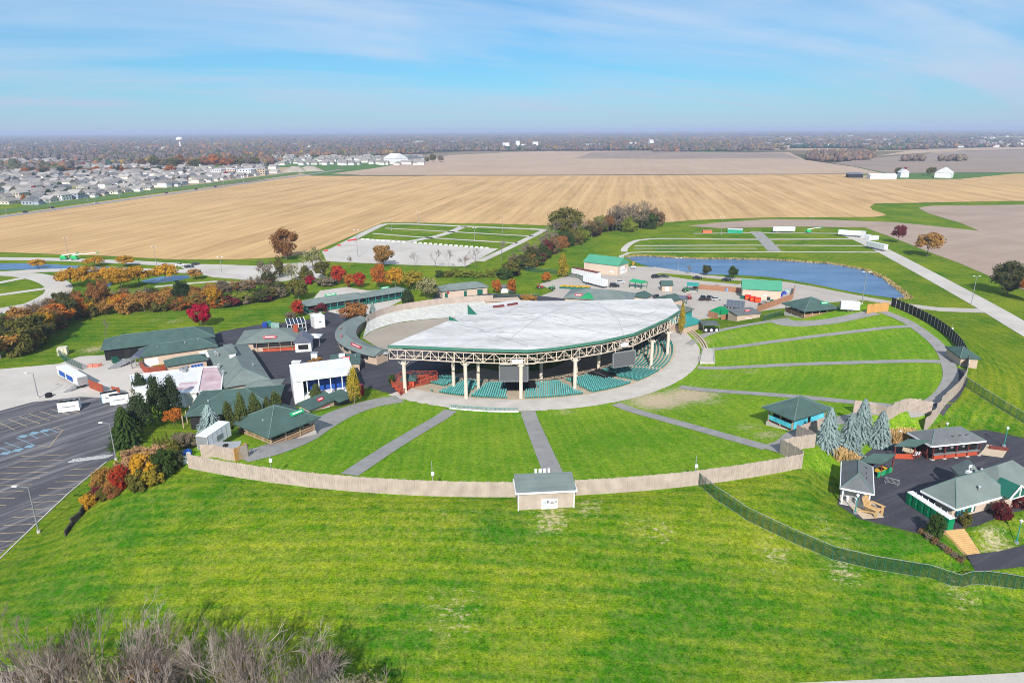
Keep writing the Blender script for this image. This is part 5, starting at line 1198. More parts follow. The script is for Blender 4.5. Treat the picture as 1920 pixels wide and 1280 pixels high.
for args in (('tan shed with green gable roof, nearest the backstage roof', (1181, 556), (1212, 560), 7, 2.7, 1.4, 'cream', 'shingle'), ('tan shed with green gable roof, middle of the yard row', (1229, 559), (1262, 566), 7.5, 2.7, 1.4, 'cream', 'shingle'), ('small brown-walled shed with a mossy green roof in the yard', (1240, 536), (1263, 536), 5.5, 2.6, 1.6, 'buff', 'shingle')):
    o, W_, D_, wp = building('yard_shed', args[0], 'shed', args[1], args[2], args[3], 0, args[4], args[5], 'gable', 'y' if 'brown' not in args[0] else 'x', wall=args[6], roofm=args[7], ov=.4, caps=False, group='small sheds in the yard')
    on_wall(o, 'door', 'f', W_, D_, 0, .1, 1.8, 2.0, 'white')
building('equipment_canopy', 'black open shelter beside the middle yard shed', 'shelter', (1262, 558), (1280, 560), 5, 0, 2.6, .5, 'flat', roofm='solar', open_=True, post_m='grey', ov=.2, caps=False)
for lb, A, B, D0, rm in (('green metal canopy over yard machines, left of two', (1180, 528), (1203, 532), 5, 'green'), ('green metal canopy over yard machines, right of two', (1288, 536), (1310, 537), 6, 'teal'), ('dark canopy attached to the small brown shed', (1268, 560), (1283, 562), 4, 'solar')):
    building('machine_canopy', lb, 'canopy', A, B, D0, 0, 2.8, .8, 'gable', 'x', roofm=rm, open_=True, post_m='dkgreen', ov=.2, caps=False, group='yard canopies')
o, W_, D_, wp = building('lawn_booth', 'buff booth with a red roof sign on the upper lawn path', 'booth', (1382, 592), (1428, 588), 6.5, 1.2, 3.0, .7, 'shed', wall='buff', roofm='shingle_dark', ov=.3, caps=False, sink=1.5)
roof_sign(o, 1.0, -.4, 3.4, 2.2, .7, 'red'); w1 = on_wall(o, 'wall_sign', 'f', W_, D_, .0, 1.5, 2.6, .6, 'white'); on_wall(o, 'sign_stripe', 'f', W_, D_, 0, 1.95, 2.6, .15, 'red', parent=w1, proud=.1)
# --- food court on the right terrace
def zt(px, h=0.0): return [Z(u, v, PLZ + h) for u, v in px]
o, W_, D_, wp = building('food_stand', 'long grey-roofed stand with a red counter on the right terrace', 'food stand', (1746, 838), (1848, 828), 6.5, PLZ, 3.0, 1.9, 'hip', wall='black', roofm='shingle_dark', ov=.9, fascia='white')
for t in (-.36, -.12, .12, .36):
    on_wall(o, 'counter', 'f', W_, D_, t, .1, W_ * .21, 1.0, 'redpaint', .3, proud=.6)
for t in (-.5, -.25, 0, .25, .5): mb = MB(); mb.box((t * W_, -D_ / 2 - .7, 1.5), (.18, .18, 3.0)); part('post', mb, M['maroon'], o); mb = MB(); mb.box((t * W_, -D_ / 2 - .75, .08), (.7, .7, .2)); part('footing', mb, M['conc'], o)
mb = MB(); mb.box((0, -D_ / 2 - .65, 1.15), (W_, .7, .1)); part('counter_top', mb, M['grey'], o)
for t in (-.3, -.05, .2): mb = MB(); mb.cyl((t * W_, -D_ / 2 - .08, 2.1), .34, .06, 10, axis='y'); part('round_print', mb, M['galv'], o)
for t in (-.15, .0, .15): roof_v = MB(); roof_v.box((t * W_ + 1.5, -1.6, 4.1), (.9, .35, .25), .25); part('roof_slot', roof_v, M['dark'], o)
def shed_roof(name, label, cat, px, base, z0, m, posts, ths=.2):
    """lean-to roof by its four seen corners (near-left, near-right, far-right, far-left)"""
    P = [Z(u, v, base + z_) for (u, v), z_ in zip(px, z0)]; c = sum(P, Vector()) / 4; o = thing(name, label, cat, (c.x, c.y, base))
    L = [p - Vector((c.x, c.y, base)) for p in P]; up_ = Vector((0, 0, ths))
    mb = MB(); mb.add([*L, *[p + up_ for p in L]], [(3, 2, 1, 0), (4, 5, 6, 7), (0, 1, 5, 4), (1, 2, 6, 5), (2, 3, 7, 6), (3, 0, 4, 7)]); part('roof', mb, M[m], o)
    for p in L: q = Vector((p.x * .9, p.y * .9, 0)); mb = MB(); mb.bar(q, (q.x, q.y, p.z), .2); part('post', mb, M['maroon'], o)
    return o, L
o, L = shed_roof('counter_shelter', 'green lean-to shelter with a red half wall beside the grey stand', 'shelter', [(1676, 837), (1717, 838), (1745, 826), (1702, 824)], PLZ, (2.7, 2.7, 3.6, 3.6), 'shingle', 4)
for (x0, x1, y_, m_) in ((.55, .95, .0, 'redpaint'),):
    a, b = L[0] * .85, L[1] * .85; mb = MB(); c = (a + b) / 2; mb.box((c.x, c.y, .55), ((b - a).length, .15, 1.1), math.atan2((b - a).y, (b - a).x)); part('half_wall', mb, M['redpaint'], o)
for i in range(3): p = L[1].lerp(L[2], .2 + .3 * i) * .6; mb = MB(); mb.box((p.x, p.y, .9), (1.8, .7, .1), .9); mb.box((p.x, p.y, .5), (.3, .3, .8)); part('picnic_table', mb, M['maroon'], o); mb = MB(); mb.box((p.x, p.y, .99), (1.8, .24, .05), .9); part('table_runner', mb, M['white'], o)
o, L = shed_roof('counter_shelter', 'green lean-to shelter with yellow and green counters', 'shelter', [(1608, 866), (1655, 870), (1680, 853), (1638, 851)], PLZ, (2.7, 2.7, 3.6, 3.6), 'shingle', 4)
a, b = L[1] * .88, L[2] * .88
for i, m_ in enumerate(('green', 'green', 'green')): p = a.lerp(b, .12 + .32 * i); mb = MB(); mb.box((p.x, p.y, .55), (2.3, .2, 1.1), math.atan2((b - a).y, (b - a).x)); part('counter_panel', mb, M[m_], o)
for i in range(2): p = a.lerp(b, .25 + .35 * i) * .55; mb = MB(); mb.box((p.x, p.y, 1.0), (1.7, 1.1, .5), .6); part('counter_top', mb, M['yellow'], o)
o, W_, D_, wp = building('counter_hall', 'grey hip-roofed open hall in front of the tan grass tufts', 'hall', (1576, 916), (1638, 928), (1590, 869), PLZ, 3.1, 2.0, 'hip', 'y', roofm='shingle_dark', open_=True, post_m='white', ov=.5, fascia='white')
mb = MB(); mb.box((-.3, -D_ / 2 + 2.5, 1.2), (W_ * .7, .2, 2.2)); part('banner', mb, M['galv'], o)
for i in range(3):
    mb = MB(); mb.box((W_ / 2 - 1.2, (-.2 + .22 * i) * D_, 4.3), (1.1, .4, .25)); part('roof_slot', mb, M['dark'], o)
    mb = MB(); x_, y_ = -1.2 + i * 1.4, -D_ / 2 + 1.2; mb.box((x_, y_, .45), (.5, .5, .08)); mb.box((x_, y_ + .25, .75), (.5, .08, .6)); mb.box((x_, y_, .22), (.12, .4, .45)); part('chair', mb, M['white'], o)
# main right building: two hipped wings and a cross gable
c1 = Z(1800, 968, PLZ + 3.2)
o, W_, D_, wp = building('terrace_building', 'large grey-green hip-roofed building behind the portable toilets', 'building', (1793, 956.5), (1895, 928), (1737, 919), PLZ, 3.2, 3.4, 'hip', 'x', wall='cream', roofm='shingle_grey', ov=1.7, fascia='white')
def hipwing(px, along, rise, name):
    c, W, D, ang = frame3(*px, PLZ + 3.25); mb, lines = roof_mesh(W, D, rise, 'hip', along, .01)
    ca_, sa_ = math.cos(ang - o.rotation_euler.z), math.sin(ang - o.rotation_euler.z); off = Matrix.Rotation(-o.rotation_euler.z, 3, 'Z') @ (c - o.location)
    mb.v = [(x * ca_ - y * sa_ + off.x, x * sa_ + y * ca_ + off.y, z + 3.25) for x, y, z in mb.v]; part(name, mb, M['shingle_grey'], o)
    wb = MB(); wb.box((off.x, off.y, 1.6), (W - 1.4, D - 1.4, 3.5), ang - o.rotation_euler.z); part('wing_wall', wb, M['cream'], o)
hipwing(((1880, 934), (1960, 905), (1842, 880)), 'x', 3.3, 'wing_roof'); hipwing(((1808, 905), (1850, 908), (1828, 880)), 'y', 2.6, 'wing_roof')
w1 = on_wall(o, 'poster', 'f', W_, D_, -.28, .5, 2.1, 2.0, 'cyan'); w2 = on_wall(o, 'poster', 'f', W_, D_, -.05, .5, 2.4, 2.0, 'dkgreen'); on_wall(o, 'poster_stripe', 'f', W_, D_, -.0, .6, .5, 1.8, 'white', parent=w2, proud=.1)
vents(o, [(0, -2, 5.2, .9), (4.5, 1, 6.2, .8)]); mb = MB(); mb.box((2.5, 1.8, 5.9), (.7, .7, .5)); mb.bar((2.5, 1.8, 6.0), (2.5, 1.8, 7.2), .09); mb.box((2.5, 1.7, 7.1), (.7, .15, .5)); part('dish', mb, M['white'], o)
gp = Z(1905, 925, PLZ + 4.0); off = Matrix.Rotation(-o.rotation_euler.z, 3, 'Z') @ (gp - o.location)
mb = MB(); mb.profile([(-2.2, 0), (2.2, 0), (0, 2.0)], -.2, 3.2); mb.v = [(x + off.x, y + off.y - .3, z + 3.7) for x, y, z in mb.v]; gd = part('gable_dormer', mb, M['dkgreen'], o)
mb = MB(); A_ = [Vector((off.x + x, off.y - .6, 3.7 + z)) for x, z in ((-2.4, -.05), (0, 2.15), (2.4, -.05))]; mb.bar(A_[0], A_[1], .2); mb.bar(A_[1], A_[2], .2); mb.bar((off.x, off.y - .6, 3.7), A_[1], .16); mb.bar(A_[0], A_[2], .14); part('trim', mb, M['white'], gd)
# stairs
def stairs(label, A, B, C, Dd, z0, z1, nst, m):
    """top-left, top-right, bottom-left, bottom-right seen corners"""
    a, b = Z(*A, z1), Z(*B, z1); c, d = Z(*C, z0), Z(*Dd, z0); o0 = (c + d) / 2; o = thing('stairs', label, 'stairs', o0)
    for i in range(nst):
        t0, t1 = i / nst, (i + 1) / nst; p, q = c.lerp(a, t0), d.lerp(b, t0); p1, q1 = c.lerp(a, t1), d.lerp(b, t1); zz_ = z0 + (z1 - z0) * t1 - o0.z
        P = [Vector((x.x - o0.x, x.y - o0.y)) for x in (p, q, q1, p1)]; mb = MB(); mb.prism([xy(x) for x in P], zz_ - .9, zz_ - .02 * (i % 2)); part('step', mb, M[m], o)
    return o
stairs('wide tan timber stairs below the portable toilets', (1770, 994), (1807, 990), (1813, 1040), (1838, 1036), PTH + .02, PLZ + .1, 13, 'lumber')
stairs('pale stairs rising beside the blue spruces', (1693, 838), (1700, 829), (1722, 848), (1712, 852), PLZ + .05, RIM - 1.5, 9, 'conc_tan')
pl = thing('concrete_pad', 'pale concrete pad under the wooden giant chair', 'slab', Z(1625, 955, PLZ)); q0 = Z(1625, 955, PLZ); part('slab', MB().prism([xy(Z(u, v, PLZ) - q0) for u, v in ((1582, 940), (1600, 925), (1640, 945), (1657, 970), (1618, 973))], -.1, .13), M['conc_tan'], pl)
pl = thing('concrete_pad', 'pale concrete pad at the right end of the grey stand', 'slab', Z(1865, 848, PLZ)); q0 = Z(1865, 848, PLZ); part('slab', MB().prism([xy(Z(u, v, PLZ) - q0) for u, v in ((1845, 842), (1850, 833), (1890, 842), (1880, 858), (1835, 852))], -.1, .11), M['conc_tan'], pl)
# concrete ramp at the right end of the seats
rpc = thing('concrete_ramp', 'white concrete ramp at the right of the ring walk', 'ramp', G(1326, 678)); q0 = G(1326, 678)
P_ = [G(u, v) - q0 for u, v in ((1312, 682), (1340, 682), (1338, 656), (1318, 656))]; part('slab', MB().prism([xy(p) for p in P_], -.5, .6), M['conc'], rpc)
for i in (0, 1): a, b = P_[0 if i == 0 else 1], P_[3 if i == 0 else 2]; mb = MB(); mb.bar((a.x, a.y, 1.6), (b.x, b.y, 1.6), .1); mb.bar((a.x, a.y, .3), (a.x, a.y, 1.6), .1); mb.bar((b.x, b.y, .3), (b.x, b.y, 1.6), .1); part('railing', mb, M['galv'], rpc)
tw_ = thing('terrace_wall', 'curved pale steps between ring walk and upper lawn', 'wall', arc_pt(62.5, 88))
for i in range(4):
    mb = MB(); A = np.linspace(76, 100, 14); q0 = arc_pt(62.5, 88)
    for a, b in zip(A[:-1], A[1:]): p, q = arc_pt(61.6 + i * .75, a) - q0, arc_pt(61.6 + i * .75, b) - q0; mb.bar(p + Vector((0, 0, .25 + i * .3)), q + Vector((0, 0, .25 + i * .3)), .5)
    part('step', mb, M['conc_tan'], tw_)

# ================================================================ trees
def crown_mesh(name, seed, n_cl, n_leaf, leaf, shape='round', m='leaf', core=True):
    """leaf clumps spread through a crown one unit wide (x,y in -.5..5) and one unit tall (z 0..1)"""
    g = np.random.default_rng(seed); C = []
    while len(C) < n_cl:
        p = g.uniform(-1, 1, 3)
        d = np.linalg.norm(p)
        if d > .86 or d < g.uniform(.1, .75): continue
        if shape == 'vase' and p[2] < -.3 and np.hypot(p[0], p[1]) > .5 + p[2] * .5: continue
        if shape == 'cone':
            z = (p[2] + 1) / 2; p = np.array([p[0] * (1.3 - 1.15 * z), p[1] * (1.3 - 1.15 * z), p[2]])
        C.append(p)
    C = np.array(C); cr = g.uniform(.20, .36, n_cl)
    ci = g.integers(0, n_cl, n_leaf); d = g.normal(0, 1, (n_leaf, 3)); d /= np.linalg.norm(d, axis=1)[:, None]
    c = C[ci] + d * (cr[ci] * g.uniform(.55, 1.0, n_leaf))[:, None]
    nrm = d * .8 + c * .5 + g.normal(0, .45, (n_leaf, 3)) + np.array([0, 0, .25]); nrm /= np.linalg.norm(nrm, axis=1)[:, None]
    t = np.cross(nrm, g.normal(0, 1, (n_leaf, 3))); t /= np.linalg.norm(t, axis=1)[:, None]; b = np.cross(nrm, t)
    s = leaf * g.uniform(.6, 1.35, n_leaf)[:, None]
    Q = np.stack([c - t * s - b * s * .7, c + t * s - b * s * .5, c + t * s * .8 + b * s * .7, c - t * s * .9 + b * s * .6], 1)
    Q[..., 0] *= .5; Q[..., 1] *= .5; Q[..., 2] = (Q[..., 2] + 1) * .5
    return quads_mesh(name, Q, M[m])
def limb_mesh(name, seed, m, levels=3, forks=(3, 4), spread=.55, trunk=.3, r0=.035, top=1.0, twigs=True, lean=.0):
    """trunk with forking limbs; height 1"""
    g = random.Random(seed); mb = MB()
    def grow(p, d, L, r, lv):
        q = p + d * L; mb.bar(p, q, r * 1.4, n=4 if lv > 1 else 3, w2=r * .95)
        if lv == 0: return
        kids = g.randint(*forks)
        for i in range(kids):
            t = g.uniform(.55, 1.0) if i else 1.0; a = g.uniform(0, 6.28); s_ = spread * g.uniform(.55, 1.25)
            side = d.cross(Vector((math.cos(a), math.sin(a), .3))).normalized(); nd = (d + side * s_ + Vector((0, 0, .12))).normalized()
            grow(p + d * L * t, nd, L * g.uniform(.6, .82), r * .62 * (1 if i else 1.1), lv - 1)
    grow(Vector((0, 0, 0)), Vector((lean, 0, 1)).normalized(), trunk, r0, levels)
    h = max(v[2] for v in mb.v); mb.v = [(x / h, y / h, z / h) for x, y, z in mb.v]
    return mb.mesh(name, m)
def spruce_mesh(name, seed, tiers=17, m='needle', droop=.18, dense=1.0, blunt=.10):
    """drooping whorls of needle sprays; unit height and width"""
    g = np.random.default_rng(seed); Q = []
    for k_ in range(tiers):
        z = .05 + .93 * (k_ / (tiers - 1)) ** .95; R0 = (1 - z) ** .58 * .5 + blunt * .25; nb = max(5, int((24 - 14 * z) * dense))
        for j in range(nb):
            a = 2 * math.pi * (j + g.uniform(-.4, .4)) / nb; L = R0 * g.uniform(.75, 1.1); dx, dy = math.cos(a), math.sin(a); px_, py_ = -dy, dx
            for s_, fr in ((0, .35), (1, .62), (2, .88)):
                rr = L * fr; w_ = .055 * (1.25 - .3 * s_) * (1.15 - .5 * z) * g.uniform(.7, 1.3); zz_ = z - droop * fr * R0 + g.uniform(-.012, .012); ln = L * .26; tp = g.uniform(.0, .03)
                p0 = np.array([dx * (rr - ln), dy * (rr - ln), zz_ + .015 + droop * R0 * .2]); p1 = np.array([dx * (rr + ln * .75), dy * (rr + ln * .75), zz_ - .02 - droop * R0 * .25 + tp]); sd_ = np.array([px_, py_, 0]) * w_; dn = np.array([0, 0, -.018])
                Q.append([p0 - sd_ * .8, p1 - sd_ * .45, p1 + sd_ * .45, p0 + sd_ * .8]); Q.append([p0 - sd_ + dn * 1.4, p0 + sd_ + dn * 1.4, p1 + sd_ * .5 + dn, p1 - sd_ * .5 + dn])
                if s_ == 2: mid = (p0 + p1) / 2; Q.append([mid - sd_ * 1.2 + dn * 2, mid + sd_ * 1.2 + dn * 2, mid + sd_ * .9 - dn, mid - sd_ * .9 - dn])
    return quads_mesh(name, np.array(Q), M[m])
def tuft_mesh(name, seed, n_=420, m='straw'):
    g = np.random.default_rng(seed); Q = []
    for i in range(n_):
        a = g.uniform(0, 6.28); r_ = g.uniform(0, .3); b = np.array([math.cos(a) * r_, math.sin(a) * r_, 0]); t = np.array([math.cos(a) * (r_ + g.uniform(.05, .3)), math.sin(a) * (r_ + g.uniform(.05, .3)), g.uniform(.6, 1)]); th = g.uniform(0, 3.14); w_ = np.array([math.cos(th), math.sin(th), 0]) * .03
        Q.append([b - w_, b + w_, t + w_ * .6, t - w_ * .6])
    return quads_mesh(name, np.array(Q), M[m])
CR = {'round': [crown_mesh('crown', 20 + i, 42, 2600, .062) for i in range(3)], 'big': [crown_mesh('crown', 40 + i, 70, 5000, .045) for i in range(2)], 'vase': [crown_mesh('crown', 50 + i, 40, 2600, .058, 'vase') for i in range(2)], 'cone': [crown_mesh('crown', 60 + i, 44, 2600, .055, 'cone') for i in range(2)], 'shrub': [crown_mesh('crown', 70 + i, 36, 2400, .062) for i in range(3)], 'thin': [crown_mesh('crown', 80 + i, 40, 800, .055) for i in range(2)],
      'spruce': [spruce_mesh('crown', 90 + i, 22) for i in range(2)], 'pine': [crown_mesh('crown', 95 + i, 60, 4200, .042, 'cone', 'needle') for i in range(2)]}
TK = [limb_mesh('trunk', 5 + i, M['bark'], 2, (3, 4), .6, .45, .03) for i in range(2)]
BARE = [limb_mesh('branches', 100 + i, M['twig_dk'], 6, (2, 4), .6, .32, .016) for i in range(3)]
BAREN = [limb_mesh('branches', 130 + i, M['twig' if i % 3 else 'twig_dk'], 6, (2, 3) if i % 2 else (2, 4), .56 + .06 * i, .30, .0135) for i in range(4)]
stb = MB(); stb.cyl((0, 0, 0), .5, 1.0, 6); STEM = stb.mesh('trunk', M['bark'])
COLS = dict(gold=(.50, .265, .025), goldbrown=(.36, .19, .05), orange=(.44, .145, .025), rust=(.27, .12, .04), brown=(.24, .15, .075), crimson=(.36, .012, .035), red=(.42, .05, .025), wine=(.15, .03, .035), olive=(.145, .135, .03), green=(.055, .095, .022), dkgreen=(.032, .058, .022), pine=(.045, .068, .028), pinelight=(.085, .105, .03), yellowgreen=(.34, .26, .03), lime=(.19, .22, .03), bluespruce=(.26, .34, .33), greybrown=(.22, .175, .12), paleolive=(.26, .24, .11), pinktan=(.42, .25, .13), darkolive=(.075, .08, .028))
CN = dict(gold='golden', goldbrown='golden brown', orange='orange', rust='rust brown', brown='brown', crimson='crimson', red='red', wine='wine red', olive='olive', green='green', dkgreen='dark green', pine='dark green', pinelight='mid green', yellowgreen='yellow-green', lime='lime green', bluespruce='blue-grey', greybrown='grey-brown', paleolive='pale olive', pinktan='pinkish tan', darkolive='dark olive')
NAME = dict(round='broadleaf_tree', big='broadleaf_tree', vase='spreading_tree', cone='conical_tree', shrub='shrub', thin='thinning_tree', spruce='spruce_tree', pine='pine_tree', bare='bare_tree')
def tree(kind, p, w_, h_, col, label, group=None, stem=None, seed=None, low=None):
    """p base point, crown width and full height in metres"""
    rs = random.Random(seed if seed is not None else hash((round(p[0], 1), round(p[1], 1))) & 0xffff)
    cat = {'shrub': 'shrub'}.get(kind, 'tree'); a = rs.uniform(0, 6.28)
    o = thing(NAME[kind], label, cat, p, a, group); c = COLS[col]; f = rs.uniform(.88, 1.12); c = tuple(min(1, x * f) for x in c)
    if kind == 'bare':
        me = rs.choice(BARE); ob = obj('branches', me, o, sc=(w_ / .8, w_ / .8, h_)); return o
    lo = {'round': .18, 'big': .14, 'vase': .12, 'cone': .05, 'shrub': .0, 'thin': .2, 'spruce': .0, 'pine': .03}[kind] if low is None else low
    if kind in ('spruce', 'pine', 'cone'): obj('trunk', STEM, o, sc=(max(.3, w_ * .05), max(.3, w_ * .05), h_ * .6))
    else: obj('trunk', rs.choice(TK), o, sc=(w_ * .55, w_ * .55, h_ * .82))
    me = rs.choice(CR[kind]); z0 = h_ * lo - (.12 * h_ if kind == 'shrub' else 0)
    obj('crown', me, o, (0, 0, z0), 0, (w_, w_, h_ - z0), c); return o
def tree_px(kind, u, v, wpx, hpx, col, label, group=None, **kw):
    p = G(u, v); s = pxm(p); el = math.cos(math.atan2(H - p.z, p.y)); 
    return tree(kind, p, wpx / s, hpx / s / el, col, label, group, **kw)
def belt(items, where, group, noun='tree'):
    """items (kind,u,v,w,h,col) sorted from the left so that labels can count them"""
    items = sorted(items, key=lambda t: t[1])
    for i, it in enumerate(items):
        kind, u, v, w_, h_, col = it
        nn = {'shrub': 'bush', 'bare': 'bare tree', 'spruce': 'spruce', 'pine': 'pine', 'cone': 'conical tree', 'vase': 'spreading tree', 'thin': 'thin-leaved tree'}.get(kind, 'tree')
        adj = '' if kind == 'bare' else CN[col] + ' '
        tree_px(kind, u, v, w_, h_, col, f'{adj}{nn}, {ordw(i)} from left {where}', group, seed=i * 7 + len(where))
# single trees
for it in [('big', 537, 488, 54, 60, 'rust', 'large rust brown tree alone at the stubble field edge'), ('big', 1062, 449, 74, 60, 'olive', 'large olive tree towering over the creek trees'), ('round', 378, 614, 42, 46, 'crimson', 'vivid crimson maple beside the long green shed roof'), ('round', 560, 594, 30, 32, 'red', 'red maple at the left end of the entrance canopy'), ('round', 560, 563, 42, 42, 'olive', 'round olive-gold tree above the red maple'), ('shrub', 597, 585, 34, 18, 'wine', 'wine red bush in front of the entrance canopy'), ('round', 665, 606, 58, 38, 'rust', 'rust orange tree behind the curved concession stand'),
           ('round', 720, 500, 42, 42, 'goldbrown', 'golden brown tree in front of the gravel car park'), ('pine', 766, 581, 34, 44, 'pine', 'dark pine right of the entrance canopy'), ('spruce', 700, 597, 20, 30, 'bluespruce', 'small blue spruce behind the tan bank fence'), ('round', 803, 560, 44, 40, 'paleolive', 'pale olive tree between the dark pine and gate building'), ('cone', 1055, 520, 28, 46, 'yellowgreen', 'yellow-green conical tree left of the pond barn'), ('round', 1024, 530, 19, 20, 'orange', 'small orange tree near the mobile office fence'), ('round', 930, 551, 20, 28, 'orange', 'orange tree behind the white sheds, left of two'), ('round', 960, 552, 23, 30, 'orange', 'orange tree behind the white sheds, right of two'),
           ('bare', 1294, 515, 15, 20, 'brown', 'small bare tree on the near pond bank'), ('round', 1325, 517, 19, 21, 'darkolive', 'dark olive tree on the near pond bank, middle of three'), ('round', 1374, 524, 23, 25, 'green', 'dark green tree on the near pond bank, right of three'), ('vase', 1684, 456, 27, 35, 'wine', 'wine red tree beside the right ploughed field'), ('vase', 1738, 481, 52, 46, 'goldbrown', 'wide golden brown tree beside the right ploughed field'), ('big', 1888, 553, 64, 64, 'darkolive', 'big dark green tree at the right edge by the ploughed field'), ('round', 1925, 566, 34, 52, 'orange', 'orange tree cut by the right edge'), ('bare', 200, 640, 22, 42, 'brown', 'bare tree behind the left end of the long shed'),
           ('shrub', 595, 690, 36, 20, 'goldbrown', 'golden bush beside the small ice hut'), ('pine', 594, 757, 30, 38, 'pinelight', 'mid green pine in front of the white side stage'), ('shrub', 1176, 565, 30, 14, 'goldbrown', 'golden bush behind the left back edge of the white roof'),
           ('shrub', 990, 566, 36, 14, 'goldbrown', 'golden brown bush behind the white roof'), ('shrub', 735, 720, 14, 20, 'green', 'green bush beside the red deck'), ('shrub', 580, 532, 26, 16, 'crimson', 'crimson bush right of the round olive-gold tree'), ('thin', 587, 507, 50, 46, 'paleolive', 'sparse pale olive tree left of the gravel car park'), ('shrub', 545, 596, 22, 12, 'greybrown', 'grey-brown bush behind the glass lounge'), ('shrub', 615, 535, 44, 16, 'greybrown', 'grey-brown thicket on the entrance island')]:
    tree_px(*it)
tree_px('pine', 665, 757, 34, 70, 'yellowgreen', 'tall golden green pine at the right end of the side stage', stem=True)
tree_px('pine', 1277, 628, 16, 62, 'yellowgreen', 'thin golden pine at the right tip of the white roof')
belt([('vase', 72, 503, 33, 17, 'gold'), ('vase', 178, 500, 35, 20, 'gold'), ('vase', 237, 500, 35, 21, 'gold')], 'of three along the upper left pond', 'golden trees by the upper pond')
belt([('vase', 135, 540, 48, 40, 'gold'), ('vase', 168, 541, 48, 44, 'gold'), ('vase', 200, 535, 48, 38, 'gold'), ('vase', 228, 543, 50, 46, 'gold'), ('vase', 262, 537, 48, 40, 'gold'), ('vase', 311, 529, 46, 36, 'gold'), ('vase', 367, 524, 30, 20, 'goldbrown')], 'in the golden grove beside the small pond', 'golden grove by the small pond')
# left belt
rb = random.Random(3); L1 = []
line = [(0, 672), (45, 664), (85, 640), (112, 610), (150, 598), (200, 590), (250, 586), (300, 583), (350, 580), (400, 577), (450, 572), (500, 564), (535, 552)]
def along(line, t):
    n_ = len(line) - 1; i = min(int(t * n_), n_ - 1); f = t * n_ - i; return line[i][0] + (line[i + 1][0] - line[i][0]) * f, line[i][1] + (line[i + 1][1] - line[i][1]) * f
for i in range(66):
    u, v = along(line, (i + rb.uniform(.1, .9)) / 66); near = max(0, 1 - u / 170); hp = 32 + near * 30; wp_ = 34 + near * 28
    c = rb.choice(['rust', 'goldbrown', 'goldbrown', 'goldbrown', 'olive', 'orange', 'olive', 'goldbrown', 'darkolive', 'gold']) if u < 420 else rb.choice(['lime', 'olive', 'greybrown', 'darkolive', 'wine'])
    L1.append(('round' if rb.random() < .75 else 'shrub', u, v + rb.uniform(-3, 1), wp_ * rb.uniform(.9, 1.4), hp * rb.uniform(.8, 1.25) * (.62 if u > 400 else 1), c))
belt(L1, 'in the front of the long left tree belt', 'trees of the long left belt')
L2 = []
for i in range(44):
    u, v = along([(-10, 640), (40, 622), (80, 600), (120, 582), (170, 575), (240, 572), (300, 568), (360, 566), (420, 560), (480, 548), (520, 537)], (i + rb.uniform(.1, .9)) / 44); near = max(0, 1 - u / 170)
    L2.append((rb.choice(['round', 'thin', 'bare', 'thin', 'round']), u, v, (32 + near * 20) * rb.uniform(.8, 1.1), (30 + near * 16) * rb.uniform(.8, 1.15), rb.choice(['greybrown', 'goldbrown', 'brown', 'paleolive', 'rust', 'darkolive'])))
belt(L2, 'in the rear of the long left tree belt', 'trees behind the left belt')
tree_px('round', 345, 578, 36, 52, 'dkgreen', 'dark green tree standing up in the left belt')
tree_px('round', 190, 590, 44, 66, 'rust', 'tall rust orange tree standing up in the left belt')
belt([('round', 635, 533, 33, 36, 'red'), ('round', 656, 539, 27, 26, 'orange'), ('round', 675, 540, 23, 30, 'red'), ('round', 711, 541, 38, 46, 'orange'), ('round', 742, 541, 37, 40, 'gold'), ('round', 774, 543, 42, 36, 'yellowgreen')], 'in the bright row behind the entrance canopy', 'bright autumn trees at the entrance')
belt([('thin', 500, 528, 34, 44, 'greybrown'), ('cone', 525, 520, 30, 40, 'olive'), ('thin', 548, 530, 36, 40, 'paleolive'), ('cone', 575, 530, 34, 34, 'olive'), ('round', 606, 522, 34, 34, 'olive'), ('cone', 622, 525, 28, 30, 'lime')], 'in the olive clump left of the bright row', 'olive clump at the entrance')
belt([('bare', 655, 503, 16, 26, 'brown'), ('bare', 780, 505, 20, 34, 'brown'), ('bare', 817, 503, 24, 36, 'brown'), ('bare', 842, 504, 20, 38, 'brown'), ('bare', 872, 505, 26, 28, 'brown'), ('bare', 892, 500, 28, 36, 'brown'), ('bare', 940, 492, 26, 44, 'brown')], 'in front of the gravel car park', 'bare trees at the gravel car park')
belt([('shrub', 826 + i * 15 + rb.uniform(-4, 4), 520 + rb.uniform(-3, 3), 24 * rb.uniform(.8, 1.2), 15 * rb.uniform(.8, 1.2), rb.choice(['lime', 'lime', 'olive', 'green'])) for i in range(9)], 'in the lime hedge below the bare trees', 'lime hedge bushes')
L3 = []; crk = [(945, 524), (975, 512), (1000, 500), (1035, 482), (1072, 463), (1110, 449), (1135, 438), (1185, 436), (1230, 431)]
for i in range(46):
    u, v = along(crk, (i + rb.uniform(.1, .9)) / 46); v -= rb.uniform(0, 9); far = max(0, 1 - (v - 430) / 100)
    L3.append((rb.choice(['shrub', 'shrub', 'thin', 'round']), u, v, 32 * rb.uniform(.75, 1.2), 22 * rb.uniform(.8, 1.5), rb.choice(['olive', 'green', 'greybrown', 'rust', 'lime', 'darkolive', 'brown', 'wine' if rb.random() < .4 else 'green'])))
belt(L3, 'in the creek-side thicket', 'creek-side thicket')
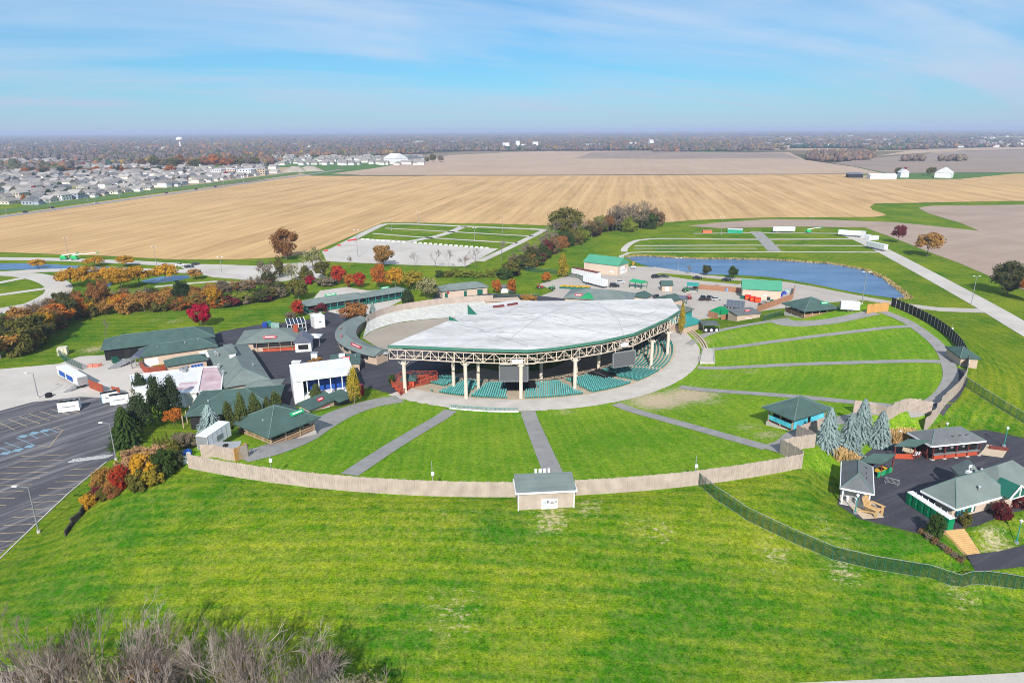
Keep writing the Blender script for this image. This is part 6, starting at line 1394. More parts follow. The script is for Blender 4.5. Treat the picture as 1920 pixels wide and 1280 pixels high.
belt([('bare', 985, 494, 26, 36, 'brown'), ('bare', 1010, 482, 30, 40, 'brown'), ('bare', 1040, 462, 34, 50, 'brown'), ('bare', 1127, 438, 30, 34, 'brown'), ('bare', 1148, 432, 34, 50, 'brown'), ('bare', 1164, 430, 36, 54, 'brown'), ('bare', 1180, 429, 34, 52, 'brown'), ('thin', 1203, 430, 30, 54, 'greybrown'), ('bare', 1217, 428, 24, 50, 'brown'), ('thin', 1140, 436, 28, 34, 'rust'), ('bare', 1075, 455, 26, 40, 'brown'), ('thin', 1155, 434, 40, 48, 'greybrown'), ('thin', 1175, 433, 40, 50, 'greybrown'), ('bare', 1190, 431, 36, 52, 'brown'), ('thin', 965, 506, 30, 34, 'greybrown'), ('thin', 995, 490, 34, 38, 'greybrown'), ('thin', 1030, 470, 36, 40, 'greybrown'), ('bare', 1092, 448, 28, 36, 'brown'), ('thin', 1110, 444, 30, 32, 'brown')], 'among the tall creek-side trees', 'tall creek-side trees')
tree_px('shrub', 1020, 483, 22, 24, 'orange', 'orange bush in the middle of the creek-side thicket')
tree_px('shrub', 1017, 490, 20, 14, 'wine', 'wine red bush below the orange creek bush')
# evergreens by the car park
belt([('pine', 266, 745, 38, 50, 'pine'), ('pine', 300, 790, 50, 86, 'pine'), ('pine', 326, 780, 46, 76, 'pine'), ('pine', 268, 812, 62, 74, 'pine'), ('spruce', 238, 834, 62, 70, 'green')], 'of the dark evergreens beside the car park', 'evergreens beside the car park')
tree_px('vase', 327, 797, 38, 32, 'orange', 'small bright orange maple under the car park evergreens')
tree_px('spruce', 397, 822, 56, 62, 'bluespruce', 'pale blue spruce behind the white box trailer')
belt([('pine', 432, 812, 30, 64, 'pinelight'), ('pine', 457, 810, 32, 74, 'pinelight'), ('pine', 483, 806, 34, 70, 'pinelight'), ('pine', 505, 800, 28, 56, 'pinelight'), ('pine', 522, 797, 38, 68, 'pinelight')], 'in the pine row behind the left picnic shelter', 'pine row behind the left shelter')
belt([('cone', 289, 836, 8, 24, 'lime'), ('cone', 297, 836, 8, 22, 'lime'), ('cone', 306, 835, 8, 22, 'lime'), ('cone', 314, 833, 9, 26, 'lime')], 'of the thin columnar cedars by the car park', 'columnar cedars')
belt([('shrub', 168, 951, 33, 26, 'gold'), ('shrub', 186, 935, 31, 24, 'wine'), ('shrub', 196, 937, 31, 24, 'olive'), ('shrub', 195, 915, 48, 38, 'goldbrown'), ('shrub', 214, 930, 33, 24, 'rust'), ('shrub', 230, 915, 40, 44, 'red'), ('shrub', 246, 892, 60, 47, 'pinktan'), ('shrub', 262, 918, 43, 38, 'olive'), ('shrub', 275, 900, 55, 51, 'gold'), ('shrub', 290, 905, 48, 33, 'yellowgreen'), ('shrub', 296, 872, 52, 38, 'pinktan'), ('shrub', 310, 890, 50, 49, 'green'), ('shrub', 318, 862, 50, 38, 'olive'), ('shrub', 330, 875, 36, 29, 'darkolive'), ('shrub', 260, 870, 48, 33, 'pinktan')], 'in the colourful slope hedge by the car park', 'colourful slope hedge')
belt([('shrub', 338, 838, 44, 26, 'greybrown'), ('shrub', 362, 834, 36, 22, 'greybrown'), ('shrub', 388, 827, 24, 14, 'brown')], 'of the grey bushes left of the box trailer', 'grey bushes by the box trailer')
# right terrace planting
belt([('spruce', 1550, 837, 50, 70, 'bluespruce'), ('spruce', 1588, 853, 58, 76, 'bluespruce'), ('spruce', 1613, 818, 46, 68, 'bluespruce'), ('spruce', 1647, 834, 46, 62, 'bluespruce')], 'of the four blue spruces', 'four blue spruces')
belt([('shrub', 1750, 1006, 34, 44, 'green'), ('shrub', 1806, 986, 24, 30, 'olive'), ('shrub', 1878, 972, 36, 30, 'wine'), ('shrub', 1908, 952, 32, 32, 'wine')], 'of the bushes round the terrace building', 'terrace bushes')
TU = [tuft_mesh('blades', 1), tuft_mesh('blades', 2)]
for i, (u, v, w_, h_) in enumerate(((1572, 862, 26, 22), (1588, 870, 26, 24), (1604, 876, 22, 20), (1676, 828, 26, 22), (1692, 827, 26, 22), (1708, 824, 24, 20))):
    p = G(u, v); s = pxm(p); o = thing('ornamental_grass', f'tan ornamental grass tuft, {ORD[i]} from the left beside the terrace shelters', 'grass tuft', p, 0, 'tan grass tufts on the terrace'); obj('blades', TU[i % 2], o, sc=(w_ / s * 1.1, w_ / s * 1.1, h_ / s * 1.15))
tree_px('bare', 1802, 1060, 14, 26, 'brown', 'leafless sapling beside the terrace stairs')
belt([('shrub', 1728 + i * 12, 1000 + i * 9 - (i > 3) * 2, 16, 10, 'greybrown' if i % 2 else 'brown') for i in range(7)], 'in the dead border beside the terrace stairs', 'dead border plants')
# foreground bare trees
FG = []; rf_ = random.Random(21)
for i in range(20):
    u = -40 + i * 39.5 + rf_.uniform(-9, 9)
    tops = 1150 if u < 470 else (1150 + (u - 470) * .36); FG.append((u, tops + abs(rf_.gauss(0, 1)) * 20, rf_.uniform(61, 69)))
for i in range(8):
    u = -20 + i * 84 + rf_.uniform(-14, 14); FG.append((u, 1205 + rf_.uniform(0, 40) + max(0, u - 520) * .2, rf_.uniform(57, 62)))
FG.sort()
for i, (u, vt, y_) in enumerate(FG):
    d = ray(u, vt); t = y_ / d[1]; zt_ = H + d[2] * t; x_ = d[0] * t; zb = hz1(x_, y_); h_ = max(5.0, zt_ - zb)
    o = thing('bare_tree', f'pale leafless tree, {ordw(i)} from the left in the foreground thicket', 'tree', (x_, y_, zb), rf_.uniform(0, 6.28), 'foreground leafless trees')
    k_ = BAREN[i % 4]; w_ = rf_.uniform(.8, 1.1) * min(h_, 13) * 1.1; obj('branches', k_, o, sc=(w_, w_, h_))
    if rf_.random() < .16: obj('crown', CR['thin'][i % 2], o, (0, 0, h_ * .35), 0, (w_ * .55, w_ * .55, h_ * .4), COLS[rf_.choice(['goldbrown', 'olive', 'paleolive'])])
for i, (x_, y_, w_, h_, c) in enumerate(sorted(((-55, 62, 5, 5, 'orange'), (-44, 70, 5, 4, 'olive'), (-30, 68, 5, 4, 'lime'), (-36, 74, 4, 3, 'darkolive'), (-20, 69, 4, 3.5, 'olive'), (-60, 72, 5, 4.5, 'rust'), (-50, 76, 4, 3, 'olive'), (-66, 66, 5, 5, 'darkolive'), (-40, 63, 5, 5, 'brown'), (-25, 74, 4, 3, 'darkolive'), (-33, 60, 5, 5, 'goldbrown')))):
    tree('shrub', (x_, y_, hz1(x_, y_)), w_, h_, c, f'{CN[c]} bush under the foreground leafless trees, {ORD[i]} from the left', 'foreground undergrowth')
# brush floor below them
q = []
for i in range(2600):
    x_, y_ = rng.uniform(-78, -15), rng.uniform(52, 77); 
    if y_ > 76 - max(0, (x_ + 45) * .16): continue
    z_ = hz1(x_, y_) if i % 4 == 0 else z_; a, b = rng.uniform(0, 6.28), rng.uniform(.3, 1.2); l_ = rng.uniform(.6, 2.2); d = np.array([math.cos(a) * math.cos(b), math.sin(a) * math.cos(b), math.sin(b)]) * l_; s_ = np.array([-math.sin(a), math.cos(a), 0]) * .035; p = np.array([x_, y_, max(0, z_)]); q.append([p - s_, p + s_, p + d + s_ * .4, p + d - s_ * .4])
struct('brush', quads_mesh('brush', np.array(q), M['twig']), 'pale dead brush under the foreground trees', 'stuff')

# ================================================================ houses of the suburb
hw = [(.80, .79, .77), (.76, .71, .63), (.68, .62, .54), (.82, .81, .80), (.42, .43, .47), (.34, .38, .45), (.55, .47, .38)]; hwn = ['white', 'cream', 'beige', 'white', 'grey', 'blue-grey', 'tan']
hr = [(.25, .23, .215), (.31, .285, .265), (.16, .16, .17), (.37, .345, .32)]; hrn = ['brown', 'tan', 'grey', 'pale brown']
hmw = objcolmat('house_siding', .8, 0, .06, .2); hmr = objcolmat('house_shingle', .9, 0, .12, .2)
def house_meshes(two, variant):
    wb, rb_ = MB(), MB(); W, D, e = 11.5, 13.5, 5.4 if two else 3.2; r_ = 3.3
    wb.box((0, 0, e / 2), (W, D, e)); wb.add([(-W / 2, -D / 2, e), (W / 2, -D / 2, e), (0, -D / 2, e + r_), (-W / 2, D / 2, e), (W / 2, D / 2, e), (0, D / 2, e + r_)], [(0, 1, 2), (5, 4, 3)])
    m_, _ = roof_mesh(W, D, r_, 'gable', 'y', .45); rb_.add([(x, y, z + e) for x, y, z in m_.v], m_.f)
    gx = -1 if variant else 1
    wb.box((gx * (W / 2 + 2.4), -2.5, 1.5), (5.2, 7, 3.0)); m_, _ = roof_mesh(5.2, 7, 1.7, 'gable', 'x', .35); rb_.add([(x + gx * (W / 2 + 2.4), y - 2.5, z + 3.0) for x, y, z in m_.v], m_.f)
    wn = MB()
    for s_ in (-1, 1):
        for z_ in ((1.0, 3.7) if two else (1.0,)):
            for x_ in (-3.4, 0, 3.4): wn.box((x_, s_ * (D / 2 + .04), z_ + .7), (1.3, .1, 1.4))
            for y_ in (-4, 0, 4): wn.box((s_ * (W / 2 + .04), y_, z_ + .7), (.1, 1.2, 1.3))
    return wb.mesh('wall', hmw), rb_.mesh('roof', hmr), wn.mesh('window', M['glass'])
HM = [house_meshes(a, b) for a in (0, 1) for b in (0, 1)]
az = math.atan2(86, 606); dn_ = Vector((math.sin(az), math.cos(az), 0)); de_ = Vector((math.cos(az), -math.sin(az), 0)); org = Z(0, 395)
hs_ = []; rh = random.Random(9)
for rowi in range(24):
    off = -16 - rowi * 28 - (rowi // 2) * 14
    for s in range(-16, 80):
        if rh.random() < .10 or (s + rowi // 2 * 5) % 17 == 0: continue
        p = org + dn_ * (s * 19.5 + rh.uniform(-1.5, 1.5)) + de_ * (off + rh.uniform(-1.5, 1.5)); u, v = proj(p)
        if u < -45 or p.y < 300 or v < 303: continue
        if v < 322 and u > 330: continue
        hs_.append((p, rowi))
hs_.sort(key=lambda t: t[0].y * 1.0 - t[0].x * .0)
def house_color(): return rh.choice([0, 0, 0, 1, 1, 2, 2, 3, 3, 4, 5, 6]), rh.randrange(4)
cnt = {}
for p, rowi in sorted(hs_[:300], key=lambda t: proj(t[0])[0]):
    wi, ri = house_color(); t = rh.randrange(4); k_ = cnt.get(rowi, 0); cnt[rowi] = k_ + 1
    o = thing('house', f'{hwn[wi]} {"two-storey" if t > 1 else "one-storey"} house, {ordw(k_)} from left in the {ordw(rowi)} suburban row from the road', 'house', p, -az + (0 if rh.random() < .6 else math.pi / 2) + (math.pi if rowi % 2 else 0), 'houses of the suburb beyond the road')
    o.scale = (rh.uniform(.85, 1.15), rh.uniform(.85, 1.15), rh.uniform(.85, 1.15)); wm_, rm_, gm_ = HM[t]; obj('wall', wm_, o, color=hw[wi]); obj('roof', rm_, o, color=hr[ri])
    if p.y < 900: obj('window', gm_, o)
far_h = hs_[300:]
pts2 = []
for k_ in range(900):                                  # farther estates, too small to tell apart
    y_ = rh.uniform(1150, 2600); t_ = rh.uniform(-.80, -.27); x_ = y_ * t_
    if vnoise(np.array([x_]), np.array([y_]), 330, 1)[0] * .6 + vnoise(np.array([x_]), np.array([y_]), 120, 2)[0] * .4 > .62: continue
    u_, v_ = proj((x_, y_, 0))
    if u_ > 520 and y_ < 1500: continue
    pts2.append((Vector((x_, y_, 0)), 0))
for k_ in range(240):
    y_ = rh.uniform(1500, 1950); x_ = y_ * rh.uniform(-.27, -.125); pts2.append((Vector((x_, y_, 0)), 0))
for k_ in range(420):
    y_ = rh.uniform(2600, 6500); x_ = y_ * rh.uniform(-.78, .78); pts2.append((Vector((x_, y_, 0)), 1))
hm_w, hm_r = MB(), MB()
for p, big in [(a, 0) for a, _ in far_h] + pts2:
    a = -az + rh.choice([0, math.pi / 2]); sc_ = rh.uniform(.85, 1.15) * (1.7 if big else 1); e = rh.choice([3.4, 5.2]) * (1.4 if big else 1); W, D = 11.5 * sc_, 14 * sc_
    hm_w.box((p.x, p.y, e / 2), (W, D, e), a)
    m_, _ = roof_mesh(W, D, 3.2 * sc_, 'gable', 'y', .4); c_, s_ = math.cos(a), math.sin(a); hm_r.add([(x * c_ - y * s_ + p.x, x * s_ + y * c_ + p.y, z + e) for x, y, z in m_.v], m_.f)
hm_w.v = [(x, y, z) for x, y, z in hm_w.v]
so = struct('distant_houses', hm_w.mesh('distant_houses', mat('far_siding', (.64, .62, .59), .8, .15, .02, .06)), 'far estates of small pale houses', 'stuff')
ro = obj('distant_roofs', hm_r.mesh('distant_roofs', mat('far_shingle', (.27, .245, .225), .9, .25, .02, .06)), so); ro['kind'] = 'stuff'
# street trees of the suburb
items = []
for i in range(104):
    p, _ = rh.choice(hs_[:360]); u, v = proj(p + Vector((rh.uniform(-9, 9), rh.uniform(-12, 12), 0)))
    if u < 5: continue
    s = (v - 244) / 70; w_ = rh.uniform(4, 8) * s; items.append((rh.choice(['round', 'round', 'cone', 'shrub']), u, v, w_, w_ * rh.uniform(1.0, 1.4), rh.choice(['crimson', 'wine', 'dkgreen', 'dkgreen', 'orange', 'greybrown', 'olive', 'green', 'pine'])))
belt(items[:98], 'among the suburban house rows', 'street trees of the suburb')
items = []
for i in range(34): u = 50 + i * 9 + rh.uniform(-4, 4); v = 327 - (i * .10) + rh.uniform(-1, 1); items.append(('round', u, v, 15 * rh.uniform(.8, 1.3), 11 * rh.uniform(.8, 1.4), rh.choice(['dkgreen', 'dkgreen', 'rust', 'pine', 'orange', 'brown'])))
belt(items, 'in the dark tree line across the suburb', 'dark tree line across the suburb')
items = []
for i in range(16): u = 272 + i * 14 + rh.uniform(-5, 5); v = 316 - max(0, (i - 9)) * .6 + rh.uniform(-1, 1); items.append(('round', u, v, 24 * rh.uniform(.8, 1.2), 22 * rh.uniform(.8, 1.2), rh.choice(['orange', 'goldbrown', 'olive', 'brown', 'rust', 'greybrown'])))
belt(items, 'in the tall orange wood behind the suburb', 'tall wood behind the suburb')

# ================================================================ vehicles and equipment
wb_ = MB(); wb_.cyl((0, -.12, 0), .36, .24, 12, axis='y'); WHEEL = wb_.mesh('wheel', M['tyre'])
hb2 = MB(); hb2.cyl((0, -.13, 0), .2, .26, 10, axis='y'); HUB = hb2.mesh('hub', M['galv'])
def wheels(o, pts, s=1.0):
    for x, y in pts: w_ = obj('wheel', WHEEL, o, (x, y, .36 * s), 0, (s, 1, s)); obj('hub', HUB, w_)
def head(A, B):
    d = B - A; return math.atan2(d.y, d.x)
def lpx(A, B):
    a, b = G(*A), G(*B); return (a + b) / 2, head(a, b), (b - a).length
def car(label, u, v, ang, color, kind='sedan', group='parked cars'):
    p = G(u, v); p.z += .06; o = thing('parked_car' if kind != 'pickup' else 'pickup_truck', label, 'car' if kind != 'pickup' else 'truck', p, ang, group); mb = MB()
    if kind == 'suv': body = [(-2.3, .35), (2.3, .35), (2.35, .8), (2.1, 1.05), (1.2, 1.12), (-2.3, 1.15)]; cab = [(-2.2, 1.1), (1.15, 1.1), (.4, 1.75), (-2.0, 1.78)]
    elif kind == 'pickup': body = [(-2.8, .45), (2.7, .45), (2.75, .95), (2.5, 1.15), (1.4, 1.2), (-2.8, 1.2)]; cab = [(-.7, 1.15), (1.3, 1.15), (.6, 1.85), (-.5, 1.88)]
    else: body = [(-2.25, .3), (2.25, .3), (2.3, .7), (1.9, .92), (1.0, .98), (-2.2, 1.0)]; cab = [(-1.7, .95), (1.0, .95), (.2, 1.42), (-1.1, 1.42)]
    mb.profile(body, -.92, .92); bd = part('body', mb, M['paint'], o, color=color)
    mb = MB(); mb.profile(cab, -.76, .76); part('window', mb, M['glass'], bd); top = cab[2:4]; mb = MB(); mb.profile([(top[1][0] + .1, top[1][1]), (top[0][0] - .1, top[0][1]), (top[0][0] - .1, top[0][1] + .05), (top[1][0] + .1, top[1][1] + .05)], -.74, .74); part('roof', mb, M['paint'], o, color=color)
    for s_ in (-1, 1):
        mb = MB(); mb.box((body[2][0] - .1, s_ * .65, .72), (.12, .35, .16)); part('headlight', mb, M['white'], o); mb = MB(); mb.box((body[0][0] + .02, s_ * .7, .85), (.1, .3, .16)); part('tail_light', mb, M['red'], o)
    wheels(o, [(x, y) for x in (-1.4, 1.42) for y in (-.86, .86)]); return o
def trailer(label, A, B, hgt=2.7, wd=2.6, color=(.72, .73, .74), deck=1.15, name='semi_trailer', roof=None, panels=None, group='parked trailers', cat='trailer', L=None, z=None):
    c, ang, L0 = lpx(A, B); L = L or L0; o = thing(name, label, cat, (c.x, c.y, c.z + .05 if z is None else z), ang, group)
    mb = MB(); mb.box((0, 0, deck + hgt / 2), (L, wd, hgt)); bx = part('box', mb, objcolmat('sheet_paint', .45, 0, .07, .4), o, color=color)
    n_ = max(3, int(L / 1.25)); mb = MB()
    for i in range(n_ + 1):
        x_ = -L / 2 + L * i / n_
        for s_ in (-1, 1): mb.box((x_, s_ * (wd / 2 + .02), deck + hgt / 2), (.07, .05, hgt - .1))
    part('rib', mb, M['galv'], bx)
    mb = MB(); mb.box((0, 0, deck + hgt + .03), (L + .06, wd + .06, .08)); part('roof', mb, M[roof] if roof else M['whitemetal'], o)
    mb = MB(); mb.box((-L / 2 - .03, 0, deck + hgt / 2), (.06, wd * .94, hgt * .94)); mb.box((-L / 2 - .07, 0, deck + hgt / 2), (.04, .06, hgt * .9)); part('rear_door', mb, M['galv'], o)
    if panels:
        for x0, w_, h_, m_ in panels:
            for s_ in (-1, 1): mb = MB(); mb.box((x0 * L, s_ * (wd / 2 + .06), deck + hgt * .45), (w_ * L, .05, hgt * h_)); part('graphic', mb, M[m_], bx)
    mb = MB(); mb.box((0, 0, deck - .12), (L * .96, .9, .24)); part('chassis', mb, M['black'], o)
    if deck > .7:
        wheels(o, [(x, y) for x in (-L * .36, -L * .36 + 1.3) for y in (-1.05, 1.05)], 1.35); mb = MB()
        for s_ in (-1, 1): mb.bar((L * .3, s_ * .8, 0), (L * .3, s_ * .8, deck), .14)
        part('landing_leg', mb, M['grey'], o)
    elif deck > .4: wheels(o, [(x, y) for x in (-.6, .6) for y in (-wd / 2, wd / 2)], 1.0); mb = MB(); mb.bar((L / 2, 0, .45), (L / 2 + 1.5, 0, .45), .14); part('drawbar', mb, M['grey'], o)
    return o
def container(label, A, B, D=2.5, hgt=2.6, color=(.02, .3, .12), name='container', roofc=None, open_=False, group='steel containers', cat='container'):
    c, ang, L = lpx(A, B); o = thing(name, label, cat, (c.x, c.y, c.z + .04), ang, group); m_ = objcolmat('sheet_paint', .45, 0, .07, .4)
    mb = MB()
    if open_:
        mb.box((0, 0, .1), (L, D, .2))
        for s_ in (-1, 1): mb.box((0, s_ * D / 2, hgt / 2), (L, .12, hgt)); mb.box((s_ * L / 2, 0, hgt / 2), (.12, D, hgt))
    else: mb.box((0, 0, hgt / 2), (L, D, hgt))
    bx = part('box', mb, m_, o, color=color); mb = MB()
    for i in range(max(3, int(L / .8)) + 1):
        x_ = -L / 2 + L * i / max(3, int(L / .8))
        for s_ in (-1, 1): mb.box((x_, s_ * (D / 2 + .06), hgt / 2), (.12, .1, hgt))
    part('rib', mb, m_, bx, color=tuple(x * .8 for x in color))
    if roofc: mb = MB(); mb.box((0, 0, hgt + .05), (L + .1, D + .1, .12)); part('roof', mb, m_, o, color=roofc)
    return o
def boom_lift(label, u, v, ang, color=(.02, .40, .12), reach=8.0):
    p = G(u, v); o = thing('boom_lift', label, 'boom lift', p, ang, 'boom lifts')
    m_ = objcolmat('sheet_paint', .45, 0, .07, .4); mb = MB(); mb.box((0, 0, .9), (3.4, 2.2, .7)); part('chassis', mb, m_, o, color=color); mb = MB(); mb.box((-.4, 0, 1.9), (3.0, 1.9, 1.2), taper=.85); part('turret', mb, m_, o, color=color)
    mb = MB(); mb.bar((-1.4, 0, 2.5), (3.2, 0, 3.2), .5); mb.bar((3.0, 0, 3.2), (reach, 0, 3.7), .36); part('boom', mb, M['white'], o); mb = MB(); mb.box((reach + .6, 0, 3.3), (1.1, 1.9, .1))
    for z_ in (3.8, 4.3):
        for s_ in (-1, 1): mb.bar((reach, s_ * .95, z_), (reach + 1.2, s_ * .95, z_), .1); mb.bar((reach + .6 + s_ * .55, -.95, z_), (reach + .6 + s_ * .55, .95, z_), .1)
    part('basket', mb, m_, o, color=color); wheels(o, [(x, y) for x in (-1.3, 1.3) for y in (-1.1, 1.1)], 1.3)
def lamp_post(label, base, top_v, arm=1.5, name='light_pole', color='grey', group='car park light poles', face=math.pi, heads=1):
    p = G(*base); s = pxm(p); h_ = abs(base[1] - top_v) / s / math.cos(math.atan2(H - p.z, p.y)); o = thing(name, label, 'light pole', p, face, group)
    mb = MB(); mb.bar((0, 0, 0), (0, 0, h_), .22, n=8, w2=.13); part('pole', mb, M[color], o); mb = MB(); mb.cyl((0, 0, 0), .32, .5, 8); part('base', mb, M['conc'], o)
    for i in range(heads):
        s_ = 1 if i == 0 else -1; mb = MB(); mb.bar((0, 0, h_ - .1), (s_ * arm, 0, h_ + .1), .1); part('arm', mb, M[color], o); mb = MB(); mb.box((s_ * (arm + .35), 0, h_ + .12), (.9, .4, .18)); part('lamp_head', mb, M['white'], o)
def globe_post(label, base, top_v):
    p = G(*base); s = pxm(p); h_ = abs(base[1] - top_v) / s / math.cos(math.atan2(H - p.z, p.y)); o = thing('garden_lamp', label, 'lamp', p, 0, 'green garden lamps')
    mb = MB(); mb.bar((0, 0, 0), (0, 0, h_), .14, n=8, w2=.1); part('pole', mb, M['teal'], o); mb = MB(); mb.cyl((0, 0, 0), .38, .35, 10); part('base', mb, M['galv'], o); mb = MB(); mb.cyl((0, 0, h_), .12, .45, 10, r2=.3); mb.cyl((0, 0, h_ + .45), .3, .2, 10, r2=.1); part('globe', mb, M['white'], o)
ST = 0.0
# left side
trailer('white semi-trailer with blue side panels at the gravel lot edge', (158, 728), (119, 706), 2.5, 2.6, (.74, .75, .76), 1.0, panels=[(-.12, .3, .6, 'blue'), (.25, .28, .6, 'blue')])
o = thing('trailer_steps', 'grey metal steps at the back of the blue-panelled trailer', 'steps', Z(143, 730)); 
for i in range(5): mb = MB(); mb.box((-.3 * i, -.45 * i, 1.2 - .24 * i), (2.2, .5, .08), .6); part('tread', mb, M['galv'], o)
for s_ in (-1, 1): mb = MB(); mb.bar((s_ * 1.0, .2, 2.0), (s_ * 1.0 - 1.3, -1.9, .9), .07); part('handrail', mb, M['galv'], o)
def generator(label, A, B):
    c, ang, L = lpx(A, B); o = thing('generator_box', label, 'generator', (c.x, c.y, .06), ang, 'white chiller boxes'); mb = MB(); mb.box((0, 0, 1.4), (L, 2.4, 2.5)); bx = part('housing', mb, M['white'], o)
    for i in range(4): mb = MB(); mb.cyl((-L * .36 + i * L * .24, 0, 2.6), .75, .18, 14); part('fan', mb, M['dark'], o)
    mb = MB(); mb.box((0, -1.23, 1.5), (L * .6, .06, .22)); part('print', mb, M['grey'], bx); mb = MB(); mb.box((-L / 2 - .03, 0, 1.4), (.07, 2.1, 2.2)); part('end_panel', mb, mat('sky_blue_paint', (.10, .36, .60)), o); mb = MB(); mb.box((0, 0, .1), (L, 2.2, .2)); part('skid', mb, M['black'], o)
generator('white chiller box standing alone on the car park', (112, 772), (152, 767)); generator('white chiller box with dark print near the pines', (208, 759), (243, 754)); generator('white chiller box behind the one near the pines', (192, 755), (222, 749))
o = thing('dark_tank', 'small round black tank on the gravel lot', 'tank', Z(92, 744)); mb = MB(); mb.cyl((0, 0, .0), .9, 1.0, 14); mb.cyl((0, 0, 1.0), .9, .25, 14, r2=.4); part('tank', mb, M['black'], o)
container('cream storage crate beside the left tree belt', (110, 665), (128, 663), 3.0, 2.4, (.62, .58, .42)); container('dark green dumpster beside the loading stairs', (211, 680), (222, 678), 2.2, 1.6, (.01, .09, .06), group='dumpsters', cat='dumpster', name='dumpster')
o = thing('barrier_stack', 'stack of pale red barriers on the gravel lot', 'barriers', Z(177, 688))
for i in range(4): mb = MB(); mb.box((i * .9 - 1.3, (i % 2) * .5, .5), (1.6, .4, .9), .4 * i); part('barrier', mb, mat('salmon_plastic', (.62, .22, .16)), o)
o = building('loading_canopy', 'small slate roof over the loading stairs', 'canopy', (243, 673), (262, 672), 7, 0, 3.4, .9, 'gable', 'y', roofm='solar', open_=True, post_m='grey', ov=.2, caps=False)
o = thing('loading_stairs', 'grey loading stairs leading down from the slate canopy', 'stairs', Z(236, 685))
for i in range(7): mb = MB(); mb.box((-.35 * i, -.75 * i + 2, 1.5 - .2 * i), (3.6, .8, .2), .5); part('tread', mb, M['grey'], o)
trailer('white box trailer inside the left fence end', (382, 846), (425, 826), 3.0, 2.5, (.74, .75, .76), .75, panels=[(.0, .25, .3, 'grey')], name='box_trailer')
o = thing('metal_cover', 'grey-blue sheet cover leaning beside the box trailer', 'cover', G(418, 846)); mb = MB(); mb.add([(-3.5, -1.2, .9), (3.5, -.4, .9), (3.2, 1.6, 1.5), (-3.4, .9, 1.5), (-3.5, -1.2, .8), (3.5, -.4, .8), (3.2, 1.6, 1.4), (-3.4, .9, 1.4)], [(0, 1, 2, 3), (7, 6, 5, 4), (0, 4, 5, 1), (1, 5, 6, 2), (2, 6, 7, 3), (3, 7, 4, 0)]); part('sheet', mb, M['galv'], o); mb = MB(); mb.cyl((.6, .2, 1.1), .55, .25, 12); part('fan', mb, M['tyre'], o); mb = MB(); [mb.bar((x, 0, 0), (x, 0, .9), .1) for x in (-3, 3)]; part('leg', mb, M['grey'], o)
for i, (u, v) in enumerate(((337, 860), (345, 868), (350, 855))):
    o = thing('cable_reel', f'blue and white equipment crate, {ORD[i]} from the left behind the fence end', 'crate', G(u, v), i * .5, 'crates behind the fence end'); mb = MB(); mb.box((0, 0, .6), (1.6, 1.2, 1.2)); part('crate', mb, M['blue' if i != 1 else 'whitemetal'], o); mb = MB(); mb.cyl((0, -.7, .6), .5, .2, 12, axis='y'); part('reel', mb, M['white'], o)
o = thing('bike_rack', 'small steel barrier at the end of the fence gate', 'barrier', G(478, 850)); mb = MB(); [mb.bar((-.9 + i * .3, 0, 0), (-.9 + i * .3, 0, 1.1), .06) for i in range(7)]; mb.bar((-.9, 0, 1.1), (.9, 0, 1.1), .08); mb.bar((-.9, 0, .2), (.9, 0, .2), .08); part('rails', mb, M['galv'], o)
fence('fresh pale boards patching the gate fence', GP([(441, 866), (466, 856)]), 2.65, M['fence_or'])
lamp_post('light pole at the near left corner of the car park', (73, 998), 917, 2.0); lamp_post('light pole beside the dark evergreens', (218, 862), 795, 1.5); lamp_post('light pole on the gravel lot', (72, 746), 700, 1.5)
for i, (b, t) in enumerate((((129, 482), 446), ((294, 500), 463), ((416, 512), 482), ((671, 482), 432))): lamp_post(f'tall thin light pole, {ORD[i]} from the left along the service road', b, t, .8, group='service road light poles', heads=2)
for i, (b, t) in enumerate((((734, 432), 412), ((785, 418), 398), ((942, 436), 405), ((890, 450), 428))): lamp_post(f'thin light pole, {ORD[i]} listed in the grass car park'.replace(' listed', ' in depth'), b, t, .6, group='grass car park light poles', heads=2)
for b, t, lb in (((1616, 570), 511, 'tall light pole beside the white box trailer near the pond'), ((1821, 571), 519, 'tall light pole beside the gravel road'), ((1271, 508), 484, 'light pole on the near pond bank'), ((1352, 440), 408, 'light pole beside the green container'), ((1519, 436), 408, 'light pole beside the far boom lift')): lamp_post(lb, b, t, .8, heads=2, group='pond side light poles')
for b, t, lb in (((511, 897), 843, 'thin speaker pole at the rim fence below the left shelter'), ((812, 925), 866, 'thin speaker pole at the rim fence left of the shed'), ((1302, 903), 856, 'thin speaker pole where the chain-link fence starts'), ((1782, 628), 610, 'thin pole outside the dark rim fence')):
    p = G(*b); s = pxm(p); h_ = (b[1] - t) / s * 1.15; o = thing('speaker_pole', lb, 'pole', (p.x, p.y, p.z), 0, 'thin rim poles'); mb = MB(); mb.bar((0, 0, -.2), (0, 0, h_), .13, w2=.09); part('pole', mb, M['galv'], o); mb = MB(); mb.box((.1, -.1, h_ * .62), (.5, .4, .55)); part('box', mb, M['white'], o)
globe_post('green garden lamp beside the lower right walk', (1905, 1018), 982); globe_post('green garden lamp at the right end of the terrace stand', (1882, 837), 806); globe_post('green garden lamp on the slope behind the terrace stand', (1773, 812), 797); globe_post('green garden lamp in front of the counter hall', (1603, 962), 933); globe_post('green garden lamp behind the tan grass tufts', (1685, 830), 812)
